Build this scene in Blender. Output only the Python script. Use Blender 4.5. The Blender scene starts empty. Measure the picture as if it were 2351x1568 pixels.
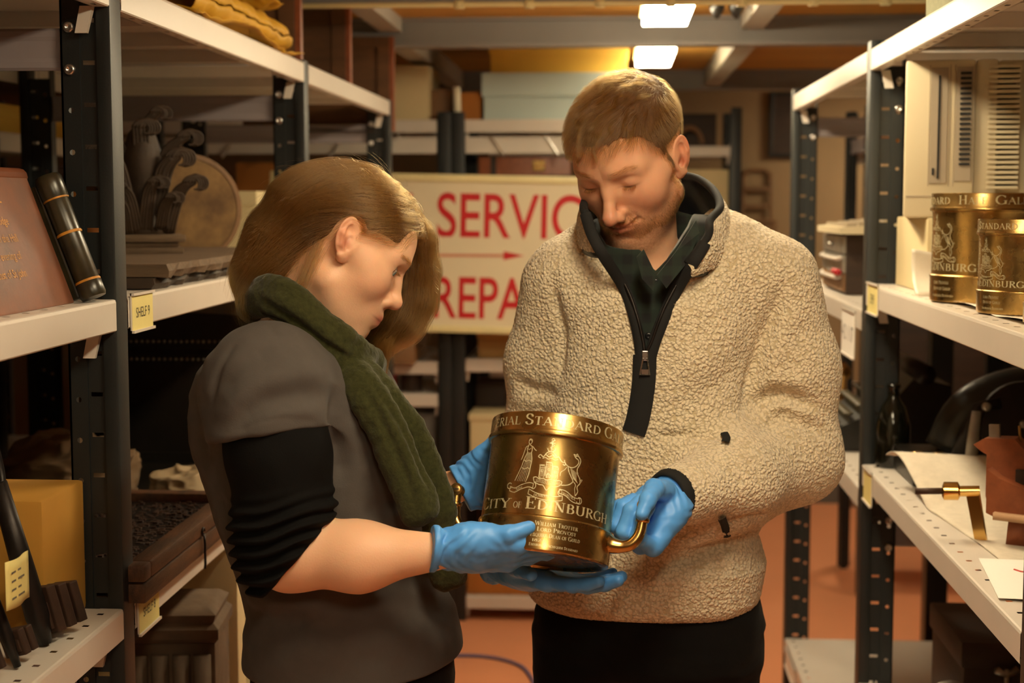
import bpy, bmesh, math, random
import numpy as np
from mathutils import Vector, Matrix
random.seed(7); rng = np.random.default_rng(7)
S = bpy.context.scene
COL = S.collection
# ------------------------------------------------------------------ camera, world, exposure
F = 3500.0; TH = math.radians(5.21); PSI = math.radians(3.82)
CAM = np.array([0.0, 0.0, 1.57])
FWD = np.array([-math.sin(PSI)*math.cos(TH), math.cos(PSI)*math.cos(TH), -math.sin(TH)])
RT = np.array([math.cos(PSI), math.sin(PSI), 0.0]); UP = np.cross(RT, FWD)
cd = bpy.data.cameras.new('camera'); cam = bpy.data.objects.new('camera', cd); COL.objects.link(cam)
cd.sensor_width = 36.0; cd.lens = F/2351*36.0; cd.clip_start = .05
cam.location = CAM
cam.rotation_euler = Matrix([[RT[i], UP[i], -FWD[i]] for i in range(3)]).to_euler()
cd.dof.use_dof = True; cd.dof.focus_distance = 2.12; cd.dof.aperture_fstop = 4.6
S.camera = cam
W = bpy.data.worlds.new('world'); S.world = W; W.use_nodes = True
W.node_tree.nodes['Background'].inputs[0].default_value = (1.0, .62, .30, 1)
W.node_tree.nodes['Background'].inputs[1].default_value = .004
S.view_settings.view_transform = 'Standard'; S.view_settings.look = 'None'
S.view_settings.gamma = 1; S.view_settings.use_curve_mapping = False
S.view_settings.exposure = 0.46
S.cycles.use_denoising = True
S.cycles.max_bounces = 8
S.cycles.sample_clamp_indirect = 6
LAMP_COL = (1.0, .835, .55)
def ray(x, y): return FWD*F + RT*(x-1175.5) + UP*(784-y)
def PY(x, y, Y): d = ray(x, y); return CAM + d*(Y/d[1])       # the point of the plane y = Y seen at a picture position
def PX(x, y, X): d = ray(x, y); return CAM + d*(X/d[0])
def PZ(x, y, Z): d = ray(x, y); return CAM + d*((Z-1.57)/d[2])
# ------------------------------------------------------------------ node materials
MATS = {}
def srgb(h):
    h = h.lstrip('#'); v = [int(h[i:i+2], 16)/255 for i in (0, 2, 4)]
    return tuple(c/12.92 if c <= .04045 else ((c+.055)/1.055)**2.4 for c in v)
def mat(name, col=(.5, .5, .5), rough=.5, metal=0.0, noise=0.0, nscale=8.0, bump=0.0, bscale=60.0, spec=.5,
        emit=None, estr=0.0, sss=0.0, vcol=False, stretch=(1, 1, 1), col2=None, sheen=0.0, coat=0.0, rvar=0.0, alpha=1.0, trans=0.0, detail=4):
    m = bpy.data.materials.new(name); m.use_nodes = True; MATS[name] = m
    nt = m.node_tree; b = nt.nodes['Principled BSDF']
    def s(k, v):
        if k in b.inputs: b.inputs[k].default_value = v
    s('Base Color', (*col, 1)); s('Roughness', rough); s('Metallic', metal); s('Specular IOR Level', spec)
    s('Sheen Weight', sheen); s('Coat Weight', coat); s('Alpha', alpha); s('Transmission Weight', trans)
    if sheen: s('Sheen Roughness', .5)
    if emit: s('Emission Color', (*emit, 1)); s('Emission Strength', estr)
    if sss:
        s('Subsurface Weight', sss); s('Subsurface Radius', (.9, .32, .16)); s('Subsurface Scale', .008)
    tc = nt.nodes.new('ShaderNodeTexCoord'); mp = nt.nodes.new('ShaderNodeMapping')
    nt.links.new(tc.outputs['Object'], mp.inputs[0]); mp.inputs['Scale'].default_value = stretch
    src = None
    if vcol:
        a = nt.nodes.new('ShaderNodeVertexColor'); a.layer_name = 'Col'; src = a.outputs[0]
    if noise or col2 or rvar:
        n = nt.nodes.new('ShaderNodeTexNoise'); n.inputs['Scale'].default_value = nscale; n.inputs['Detail'].default_value = detail
        n.inputs['Roughness'].default_value = .6
        nt.links.new(mp.outputs[0], n.inputs['Vector'])
        mx = nt.nodes.new('ShaderNodeMix'); mx.data_type = 'RGBA'
        rmp = nt.nodes.new('ShaderNodeMapRange'); rmp.inputs[1].default_value = .3; rmp.inputs[2].default_value = .7
        nt.links.new(n.outputs[0], rmp.inputs[0]); nt.links.new(rmp.outputs[0], mx.inputs[0])
        c2 = col2 if col2 else tuple(c*(1-noise) for c in col)
        if src: 
            mx.blend_type = 'MULTIPLY'; nt.links.new(src, mx.inputs[6]); mx.inputs[7].default_value = (1-noise, 1-noise, 1-noise, 1)
        else:
            mx.inputs[6].default_value = (*col, 1); mx.inputs[7].default_value = (*c2, 1)
        src = mx.outputs[2]
        if rvar:
            r2 = nt.nodes.new('ShaderNodeMapRange'); r2.inputs[1].default_value = .3; r2.inputs[2].default_value = .7
            r2.inputs[3].default_value = rough-rvar; r2.inputs[4].default_value = rough+rvar
            nt.links.new(n.outputs[0], r2.inputs[0]); nt.links.new(r2.outputs[0], b.inputs['Roughness'])
    if src: nt.links.new(src, b.inputs['Base Color'])
    if bump:
        n2 = nt.nodes.new('ShaderNodeTexNoise'); n2.inputs['Scale'].default_value = bscale; n2.inputs['Detail'].default_value = 4
        nt.links.new(mp.outputs[0], n2.inputs['Vector'])
        bp = nt.nodes.new('ShaderNodeBump'); bp.inputs['Strength'].default_value = 1.0; bp.inputs['Distance'].default_value = bump
        nt.links.new(n2.outputs[0], bp.inputs['Height']); nt.links.new(bp.outputs[0], b.inputs['Normal'])
    return m
# ------------------------------------------------------------------ objects
def tag(o, label=None, cat=None, group=None, kind=None):
    if label: o['label'] = label
    if cat: o['category'] = cat
    if group: o['group'] = group
    if kind: o['kind'] = kind
    return o
def empty(name, loc=(0, 0, 0), rz=0.0, label=None, cat=None, group=None, rot=None):
    o = bpy.data.objects.new(name, None); COL.objects.link(o); o.location = loc; o.empty_display_size = .05
    o.rotation_euler = rot if rot else (0, 0, rz)
    return tag(o, label, cat, group)
def link(name, me, parent=None, m=None, smooth=False):
    if m is not None and not me.materials: me.materials.append(MATS[m] if isinstance(m, str) else m)
    if smooth: me.polygons.foreach_set('use_smooth', np.ones(len(me.polygons), bool))
    o = bpy.data.objects.new(name, me); COL.objects.link(o)
    if parent is not None: o.parent = parent
    return o
def copy_tree(o, parent=None):
    c = o.copy(); COL.objects.link(c)
    if parent is not None: c.parent = parent
    for ch in list(o.children): copy_tree(ch, c)
    return c
class MB:
    """collects shapes into one mesh (several shapes of one piece)"""
    def __init__(s): s.v = []; s.f = []
    def add(s, vs, fs):
        n = len(s.v); s.v += [tuple(map(float, p)) for p in vs]; s.f += [tuple(i+n for i in f) for f in fs]; return s
    def box(s, lo, hi, M=None, bev=0.0):
        x0, y0, z0 = lo; x1, y1, z1 = hi
        if bev <= 0:
            vs = [(x0,y0,z0),(x1,y0,z0),(x1,y1,z0),(x0,y1,z0),(x0,y0,z1),(x1,y0,z1),(x1,y1,z1),(x0,y1,z1)]
            fs = [(0,3,2,1),(4,5,6,7),(0,1,5,4),(1,2,6,5),(2,3,7,6),(3,0,4,7)]
        else:
            bm = bmesh.new(); bmesh.ops.create_cube(bm, size=1)
            for v in bm.verts: v.co = Vector(((x0+x1)/2+v.co.x*(x1-x0), (y0+y1)/2+v.co.y*(y1-y0), (z0+z1)/2+v.co.z*(z1-z0)))
            bmesh.ops.bevel(bm, geom=bm.edges[:], offset=bev, segments=2, profile=.6, affect='EDGES')
            bm.verts.index_update()
            vs = [tuple(v.co) for v in bm.verts]; fs = [tuple(v.index for v in f.verts) for f in bm.faces]; bm.free()
        if M is not None: vs = [tuple(M @ Vector(p)) for p in vs]
        return s.add(vs, fs)
    def cyl(s, a, b, r0, r1=None, n=14, caps=True):
        return s.tube([a, b], [r0, r0 if r1 is None else r1], n, caps)
    def tube(s, pts, rad, n=10, caps=True, flat=None, closed=False):
        P = [Vector(p) for p in pts]; k = len(P)
        if not hasattr(rad, '__len__'): rad = [rad]*k
        T = []
        for i in range(k):
            a = P[(i-1) % k] if closed else P[max(i-1, 0)]; b = P[(i+1) % k] if closed else P[min(i+1, k-1)]
            d = (b-a); T.append(d.normalized() if d.length > 1e-9 else Vector((0, 0, 1)))
        ref = Vector((0, 0, 1)) if abs(T[0].z) < .9 else Vector((1, 0, 0))
        if flat is not None: ref = Vector(flat)
        u = T[0].cross(ref).normalized(); vs = []
        for i in range(k):
            if flat is not None: u = T[i].cross(ref).normalized()
            else: u = (u - T[i]*u.dot(T[i])).normalized()
            w = T[i].cross(u)
            r = rad[i]; ru, rw = r if hasattr(r, '__len__') else (r, r)
            for j in range(n):
                a = 2*math.pi*j/n; vs.append(P[i]+u*(math.cos(a)*ru)+w*(math.sin(a)*rw))
        fs = []
        for i in range(k if closed else k-1):
            i2 = (i+1) % k
            for j in range(n):
                j2 = (j+1) % n; fs.append((i*n+j, i*n+j2, i2*n+j2, i2*n+j))
        if caps and not closed: fs.append(tuple(range(n-1, -1, -1))); fs.append(tuple((k-1)*n+j for j in range(n)))
        return s.add(vs, fs)
    def lathe(s, prof, n=40, M=None, caps=(True, True)):
        vs = []; fs = []
        for (r, z) in prof:
            for j in range(n):
                a = 2*math.pi*j/n; p = Vector((r*math.cos(a), r*math.sin(a), z)); vs.append(M @ p if M is not None else p)
        for i in range(len(prof)-1):
            for j in range(n):
                j2 = (j+1) % n; fs.append((i*n+j, i*n+j2, (i+1)*n+j2, (i+1)*n+j))
        if caps[0]: fs.append(tuple(range(n-1, -1, -1)))
        if caps[1]: fs.append(tuple((len(prof)-1)*n+j for j in range(n)))
        return s.add(vs, fs)
    def prism(s, poly, d, M=None):
        """polygon in x,z extruded along y by d"""
        n = len(poly)
        vs = [(x, 0, z) for x, z in poly]+[(x, d, z) for x, z in poly]
        if M is not None: vs = [tuple(M @ Vector(p)) for p in vs]
        fs = [tuple(range(n)), tuple(range(2*n-1, n-1, -1))]+[(i, i+n, (i+1) % n+n, (i+1) % n) for i in range(n)]
        return s.add(vs, fs)
    def grid(s, fn, nu, nv, thick=0.0):
        vs = [fn(i/(nu-1), j/(nv-1)) for j in range(nv) for i in range(nu)]
        fs = [(j*nu+i, j*nu+i+1, (j+1)*nu+i+1, (j+1)*nu+i) for j in range(nv-1) for i in range(nu-1)]
        return s.add(vs, fs)
    def build(s, name, m, parent=None, smooth=False, angle=None, fix=True):
        me = bpy.data.meshes.new(name); me.from_pydata(s.v, [], s.f)
        if fix:
            bm = bmesh.new(); bm.from_mesh(me); bmesh.ops.recalc_face_normals(bm, faces=bm.faces[:])
            if angle is not None:
                ca = math.radians(angle)
                for e in bm.edges:
                    e.smooth = not (len(e.link_faces) == 2 and e.calc_face_angle(0) > ca)
            bm.to_mesh(me); bm.free()
        return link(name, me, parent, m, smooth or angle is not None)
def RX(a): return Matrix.Rotation(a, 4, 'X')
def RY(a): return Matrix.Rotation(a, 4, 'Y')
def RZ(a): return Matrix.Rotation(a, 4, 'Z')
def TR(*p): return Matrix.Translation(Vector(p))
def subsurf(o, n=2):
    md = o.modifiers.new('s', 'SUBSURF'); md.levels = md.render_levels = n; return o
def solidify(o, t):
    md = o.modifiers.new('t', 'SOLIDIFY'); md.thickness = t; md.offset = 0; return o
def catmull(pts, k=8):
    P = np.array(pts, float); n = len(P); out = []
    Q = np.vstack([2*P[0]-P[1], P, 2*P[-1]-P[-2]])
    for i in range(n-1):
        p0, p1, p2, p3 = Q[i:i+4]
        for t in np.linspace(0, 1, k, endpoint=False):
            out.append(.5*(2*p1+(p2-p0)*t+(2*p0-5*p1+4*p2-p3)*t*t+(3*p1-p0-3*p2+p3)*t**3))
    out.append(P[-1]); return np.array(out)
def interp(xs, ys, x):
    return np.interp(x, xs, ys)
def text_mesh(txt, size, M=None, xscale=1.0, ext=0.0, align='CENTER', res=3, bold=0.0):
    """built-in font lettering as a flat mesh in the x,y plane"""
    c = bpy.data.curves.new('lettering', 'FONT'); c.body = txt; c.size = size; c.align_x = align; c.extrude = ext; c.resolution_u = res
    c.offset = bold
    o = bpy.data.objects.new('lettering', c); COL.objects.link(o); o.scale = (xscale, 1, 1)
    dg = bpy.context.evaluated_depsgraph_get(); dg.update()
    me = bpy.data.meshes.new_from_object(o.evaluated_get(dg))
    bpy.data.objects.remove(o); bpy.data.curves.remove(c)
    v = np.empty(len(me.vertices)*3); me.vertices.foreach_get('co', v); v = v.reshape(-1, 3); v[:, 0] *= xscale
    fs = [tuple(p.vertices) for p in me.polygons]; bpy.data.meshes.remove(me)
    if M is not None: v = np.array([M @ Vector(p) for p in v])
    return v, fs
# ------------------------------------------------------------------ implicit surfaces: smooth bodies, cloth, gloves
f4 = np.float32
def A(*p): return np.array(p, f4)
def nrm(v): v = np.asarray(v, float); return v/np.linalg.norm(v)
def ell(p, c, r, R=None):
    q = p-np.asarray(c, f4)
    if R is not None: q = q @ np.asarray(R, f4)
    r = np.asarray(r, f4); k0 = np.sqrt(((q/r)**2).sum(1)); k1 = np.sqrt(((q/(r*r))**2).sum(1))
    return k0*(k0-1)/np.maximum(k1, 1e-6)
def sph(p, c, r): return np.sqrt(((p-np.asarray(c, f4))**2).sum(1))-f4(r)
def cap(p, a, b, ra, rb=None):
    a = np.asarray(a, f4); b = np.asarray(b, f4); rb = ra if rb is None else rb
    ba = b-a; pa = p-a; h = np.clip((pa@ba)/(ba@ba), 0, 1)
    return np.sqrt(((pa-h[:, None]*ba)**2).sum(1))-(ra+(rb-ra)*h)
def chain(p, pts, rad, k=.01):
    d = None
    for i in range(len(pts)-1):
        e = cap(p, pts[i], pts[i+1], rad[i], rad[i+1]); d = e if d is None else smin(d, e, k)
    return d
def smin(a, b, k):
    if k <= 0: return np.minimum(a, b)
    h = np.maximum(k-np.abs(a-b), 0)/k; return np.minimum(a, b)-h*h*k*.25
def smax(a, b, k): return -smin(-a, -b, k)
def box_sd(p, c, r, R=None, rad=0.0):
    q = p-np.asarray(c, f4)
    if R is not None: q = q @ np.asarray(R, f4)
    q = np.abs(q)-(np.asarray(r, f4)-rad)
    return np.sqrt((np.maximum(q, 0)**2).sum(1))+np.minimum(q.max(1), 0)-rad
def plane(p, c, n): return (p-np.asarray(c, f4)) @ np.asarray(nrm(n), f4)
def loft(p, zs, cx, cy, rx, ry, e=2.3, R=None, o=None):
    """upright body of oval slices"""
    q = p if R is None else (p-np.asarray(o, f4)) @ np.asarray(R, f4)
    z = q[:, 2]
    X = (q[:, 0]-np.interp(z, zs, cx))/np.interp(z, zs, rx); Y = (q[:, 1]-np.interp(z, zs, cy))/np.interp(z, zs, ry)
    n = (np.abs(X)**e+np.abs(Y)**e)**(1/e)
    d = (n-1)*np.minimum(np.interp(z, zs, rx), np.interp(z, zs, ry))*.92
    dz = np.maximum(zs[0]-z, z-zs[-1])
    return smax(d, dz, .03).astype(f4)
def rotm(fwd, up):
    """columns: right, forward, up of a head or hand"""
    f = nrm(fwd); u = np.asarray(up, float); u = nrm(u-f*(u@f)); return np.stack([np.cross(f, u), f, u], 1)
def mesh_sdf(f, lo, hi, h, proj=1):
    lo = np.asarray(lo, float); hi = np.asarray(hi, float); B = 6
    nb = np.ceil((hi-lo)/(h*B)).astype(int); n = nb*B+1
    bc = np.stack(np.meshgrid(*[np.arange(k) for k in nb], indexing='ij'), -1).reshape(-1, 3)
    cen = (lo+(bc+.5)*B*h).astype(f4)
    dv = np.concatenate([f(c) for c in np.array_split(cen, max(1, len(cen)//150000))])
    keep = np.abs(dv) < B*h*1.35
    V = np.repeat(np.repeat(np.repeat(dv.reshape(nb), B, 0), B, 1), B, 2)
    V = np.pad(V, ((0, 1),)*3, mode='edge').astype(f4)
    m = np.zeros(n, bool); kb = keep.reshape(nb)
    M1 = np.repeat(np.repeat(np.repeat(kb, B, 0), B, 1), B, 2)
    m[:-1, :-1, :-1] |= M1
    for ax in range(3):
        mm = np.roll(m, 1, ax); sl = [slice(None)]*3; sl[ax] = 0; mm[tuple(sl)] = False; m |= mm
    idx = np.argwhere(m); pts = (lo+idx*h).astype(f4)
    V[m] = np.concatenate([f(c) for c in np.array_split(pts, max(1, len(pts)//120000))])
    s = V < 0
    c = np.zeros(np.array(n)-1, np.int8)
    for dx in (0, 1):
        for dy in (0, 1):
            for dz in (0, 1): c += s[dx:n[0]-1+dx, dy:n[1]-1+dy, dz:n[2]-1+dz]
    act = (c > 0) & (c < 8); ci = np.argwhere(act); vid = np.full(act.shape, -1, np.int64); vid[act] = np.arange(len(ci))
    acc = np.zeros((len(ci), 3)); cnt = np.zeros(len(ci))
    cor = [(a, b, d) for a in (0, 1) for b in (0, 1) for d in (0, 1)]
    for i, a in enumerate(cor):
        for b in cor[i+1:]:
            if sum(abs(x-y) for x, y in zip(a, b)) != 1: continue
            va = V[ci[:, 0]+a[0], ci[:, 1]+a[1], ci[:, 2]+a[2]]; vb = V[ci[:, 0]+b[0], ci[:, 1]+b[1], ci[:, 2]+b[2]]
            x = (va < 0) != (vb < 0); t = np.where(x, va/np.where(x, va-vb, 1), 0)
            acc += np.where(x[:, None], np.array(a)+t[:, None]*(np.array(b)-np.array(a)), 0); cnt += x
    vs = lo+(ci+acc/cnt[:, None])*h
    quads = []
    for ax in range(3):
        o = [(1, 2), (2, 0), (0, 1)][ax]
        sl0 = [slice(0, n[k]-1) for k in range(3)]; sl1 = list(sl0); sl0[ax] = slice(0, n[ax]-1); sl1[ax] = slice(1, n[ax])
        a = s[tuple(sl0)]; b = s[tuple(sl1)]; e = np.argwhere(a != b)
        e = e[(e[:, o[0]] > 0) & (e[:, o[1]] > 0)]
        fl = a[e[:, 0], e[:, 1], e[:, 2]]
        q = []
        for (du, dv_) in ((1, 1), (0, 1), (0, 0), (1, 0)):
            g = e.copy(); g[:, o[0]] -= du; g[:, o[1]] -= dv_; q.append(vid[g[:, 0], g[:, 1], g[:, 2]])
        q = np.stack(q, 1); q[~fl] = q[~fl][:, ::-1]; quads.append(q)
    quads = np.concatenate(quads); quads = quads[(quads >= 0).all(1)]
    vs = vs.astype(f4)
    for _ in range(proj):
        g, d = grad(f, vs, h*.5); vs = vs-g*np.clip(d, -h, h)[:, None]*.9
    return vs, quads
def big(f, p): return np.concatenate([f(c) for c in np.array_split(p, max(1, len(p)//120000))])
def grad(f, p, e=.001):
    p = p.astype(f4); d = big(f, p); g = np.empty_like(p)
    for k in range(3):
        q = p.copy(); q[:, k] += e; g[:, k] = (big(f, q)-d)/e
    return g/np.maximum(np.linalg.norm(g, axis=1, keepdims=True), 1e-6), d
def np_mesh(name, v, q, m, parent=None, col=None, origin=None):
    me = bpy.data.meshes.new(name); k = q.shape[1]
    me.vertices.add(len(v)); me.loops.add(q.size); me.polygons.add(len(q))
    o = np.zeros(3) if origin is None else np.asarray(origin, float)
    me.vertices.foreach_set('co', (np.asarray(v, float)-o).astype(f4).ravel())
    me.loops.foreach_set('vertex_index', q.astype(np.int32).ravel())
    me.polygons.foreach_set('loop_start', np.arange(0, q.size, k, dtype=np.int32))
    me.polygons.foreach_set('use_smooth', np.ones(len(q), bool))
    me.update(calc_edges=True); me.validate()
    if col is not None:
        a = me.color_attributes.new('Col', 'FLOAT_COLOR', 'POINT')
        a.data.foreach_set('color', np.concatenate([col, np.ones((len(col), 1))], 1).astype(f4).ravel())
    return link(name, me, parent, m)
def normals(v, q):
    n = np.cross(v[q[:, 2]]-v[q[:, 0]], v[q[:, 3]]-v[q[:, 1]]); N = np.zeros_like(v)
    for k in range(4): np.add.at(N, q[:, k], n)
    return N/np.maximum(np.linalg.norm(N, axis=1, keepdims=True), 1e-12)
def hit(f, x, y, near=.8, far=3.5, it=90):
    """where the sight line of a picture position meets a surface"""
    d = nrm(ray(x, y)); t = near
    for _ in range(it):
        e = float(f((CAM+d*t)[None].astype(f4))[0]); t += e*.7
        if abs(e) < 2e-4 or t > far: break
    return CAM+d*t
def hits(f, pts, **k): return np.array([hit(f, x, y, **k) for x, y in pts])
def dpoly(v, P):
    """distance of points to a polyline, and how far along it (0-1)"""
    best = np.full(len(v), 9e9); tt = np.zeros(len(v)); n = len(P)-1
    for i in range(n):
        a = P[i]; ba = P[i+1]-a; pa = v-a; h = np.clip(pa@ba/max(ba@ba, 1e-12), 0, 1)
        d = np.sqrt(((pa-h[:, None]*ba)**2).sum(1)); m = d < best; best[m] = d[m]; tt[m] = (i+h[m])/n
    return best, tt
def folds(v, N, lines, f=None):
    """push soft grooves (amp < 0) and ridges along lines on a surface"""
    out = np.zeros(len(v))
    for P, amp, w in lines:
        P = np.asarray(P, float)
        lo = P.min(0)-3*w; hi = P.max(0)+3*w; m = ((v > lo) & (v < hi)).all(1)
        if not m.any(): continue
        d, t = dpoly(v[m], P); e = np.minimum(1, np.minimum(t, 1-t)*4+.15); out[m] += amp*np.exp(-(d/w)**2)*e
    return v+N*out[:, None].astype(v.dtype)
def vnoise(p, s, seed=0):
    """smooth lattice noise, -1 to 1"""
    p = np.asarray(p, float)*s; i = np.floor(p).astype(np.int64); u = p-i; u = u*u*(3-2*u)
    def hsh(a): 
        h = (a[:, 0]*374761393+a[:, 1]*668265263+a[:, 2]*2147483647+seed*1274126177) & 0xffffffff
        h = ((h ^ (h >> 13))*1274126177) & 0xffffffff; return ((h ^ (h >> 16)) & 0xffff)/32767.5-1
    r = 0
    for a in (0, 1):
        for b in (0, 1):
            for c in (0, 1):
                w = (u[:, 0] if a else 1-u[:, 0])*(u[:, 1] if b else 1-u[:, 1])*(u[:, 2] if c else 1-u[:, 2])
                r = r+w*hsh(i+np.array([a, b, c]))
    return r
# ------------------------------------------------------------------ materials of the room
mat('floor_paint', srgb('#f2a276'), .38, noise=.12, nscale=1.2, bump=.0006, bscale=40)
mat('wall_plaster', srgb('#9c8160'), .85, noise=.18, nscale=2, bump=.001, bscale=50)
mat('ochre_board', srgb('#c8943c'), .7, noise=.25, nscale=1.5, stretch=(1, 4, 1))
mat('beam_paint', srgb('#8d8884'), .5, noise=.12, nscale=3)
mat('joist_paint', srgb('#b5b1a6'), .5, noise=.1, nscale=3)
mat('rack_dark', srgb('#1d2122'), .45, noise=.25, nscale=9, bump=.0002, bscale=300)
mat('rack_cream', srgb('#d8cfc4'), .32, noise=.06, nscale=6, bump=.0001, bscale=200)
mat('rack_cream_shaded', srgb('#938a8d'), .42, noise=.08, nscale=6)  # side beams: same cream paint as the shelves, with shade put into the colour
mat('steel', (.62, .60, .57), .28, 1.0, rvar=.1, nscale=20)
mat('dark_iron', srgb('#2b2523'), .42, .6, noise=.35, nscale=14, bump=.0006, bscale=70)
mat('rust_iron', srgb('#4a3428'), .6, .4, noise=.5, nscale=16, bump=.001, bscale=60)
mat('black_paint', srgb('#17140f'), .35, noise=.4, nscale=6, bump=.0004, bscale=80)
mat('paper', srgb('#e8dfc4'), .85, noise=.06, nscale=8)
mat('white_paper', srgb('#f2eee6'), .8)
mat('card_yellow', srgb('#e6d68a'), .7, noise=.08)
mat('cardboard', srgb('#b98f56'), .85, noise=.12, nscale=5)
mat('cardboard_orange', srgb('#b5712e'), .85, noise=.12, nscale=5)
mat('carton_cream', srgb('#d9c79a'), .8, noise=.08, nscale=4)
mat('archive_blue', srgb('#b6c6c2'), .75, noise=.06, nscale=4)
mat('yellow_box', srgb('#e0b64a'), .7, noise=.08, nscale=3)
mat('wood_dark', srgb('#3c281b'), .6, noise=.5, nscale=6, stretch=(1, 1, 6), bump=.0006, bscale=40)
mat('wood_board', srgb('#6e4a2c'), .5, noise=.45, nscale=7, stretch=(1, 1, 5), bump=.0006, bscale=40)
mat('wood_mid', srgb('#8a6440'), .6, noise=.4, nscale=5, stretch=(1, 6, 1), bump=.0006, bscale=40)
mat('wood_grey', srgb('#6f5942'), .8, noise=.45, nscale=9, stretch=(1, 8, 8), bump=.0012, bscale=50)
mat('wood_red', srgb('#94512f'), .42, noise=.3, nscale=7, stretch=(8, 1, 8), bump=.0003, bscale=60)
mat('wood_carved', srgb('#3f2d1c'), .65, noise=.45, nscale=16, bump=.0008, bscale=90)
mat('beige_plastic', srgb('#d6c8a6'), .45, noise=.05, nscale=3)
mat('grey_plastic', srgb('#a99a83'), .5, noise=.05)
mat('black_slot', (.006, .006, .006), .7)
mat('brass', (.54, .35, .12), .27, 1.0, rvar=.06, nscale=26, noise=.3, stretch=(1, 1, 1))
mat('brass_old', (.55, .34, .12), .3, 1.0, rvar=.1, nscale=18, noise=.4)
mat('ink_black', (.03, .027, .025), .8)
mat('ink_red', srgb('#c8141c'), .5)
mat('ink_pen_red', srgb('#c0392b'), .7)
mat('gilt', srgb('#c98a2a'), .45, .3)
mat('lamp_panel', (1, 1, 1), .5, emit=LAMP_COL, estr=44.0)
mat('lamp_panel_dim', (1, 1, 1), .5, emit=LAMP_COL, estr=22.0)
mat('white_enamel', srgb('#ecdfc0'), .22, noise=.07, nscale=2)
mat('frame_cream', srgb('#efe0a8'), .4, noise=.1, nscale=12)
mat('plastic_foam', srgb('#d6cbb8'), .9, noise=.12, nscale=60, bump=.0006, bscale=160)
mat('tissue', srgb('#e9ddcb'), .8, noise=.05)
mat('brown_paper', srgb('#6d5438'), .85, noise=.25, nscale=7)
mat('gold_paper', srgb('#d9a62c'), .6, noise=.2, nscale=7)
mat('cable_blue', srgb('#5b5a86'), .5)
mat('red_plastic', srgb('#b5202a'), .4)
mat('slate', srgb('#6d6a64'), .7, noise=.25, nscale=8)
mat('stone', srgb('#6b5642'), .85, noise=.5, nscale=10, bump=.003, bscale=25)
mat('plaque_leather', srgb('#8a5236'), .5, noise=.35, nscale=14, col2=srgb('#6d4a3a'), bump=.0005, bscale=80)
mat('gilt_faded', srgb('#dc9630'), .55, noise=.5, nscale=60)
mat('roller_black', srgb('#1d1b14'), .3, noise=.3, nscale=30, col2=srgb('#3b3420'))
mat('parchment', srgb('#8a6a3e'), .75, noise=.4, nscale=18, col2=srgb('#5a3f22'))
mat('forme_wood', srgb('#5c3a20'), .55, noise=.5, nscale=9, stretch=(6, 1, 6), col2=srgb('#2a1c10'), bump=.0008, bscale=50)
mat('trunk_black', srgb('#1c1814'), .3, noise=.4, nscale=10, bump=.0008, bscale=60)
mat('cardboard_ochre', srgb('#b5822c'), .8, noise=.15, nscale=5)
mat('tissue_dull', srgb('#9a8566'), .8, noise=.15, nscale=9)
mat('steel_dull', (.45, .42, .37), .38, .85, rvar=.1, nscale=20, noise=.3)
mat('film', srgb('#e6dccb'), .35, alpha=.75, noise=.1, nscale=40)
mat('dark_glass', srgb('#0f0e08'), .12, noise=.2)
mat('wood_pale', srgb('#c49a74'), .6, noise=.2, nscale=8)
mat('brass_bright', (.78, .48, .14), .16, 1.0)
mat('key_cap', srgb('#57503f'), .4)
mat('canvas_green', srgb('#7d7c62'), .9, noise=.3, nscale=120)
mat('ink_faint', srgb('#6b6355'), .8)
mat('ink_red_faded', srgb('#d08468'), .5)
# ------------------------------------------------------------------ shell
ZC = 2.165; BACK = 8.0
def structure(name, lo, hi, m, bev=0):
    o = MB().box(lo, hi, bev=bev).build(name, m, smooth=False); return tag(o, kind='structure')
structure('floor', (-4.2, -2.2, -.1), (3.4, BACK+.1, 0), 'floor_paint')
structure('ceiling', (-4.2, -2.2, ZC), (3.4, BACK+.1, ZC+.1), 'ochre_board')
structure('wall_back', (-4.2, BACK, 0), (3.4, BACK+.15, ZC), 'wall_plaster')
structure('wall_left', (-4.2, -2.2, 0), (-4.1, BACK, ZC), 'wall_plaster')
structure('wall_right', (3.3, -2.2, 0), (3.4, BACK, ZC), 'wall_plaster')
structure('wall_front', (-4.1, -2.2, 0), (3.3, -2.1, ZC), 'wall_plaster')
structure('baseboard_back', (-4.1, BACK-.03, 0), (3.3, BACK, .12), 'slate')
def ibeam(name, y, zb, d, m='beam_paint'):
    b = MB(); w = .05
    b.box((-4.1, y, zb+.008), (3.3, y+.01, ZC)); b.box((-4.1, y-w+.02, zb), (3.3, y+w, zb+.009)); b.box((-4.1, y-w+.02, ZC-.009), (3.3, y+w, ZC))
    return tag(b.build(name, m), kind='structure')
ibeam('trim_1', 4.0, 2.083, .08); ibeam('trim_2', 5.0, 2.072, .09); ibeam('trim_3', 7.0, 2.075, .09)
k = 4
for jx in (-.76, .40, 1.55, -1.95):
    structure('trim_%d' % k, (jx, 0.4, ZC-.045), (jx+.07, 4.98, ZC), 'joist_paint'); k += 1
    structure('trim_%d' % k, (jx, 5.06, ZC-.075), (jx+.07, 6.98, ZC), 'joist_paint'); k += 1
# conduit along the nearest beam
b = MB(); b.cyl((-2.5, 3.96, 2.076), (2.5, 3.96, 2.076), .007)
for x in np.arange(-.4, 1.6, .18): b.box((x-.012, 3.95, 2.066), (x+.012, 3.972, 2.086))
tag(b.build('conduit_pipe', 'frame_cream', smooth=True), 'thin cream conduit pipe clipped along the nearest ceiling beam', 'pipe')
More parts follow.
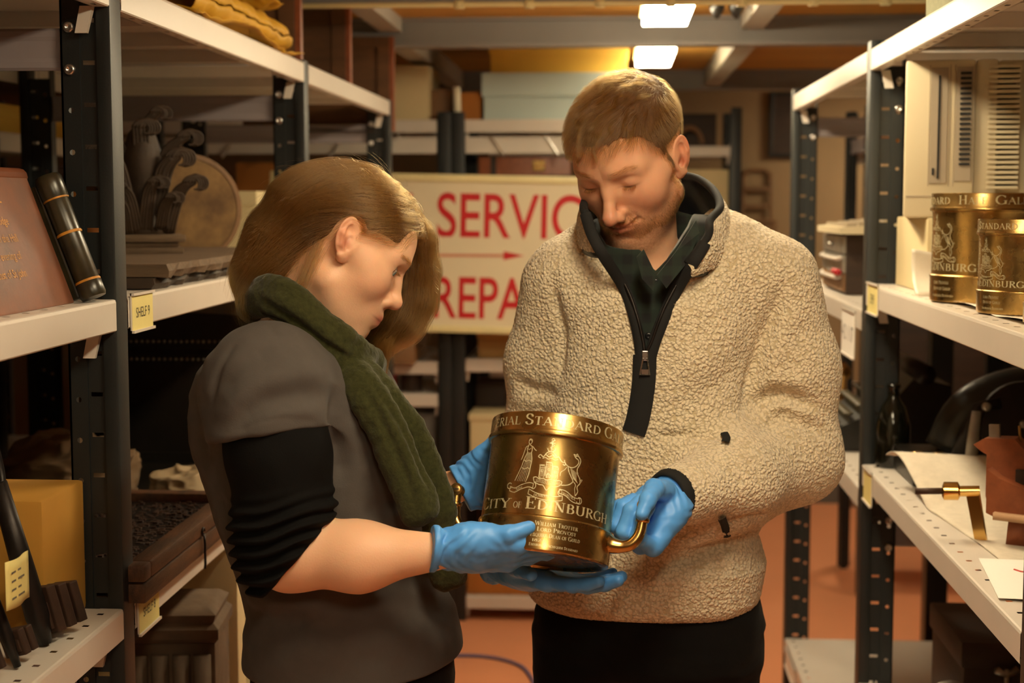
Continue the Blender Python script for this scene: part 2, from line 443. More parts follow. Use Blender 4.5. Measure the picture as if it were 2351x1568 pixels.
# ------------------------------------------------------------------ ceiling lamps in a row over the aisle
def lamp(y, lab, zl=2.118, x=.147, m='lamp_panel'):
    r = empty('ceiling_light', (x, y, zl), 0, lab, 'lamp', 'ceiling panel lamps over the aisle')
    b = MB(); b.box((-.075, -.30, .003), (.075, .30, .02), bev=.003); b.box((-.03, -.2, .02), (.03, .2, ZC-zl)); b.build('housing', 'frame_cream', r)
    MB().box((-.066, -.29, -.022), (.066, .29, .0035), bev=.004).build('diffuser', m, r)
    return r
lamp(5.74, 'lit white ceiling panel lamp seen below the middle beam above the short haired man', m='lamp_panel_dim')
lamp(4.36, 'brightest ceiling panel lamp glowing against the front of the middle beam')
for x, yy, lb in ((.147, 2.95, 'warm white ceiling panel lamp over the aisle just behind the two people'), (.147, 1.36, 'warm white ceiling panel lamp over the aisle in front of the two people'), (.147, .1, 'warm white ceiling panel lamp over the near end of the aisle'),
                  (1.62, 5.35, 'warm white ceiling panel lamp over the cross aisle beyond the right hand rack'), (1.55, 7.2, 'warm white ceiling panel lamp in the far right corner of the store')):
    lamp(yy, lb, x=x, m='lamp_panel')
# twin dark spotlights hanging behind the lamp
for i, x in enumerate((1646, 1690)):
    p = PY(x, 20, 4.6)
    r = empty('spotlight', p, 0, ['dark drop-shaped ceiling spotlight nearer the lit lamp', 'dark drop-shaped ceiling spotlight farther from the lit lamp'][i], 'lamp', 'pair of dark ceiling spotlights')
    MB().lathe([(.004, -.03), (.012, -.02), (.022, 0), (.024, .018), (.018, .03), (.006, .034)], 20).build('shade', 'black_paint', r, smooth=True)
    MB().cyl((0, 0, .03), (0, 0, ZC-p[2]), .004).build('stem', 'frame_cream', r, smooth=True)
# ------------------------------------------------------------------ shelving racks
def cell(b, u0, u1, v0, v1, hw, hh, fn, rnd=False, uc=None, vc=None):
    uc = (u0+u1)/2 if uc is None else uc; vc = (v0+v1)/2 if vc is None else vc
    o = [(u0,v0),(uc,v0),(u1,v0),(u1,vc),(u1,v1),(uc,v1),(u0,v1),(u0,vc)]
    s = .72 if rnd else 1
    i = [(uc-hw*s,vc-hh*s),(uc,vc-hh),(uc+hw*s,vc-hh*s),(uc+hw,vc),(uc+hw*s,vc+hh*s),(uc,vc+hh),(uc-hw*s,vc+hh*s),(uc-hw,vc)]
    b.add([fn(*p) for p in o]+[fn(*p) for p in i], [(j, (j+1) % 8, 8+(j+1) % 8, 8+j) for j in range(8)])
def upright_mesh(H, sx):
    """slotted post; aisle nose at x=0, web towards -x*sx, camera face at y=0"""
    b = MB(); P = .06
    def X(u): return -u*sx
    b.box((min(X(0), X(.022)), -.004, 0), (max(X(0), X(.022)), .046, H), bev=.003)
    n = int(H/P)
    for i in range(n):
        z = i*P
        cell(b, .022, .047, z, z+P, .0085, .0032, lambda u, v: (X(u), .003, v))
        cell(b, .047, .075, z, z+P, .0042, .0042, lambda u, v: (X(u), .0, v), rnd=True, vc=z+.022)
    b.add([(X(.047), .0, 0), (X(.047), .003, 0), (X(.047), .003, H), (X(.047), .0, H)], [(0, 1, 2, 3)])
    b.box((min(X(.022), X(.075)), 0, H-.004), (max(X(.022), X(.075)), .02, H))
    b.box((min(X(.075), X(.072)), 0, 0), (max(X(.075), X(.072)), .03, H))
    return b
def tray(x0, x1, y0, y1, z, sx, lip=.047):
    """shelf: aisle lip at x0 (sx points from the rack to the aisle)"""
    b = MB(); xi = x1; n = int((y1-y0)/.06); st = .035
    def bx(a, c, lo, hi, zl, zh): b.box((min(a, c), lo, zl), (max(a, c), hi, zh))
    bx(x0-sx*st, xi, y0, y1, z-.004, z-.0005)
    pt = (y1-y0)/n
    for i in range(n):
        cell(b, 0, st-.004, y0+i*pt, y0+(i+1)*pt, .0045, .0042, lambda u, v: (x0-sx*(u+.004), v, z), uc=.02)
        cell(b, 0, .022, y0+i*pt, y0+(i+1)*pt, .0035, .006, lambda u, v: (x0-sx*(u+.002), v, z-lip), uc=.011)
    # lip with a rolled top edge
    pr = [(.004, 0), (.0012, -.001), (0, -.005), (0, -lip+.002), (.002, -lip)]
    k = len(pr); vs = [(x0-sx*u, y, z+v) for y in (y0, y1) for u, v in pr]
    b.add(vs, [(i, i+1, k+i+1, k+i) for i in range(k-1)])
    bx(x0-sx*.022, x0-sx*.0235, y0, y1, z-lip, z-lip+.02)
    for f in (.25, .5, .75): yy = y0+(y1-y0)*f; bx(x0-sx*.05, xi, yy, yy+.03, z-.03, z-.004)
    bx(xi, xi-sx*.004, y0, y1, z-lip, z)
    return b
def make_rack(name, sx, xf, depth, frames, levels, H, lab, beams):
    """frames: y of the posts; levels[bay] = list of shelf tops"""
    r = empty(name, (xf, frames[0], 0), 0, lab, 'rack')
    up = None; upb = None
    for y in frames:
        if up is None:
            up = upright_mesh(H, sx).build('upright', 'rack_dark', r, angle=40); up.location = (0, y-frames[0], 0)
            upb = upright_mesh(H, -sx).build('upright', 'rack_dark', r, angle=40); upb.location = (-sx*depth, y-frames[0], 0)
        else:
            for src, dx in ((up, 0), (upb, -sx*depth)):
                c = src.copy(); COL.objects.link(c); c.location = (dx, y-frames[0], 0)
        for zb in beams:
            m = MB(); x1 = -sx*.07; x2 = -sx*(depth-.07)
            pr = [(.0, .03), (-.003, .026), (-.002, .018), (0, .012), (0, -.012), (-.002, -.018), (-.003, -.026), (0, -.03)]
            k = len(pr); m.add([(x, .012+u, zb+v) for x in (x1, x2) for u, v in pr], [(i, i+1, k+i+1, k+i) for i in range(k-1)])
            m.box((min(x1, x2), .014, zb-.03), (max(x1, x2), .016, zb+.03))
            o = m.build('side_beam', 'rack_cream_shaded', r); o.location = (0, y-frames[0], 0)
            for dz in (.03, -.03):
                q = MB(); q.lathe([(.0085, 0), (.0085, .002), (.0068, .005), (.0035, .005), (.003, .003)], 14, M=TR(-sx*.061, 0, zb+dz) @ RX(math.pi/2), caps=(True, True))
                o = q.build('bolt', 'steel', r, smooth=True); o.location = (0, y-frames[0]-.001, 0)
    for bi, zs in enumerate(levels):
        y0, y1 = frames[bi]+.048, frames[bi+1]-.006
        for z in zs:
            t = tray(0, -sx*depth, y0-frames[0], y1-frames[0], z, sx).build('shelf', 'rack_cream', r)
            for yy, s in ((y0, -1), (y1, 1)):
                c = MB(); dy = 0 if s < 0 else -.012; x = -sx*.03
                c.add([(x-.009, yy-frames[0]+dy, z-.047), (x+.009, yy-frames[0]+dy, z-.047), (x+.009-sx*.008, yy-frames[0]+dy, z-.085), (x-.009-sx*.008, yy-frames[0]+dy, z-.085),
                       (x-.009, yy-frames[0]+dy+.012, z-.047), (x+.009, yy-frames[0]+dy+.012, z-.047), (x+.009-sx*.008, yy-frames[0]+dy+.006, z-.085), (x-.009-sx*.008, yy-frames[0]+dy+.006, z-.085)],
                      [(0, 1, 2, 3), (7, 6, 5, 4), (0, 3, 7, 4), (1, 5, 6, 2), (3, 2, 6, 7), (0, 4, 5, 1)])
                c.build('shelf_clip', 'rack_cream', r)
    return r
XL, XR = -.72, .545
rackL = make_rack('shelving_rack', 1, XL, .68, [.81, 2.17, 3.545, 4.90], [[1.895, 1.43, .972, .45], [1.895, 1.43, .972, .45], [1.895, 1.43, .972, .45]], 1.9,
    'dark post rack with white shelves behind the woman, carrying the leather plaque', (1.79, .86))
rackR = make_rack('shelving_rack', -1, XR, .68, [1.985, 3.343, 4.76], [[1.897, 1.395, 1.0, .51], [1.897, 1.335, .94, .2]], 1.915,
    'dark post rack with white shelves beside the man, carrying the row of brass measures', (1.80, .845))
def holder(rack, sx, y0, y1, z0, z1, x, m, txt=None, lab=None, size=.02, white=False):
    """label holder clipped on the shelf front: plate, two rails, card"""
    fx = rack.location.x; fy = rack.location.y
    b = MB(); w = .002*sx
    b.box((min(x, x+w)-fx, y0-fy, z0), (max(x, x+w)-fx, y1-fy, z1))
    for z in (z0, z1-.004): b.box((min(x, x+3*w)-fx, y0-fy, z), (max(x, x+3*w)-fx, y1-fy, z+.004))
    h = b.build('label_holder', 'rack_cream', rack)
    c = MB().box((min(x+w, x+w*1.3)-fx, y0-fy+.002, z0+.004), (max(x+w, x+w*1.3)-fx, y1-fy-.002, z1-.004)).build('card', m, h)
    if lab: c['label'] = lab
    if txt:
        M = TR(x+w*1.5-fx, (y0+y1)/2-fy, (z0+z1)/2-size*.35) @ (RZ(math.pi/2) if sx > 0 else RZ(-math.pi/2)) @ RX(math.pi/2)
        v, f = text_mesh(txt, size, M, .9); MB().add(v, f).build('lettering', 'ink_black', h, fix=False)
    return h
holder(rackL, 1, 2.225, 2.33, 1.375, 1.435, XL+.001, 'card_yellow', 'SHELF 9', 'yellow shelf card reading SHELF 9', .022)
holder(rackL, 1, 2.225, 2.33, .912, .976, XL+.001, 'card_yellow', 'SHELF 8', 'shelf card on the lower shelf edge', .02)
holder(rackR, -1, 3.175, 3.30, 1.335, 1.402, XR-.001, 'card_yellow', '39.9', 'yellow shelf card with black figures', .03)
holder(rackR, -1, 3.20, 3.30, .93, 1.005, XR-.001, 'card_yellow', None, 'small yellowed shelf card')
holder(rackR, -1, 3.47, 3.66, 1.215, 1.325, XR-.001, 'white_paper', '4 2  1 17', 'white paper shelf card with faint figures', .05)
holder(rackR, -1, 4.45, 4.70, .13, .19, XR-.001, 'white_paper', None, 'white card on the lowest shelf edge')

def frontal_rack(x, y, frames, levels, H, lab, beams=(1.80,), depth=.55):
    r = make_rack('shelving_rack', 1, 0, depth, frames, levels, H, lab, beams); r.location = (x, y, 0); r.rotation_euler = (0, 0, -math.pi/2); return r
rackA = frontal_rack(-1.927, 5.60, [0, 1.282], [[1.872, 1.50, .981, .859, .45, .095]], 1.9, 'back rack with a rail of hooks on the left of the paired dark posts')
rackB = frontal_rack(-.594, 5.60, [0, .76], [[1.872, 1.50, .991, .54, .095]], 1.9, 'back rack with the blue archive box on the right of the paired dark posts')
rackF = frontal_rack(-.62, 7.02, [0, 1.15], [[1.825, 1.3, .8, .3]], 2.0, 'farthest rack in the shadow near the wooden chair')
rackG = frontal_rack(.98, 6.05, [0, 1.3], [[1.78, 1.3, .8, .3]], 1.95, 'far rack beyond the right hand shelves with the orange and pale boxes')
rackD = make_rack('shelving_rack', 1, -1.47, .6, [.81, 2.17, 3.545, 4.9], [[1.74, 1.27, .80, .3]]*3, 1.9, 'second rack standing back to back behind the left hand shelves', (1.66,)); 
rackE = make_rack('shelving_rack', -1, 1.285, .6, [1.985, 3.343, 4.76], [[1.74, 1.27, .80, .3]]*2, 1.9, 'second rack standing back to back behind the brass measures', (1.66,))
for rk, w in ((rackA, 1.282), (rackB, .76)):
    b = MB(); b.box((-.02, .05, 1.749), (.006, w-.006, 1.808)); b.box((-.001, .05, 1.800), (.009, w-.006, 1.808)); b.box((-.001, .05, 1.749), (.009, w-.006, 1.757)); b.build('hook_rail', 'rack_cream', rk)
    for i in range(6 if w > 1 else 4):
        y = .14+i*.20; s = -1 if rk is rackA else 1
        P = catmull([(.012, y, 1.815), (.018, y, 1.812), (.020, y+s*.01, 1.80), (.026, y+s*.035, 1.765), (.030, y+s*.05, 1.742), (.040, y+s*.052, 1.735), (.046, y+s*.05, 1.745)], 4)
        MB().tube(P, .0035, 8).build('hook', 'steel', rk, smooth=True)
structure('trim_12', (1.02, 4.95, 0), (1.09, 5.02, ZC), 'black_paint')
# ------------------------------------------------------------------ people: heads, hands, cloth helpers
def Rm(yaw, pitch, roll):
    cy, sy, cp, sp, cr, sr = math.cos(yaw), math.sin(yaw), math.cos(pitch), math.sin(pitch), math.cos(roll), math.sin(roll)
    B = np.array([[1, 0, 0], [0, -1, 0], [0, 0, 1.]]).T
    return (np.array([[cy, -sy, 0], [sy, cy, 0], [0, 0, 1]]) @ B @ np.array([[1, 0, 0], [0, cp, sp], [0, -sp, cp]]) @ np.array([[cr, 0, -sr], [0, 1, 0], [sr, 0, cr]])).astype(f4)
def head_sdf(q, g):
    """q: points in head space (x side, y out of the face, z up, origin between the eyes' depth); g: face settings"""
    s = q.copy(); s[:, 0] = np.abs(s[:, 0])
    d = ell(s, g['sk'][0], g['sk'][1])
    d = smin(d, ell(s, (0, .014, .028), (.064*g['w'], .073, .061)), .03)
    d = smin(d, ell(s, (0, .020, -.035), (.060*g['w'], .066, .072)), .03)
    d = smin(d, ell(s, (0, .030, -.078), (.046*g['jw'], .048, .034)), .03)
    d = smin(d, cap(s, (.052*g['jw'], .006, -.066), (.012, g['chin'][1]-.006, g['chin'][2]+.002), .018, .014), .022)
    d = smin(d, ell(s, g['chin'], (.021, .016, .016)), .016)
    d = smin(d, sph(s, (.041*g['w'], .050, -.030), .026+g['cheek']), .03)
    d = smin(d, cap(s, (.058*g['w'], .034, -.014), (.070*g['w'], .0, -.010), .011), .02)
    d = smin(d, cap(s, (.017, .080, .018), (.046, .0655, .018), .0082*g['brow'], .007), .022)
    # muzzle
    d = smin(d, ell(s, (0, .070, -.072), (.031, .0215, .026)), .02)
    # sockets and lids
    d = smax(d, -ell(s, (.0325, .0975, -.002), (.019, .0165, .0125)), .014)
    d = smin(d, ell(s, (.0325, .0695, -.0015), (.0150, .0140, .0125)), .005)
    if g['eye']:
        d = smax(d, -ell(s, (.0350, .0825, -.0030), (.0140, .0110, .0050)), .002)
        d = smax(d, -cap(s, (.022, .0835, .0052), (.043, .0795, .0045), .0012), .004)
    # nose
    nt = np.array(g['nose'])
    d = smin(d, chain(s, [(0, .079, .012), (0, .0905, -.012), (0, nt[1]-.011, nt[2]+.004)], [.0065, .0075, .0105], .01), .012)
    d = smin(d, ell(s, (0, nt[1]-.0105, nt[2]), (.0105, .0112, .0095)), .007)
    d = smin(d, ell(s, (.0122, nt[1]-.0235, nt[2]-.0035), (.0072, .0115, .0085)), .007)
    d = smax(d, -ell(s, (.0062, nt[1]-.0175, nt[2]-.0125), (.0036, .007, .0045)), .003)
    d = smax(d, -cap(s, (.0205, nt[1]-.022, nt[2]-.001), (.0190, nt[1]-.030, nt[2]-.010), .0012), .010)
    # naso-labial fold, lips
    d = smax(d, -cap(s, (.0235, .0885, -.047), (.0345, .0765, -.070), .0016-g['nl']), .012)
    ly = g['lip']
    d = smin(d, cap(s, (0, ly+.0005, -.0655), (.0215, ly-.0125, -.0700), .0052, .0022), .006)
    d = smin(d, cap(s, (0, ly-.0020, -.0765), (.0185, ly-.0125, -.0738), .0064, .0028), .006)
    d = smax(d, -chain(s, [(0, ly+.0065, -.0712), (.012, ly+.0015, -.0712), (.0262, ly-.0095, -.0712+g['smile'])], [.0017, .0017, .0017], .002), .0035)
    d = smax(d, -ell(s, (0, ly+.006, -.0585), (.0030, .005, .0085)), .006)
    d = smax(d, -ell(s, (0, ly+.0035, -.0890), (.017, .0075, .0042)), .012)
    d = smax(d, -sph(s, (.029, .0835, -.0712+g['smile']), .0012), .006)
    # ear
    c, sn = math.cos(.42), math.sin(.42); e = (s-A(.0735*g['w'], -.010, g['ear'][0]))*f4(g['ear'][1])
    ex = e[:, 0]*c+e[:, 1]*sn; ey = -e[:, 0]*sn+e[:, 1]*c; ez = e[:, 2]
    t = math.cos(.28), math.sin(.28); ey, ez = ey*t[0]+ez*t[1], -ey*t[1]+ez*t[0]
    E = np.stack([ex, ey, ez], 1).astype(f4)
    rho = np.sqrt((ey/.0165)**2+((ez-.004)/.0285)**2)
    plate = smax(np.abs(ex-.006-.004*rho)-.0022, (rho-1)*.018, .003)
    rim = np.sqrt(((rho-.93)*.019)**2+(ex-.0125)**2)-.0031
    rim = smax(rim, -plane(E, (0, .010, -.012), (0, .6, -.8)), .004)
    anti = chain(E, [(.0105, -.001, .021), (.0115, -.0085, .006), (.0105, -.006, -.010), (.009, .003, -.015)], [.0022, .0034, .0036, .003], .004)
    ear = smin(smin(plate, rim, .004), anti, .004)
    ear = smin(ear, ell(E, (.008, .004, -.0265), (.0045, .0085, .0085)), .006)
    ear = smin(ear, cap(E, (.008, .0145, -.006), (.0085, .0135, -.0135), .0038, .0032), .004)
    ear = smin(ear, cap(E, (-.004, .004, 0), (.003, .003, -.01), .013, .011), .008)
    ear = smax(ear, -ell(E, (.0115, .0055, -.005), (.0085, .0068, .0110)), .003)
    ear = smax(ear, -ell(E, (.0135, .001, .0125), (.006, .0060, .0085)), .003)
    d = smin(d, ear, .005)
    return d.astype(f4)
MAN_FACE = dict(sk=((0, -.018, .030), (.0765, .098, .081)), ear=(-.013, 1.0), w=1.0, jw=1.03, chin=(0, .074, -.109), cheek=0.0, brow=.95, nose=(0, .1190, -.0455), lip=.0925, smile=.0075, nl=.006, eye=0)
WOMAN_FACE = dict(sk=((0, -.010, .024), (.0735, .089, .079)), ear=(-.004, .98), w=.96, jw=.97, chin=(0, .075, -.110), cheek=.003, brow=.8, nose=(0, .1145, -.037), lip=.0955, smile=.002, nl=.006, eye=1)
def blob(q, c, r): return np.exp(-(((q-np.array(c))/np.array(r))**2).sum(1))
def skin_colors(q, man):
    base = np.array(srgb('#e0ac8a') if man else srgb('#e8b997')); col = np.tile(base, (len(q), 1)); s = q.copy(); s[:, 0] = np.abs(s[:, 0])
    def mixin(c, w): 
        nonlocal col; w = np.clip(w, 0, 1)[:, None]; col = col*(1-w)+np.array(c)*w
    red = np.array(srgb('#d07f66'))
    mixin(red, .45*blob(s, (.042, .06, -.035), (.022, .04, .022))); mixin(red, .55*blob(s, (0, .112, -.042), (.014, .02, .014)))
    mixin(srgb('#d98a6c'), .6*blob(s, (.088, -.018, -.01), (.016, .03, .035)))
    mixin(srgb('#c98a70'), .35*blob(s, (.032, .085, -.004), (.016, .02, .012)))
    mixin(srgb('#b8604f') if man else srgb('#bf6157'), .8*np.clip(1.5*blob(s, (0, .096, -.071), (.020, .02, .0085)), 0, 1))
    mixin(srgb('#6d3a2c'), .75*np.clip(1.4*blob(s, (0, .094, -.0712), (.024, .012, .0017)), 0, 1))
    mixin(srgb('#8a4a35'), .8*blob(s, (.006, .099, -.052), (.004, .008, .004)))
    mixin(srgb('#a8543c'), .65*blob(s, (.0835, -.004, -.019+(.0 if man else .009)), (.014, .006, .009)))
    n = vnoise(q, 260, 3)*.5+vnoise(q, 90, 5)*.5; col = col*(1+.035*n[:, None])
    if man:
        b = np.clip(1.25*(1/(1+np.exp(-( -.052-s[:, 2]+.25*(.02-s[:, 1])*(s[:, 1] < .02))/.006))), 0, 1)*(s[:, 1] > -.03)
        b = b*(1-.9*blob(s, (0, .096, -.0715), (.023, .03, .0085)))*(1-.8*blob(s, (.046, .052, -.055), (.02, .03, .02)))*np.clip((s[:, 1]+.02)/.02, 0, 1)
        b = b*np.clip((.135+s[:, 2])/.02, 0, 1)
        b = b*(.75+.5*np.clip(vnoise(q, 700, 9), -1, 1)); mixin(srgb('#8a5026'), .55*np.clip(b, 0, 1))
    br = np.clip(1.5*np.exp(-((s[:, 2]-(.0195+.003*np.sin((s[:, 0]-.01)*60)))/.0035)**2), 0, 1)*(s[:, 0] > .011)*(s[:, 0] < .050)*(s[:, 1] > .04)
    mixin(srgb('#9a6a3c') if man else srgb('#8a6440'), .25*br)
    if not man: mixin(srgb('#3a241a'), .9*np.clip(1.6*np.exp(-((s[:, 2]+.0008-.012*(s[:, 0]-.032)**2/.0003*.3)/.0013)**2), 0, 1)*blob(s, (.033, .086, 0), (.012, .02, .02)))
    else: mixin(srgb('#4a2a1a'), .8*np.clip(1.6*np.exp(-((s[:, 2]+.0075-6*(s[:, 0]-.0325)**2)/.0014)**2), 0, 1)*blob(s, (.0325, .082, -.006), (.012, .014, .02)))
    return col
def hand_pts(o, R, spec):
    """finger chains in world space. R columns: thumb side, finger direction, back of hand"""
    R = np.asarray(R, float); o = np.asarray(o, float); out = []
    bx = [.029, .0095, -.0105, -.0285]; by = [.088, .092, .088, .079]
    L = [(.043, .026, .021), (.048, .030, .022), (.044, .027, .021), (.034, .020, .019)]
    for i in range(4):
        p = np.array([bx[i], by[i]-.02, -.002]); pts = [p, np.array([bx[i], by[i], -.002])]; a = 0.0
        sp = math.radians(spec['spread'][i])
        for j in range(3):
            a += math.radians(spec['curl'][i][j]); c = math.cos(a)
            pts.append(pts[-1]+L[i][j]*np.array([math.sin(sp)*c, math.cos(sp)*c, -math.sin(a)]))
        out.append(pts)
    out.append([np.array(p) for p in spec['thumb']])
    out = [[o+R@p for p in pts] for pts in out]
    if 'thumb_w' in spec: out[4] = [np.asarray(p, float) for p in spec['thumb_w']]
    return out
def hand_sdf(o, R, spec, fat=1.0, cuff=.045):
    R = np.asarray(R, float); o = np.asarray(o, float); ch = hand_pts(o, R, spec)
    def f(p):
        q = (p-o.astype(f4)) @ R.astype(f4)
        d = box_sd(q, (0, .050, -.001), (.041, .045, .0145), rad=.0135)
        d = smin(d, ell(q, (.024, .034, -.010), (.020, .032, .016)), .016)
        d = smin(d, ell(q, (-.024, .034, -.008), (.018, .032, .015)), .016)
        w = q.copy(); w[:, 2] *= 1.28
        d = smin(d, cap(w, (0, -cuff, 0), (0, .03, 0), .0315, .029), .025)
        fd = None
        for i, pts in enumerate(ch):
            r0 = [.0105, .0108, .0103, .0092, .0125][i]*fat
            rad = [r0, r0*1.02, r0*.95, r0*.86, r0*.74][:len(pts)] if i < 4 else [.016, .0135, .0112, .0088]
            e = chain(p, pts, rad, .004); fd = e if fd is None else smin(fd, e, .0035)
        return smin(d, fd, .010).astype(f4)
    return f, ch
def glove(name, f, o, R, parent, ch, amp=.0011, cuff=.045, h=.0019, seed=0, origin=None):
    """thin blue glove: the hand's surface, a rolled cuff and stretch wrinkles at the wrist and knuckles"""
    R = np.asarray(R, float); lo = np.min([p for c in ch for p in c], 0); hi = np.max([p for c in ch for p in c], 0)
    e = o-R[:, 1]*(cuff+.03); lo = np.minimum(lo, e)-.055; hi = np.maximum(hi, e)+.055
    def g(p):
        q = (p-o.astype(f4)) @ R.astype(f4)
        d = f(p); a = np.exp(-((q[:, 1]+.012)/.035)**2)
        w = np.sin(q[:, 1]*420+q[:, 0]*90+6*np.sin(q[:, 0]*70+seed)+3*np.sin(q[:, 2]*120))
        d = d-amp*a*w
        return smax(smin(d, np.abs(np.sqrt((q[:, 0]/1.16)**2+(q[:, 2]*1.12)**2)-.0295)-.0028+np.maximum(0, np.abs(q[:, 1]+cuff-.004)-.003), .006), -(q[:, 1]+cuff), .002).astype(f4)
    v, q = mesh_sdf(g, lo, hi, h)
    N = normals(v, q); loc = (v-o) @ R
    v = v+N*(.0004*vnoise(v, 140, seed)+.0003*np.sin(loc[:, 1]*260+loc[:, 0]*300+4*vnoise(v, 40, 2))*np.exp(-((loc[:, 1]-.05)/.05)**2))[:, None].astype(f4)
    return np_mesh(name, v, q, 'nitrile_blue', parent, None, origin)
def sd_poly(x, y, P):
    """signed distance to a polygon in the plane (negative inside)"""
    P = np.asarray(P, float); d = np.full(len(x), 1e18); inside = np.zeros(len(x), bool); n = len(P)
    for i in range(n):
        a = P[i]; b = P[(i+1) % n]; e = b-a; wx = x-a[0]; wy = y-a[1]; t = np.clip((wx*e[0]+wy*e[1])/(e@e), 0, 1)
        d = np.minimum(d, (wx-e[0]*t)**2+(wy-e[1]*t)**2)
        c = ((a[1] > y) != (b[1] > y)) & (x < (b[0]-a[0])*(y-a[1])/((b[1]-a[1]) if b[1] != a[1] else 1e-9)+a[0]); inside ^= c
    d = np.sqrt(d); return np.where(inside, -d, d)
def worley(p, s, seed=0):
    p = np.asarray(p, float)*s; i = np.floor(p).astype(np.int64); best = np.full(len(p), 9.); sec = np.full(len(p), 9.)
    for a in (-1, 0, 1):
        for b in (-1, 0, 1):
            for c in (-1, 0, 1):
                j = i+np.array([a, b, c]); h = (j[:, 0]*73856093 ^ j[:, 1]*19349663 ^ j[:, 2]*83492791 ^ seed) & 0x7fffffff
                r = np.empty((len(p), 3))
                for k in range(3):
                    h = (h*1103515245+12345) & 0x7fffffff; r[:, k] = ((h >> 8) & 0xffff)/65535.
                d = ((j+r-p)**2).sum(1); m = d < best; sec = np.where(m, best, np.minimum(sec, d)); best = np.where(m, d, best)
    return np.sqrt(best), np.sqrt(sec)
def strands(name, roots, fn_dir, f, steps, step, m, parent, r0=.00006, r1=.00002, lift=0.0, off=.002, jit=.15, stick=True, seed=0, lens=None, droop=0.0, nrm_lift=None, clump=0.0):
    """hair: grows strands from root points along a direction field, kept near a surface f"""
    g = np.random.default_rng(seed); n = len(roots); p = roots.astype(f4); path = [p.copy()]
    wob = g.normal(0, jit, (n, 3)).astype(f4); offs = (off*(.2+1.6*g.random(n))*(1+clump*vnoise(roots*np.array([1, 1, 1.]), 75, 3))).astype(f4)
    ln = np.ones(n) if lens is None else lens
    for k in range(steps):
        N, d = grad(f, p, .0015)
        t = fn_dir(p, k/steps)+wob*(.6+.4*math.sin(k*.9))
        if stick: t = t-N*(t*N).sum(1)[:, None]
        if nrm_lift is not None: t = t/np.maximum(np.linalg.norm(t, axis=1, keepdims=True), 1e-6)+N*nrm_lift
        if lift: t = t+N*lift
        t[:, 2] -= droop*(k/steps)
        t /= np.maximum(np.linalg.norm(t, axis=1, keepdims=True), 1e-6)
        p = p+t*(step*ln)[:, None].astype(f4)
        if stick:
            N, d = grad(f, p, .0015); want = offs*(1 if nrm_lift is None else 1); c = np.clip(want-d, -.004, .006); p = p+N*(c*(.8 if nrm_lift is None else 0))[:, None]
        path.append(p.copy())
    P = np.stack(path, 1); k = steps+1
    hc = bpy.data.hair_curves.new(name); hc.add_curves([k]*n)
    hc.attributes['position'].data.foreach_set('vector', P.astype(f4).ravel())
    a = hc.attributes.get('radius') or hc.attributes.new('radius', 'FLOAT', 'POINT')
    rad = np.linspace(r0, r1, k)[None, :]*(.7+.6*g.random(n))[:, None]; a.data.foreach_set('value', rad.astype(f4).ravel())
    hc.materials.append(MATS[m]); o = bpy.data.objects.new(name, hc); COL.objects.link(o)
    if parent is not None: o.parent = parent
    return o
def hair_mat(name, melanin, red, rough=.3):
    m = bpy.data.materials.new(name); m.use_nodes = True; MATS[name] = m; nt = m.node_tree
    nt.nodes.remove(nt.nodes['Principled BSDF']); h = nt.nodes.new('ShaderNodeBsdfHairPrincipled'); h.parametrization = 'MELANIN'
    h.inputs['Melanin'].default_value = melanin; h.inputs['Melanin Redness'].default_value = red; h.inputs['Roughness'].default_value = rough
    h.inputs['Radial Roughness'].default_value = .4; h.inputs['Random Color'].default_value = .25; h.inputs['Random Roughness'].default_value = .2
    nt.links.new(h.outputs[0], nt.nodes['Material Output'].inputs[0]); return m
mat('skin', (.8, .55, .42), .48, sss=.35, vcol=True, bump=.00022, bscale=420, spec=.4)
mat('eye', (.8, .8, .8), .12, vcol=True, spec=.6)
mat('skin_arm', srgb('#e2ad8c'), .5, sss=.35, noise=.1, nscale=30, bump=.0002, bscale=420, spec=.35)
mat('nitrile_blue', srgb('#5aa6f9'), .45, noise=.08, nscale=25, bump=.0003, bscale=90, spec=.45)
mat('hair_shell_man', srgb('#5a3d22'), .7, noise=.2, nscale=60)
mat('hair_shell_woman', srgb('#553a1e'), .7, noise=.2, nscale=40, stretch=(1, 1, 1))
hair_mat('hair_man', .33, .42, .32); hair_mat('hair_woman', .27, .48, .24); hair_mat('beard_hair', .34, .80, .35)
mat('trouser_black', srgb('#131212'), .95, noise=.2, nscale=40, spec=.1, sheen=.03, bump=.0004, bscale=300)
mat('trim_black', srgb('#111111'), .85, noise=.2, nscale=60, bump=.0003, bscale=400)
mat('lining_black', srgb('#14161a'), .3, noise=.3, nscale=20, bump=.001, bscale=40)
mat('tee_grey', srgb('#524d4a'), .95, noise=.10, nscale=50, spec=.15, sheen=.05, bump=.0003, bscale=500)
mat('sleeve_black', srgb('#0d0c0c'), .9, noise=.2, nscale=60, spec=.15, sheen=0, bump=.0003, bscale=500)
mat('scarf_green', srgb('#3d3e22'), .95, noise=.45, nscale=150, spec=.1, sheen=.15, bump=.0012, bscale=260, detail=8)
mat('shoe_black', srgb('#1a1716'), .5)
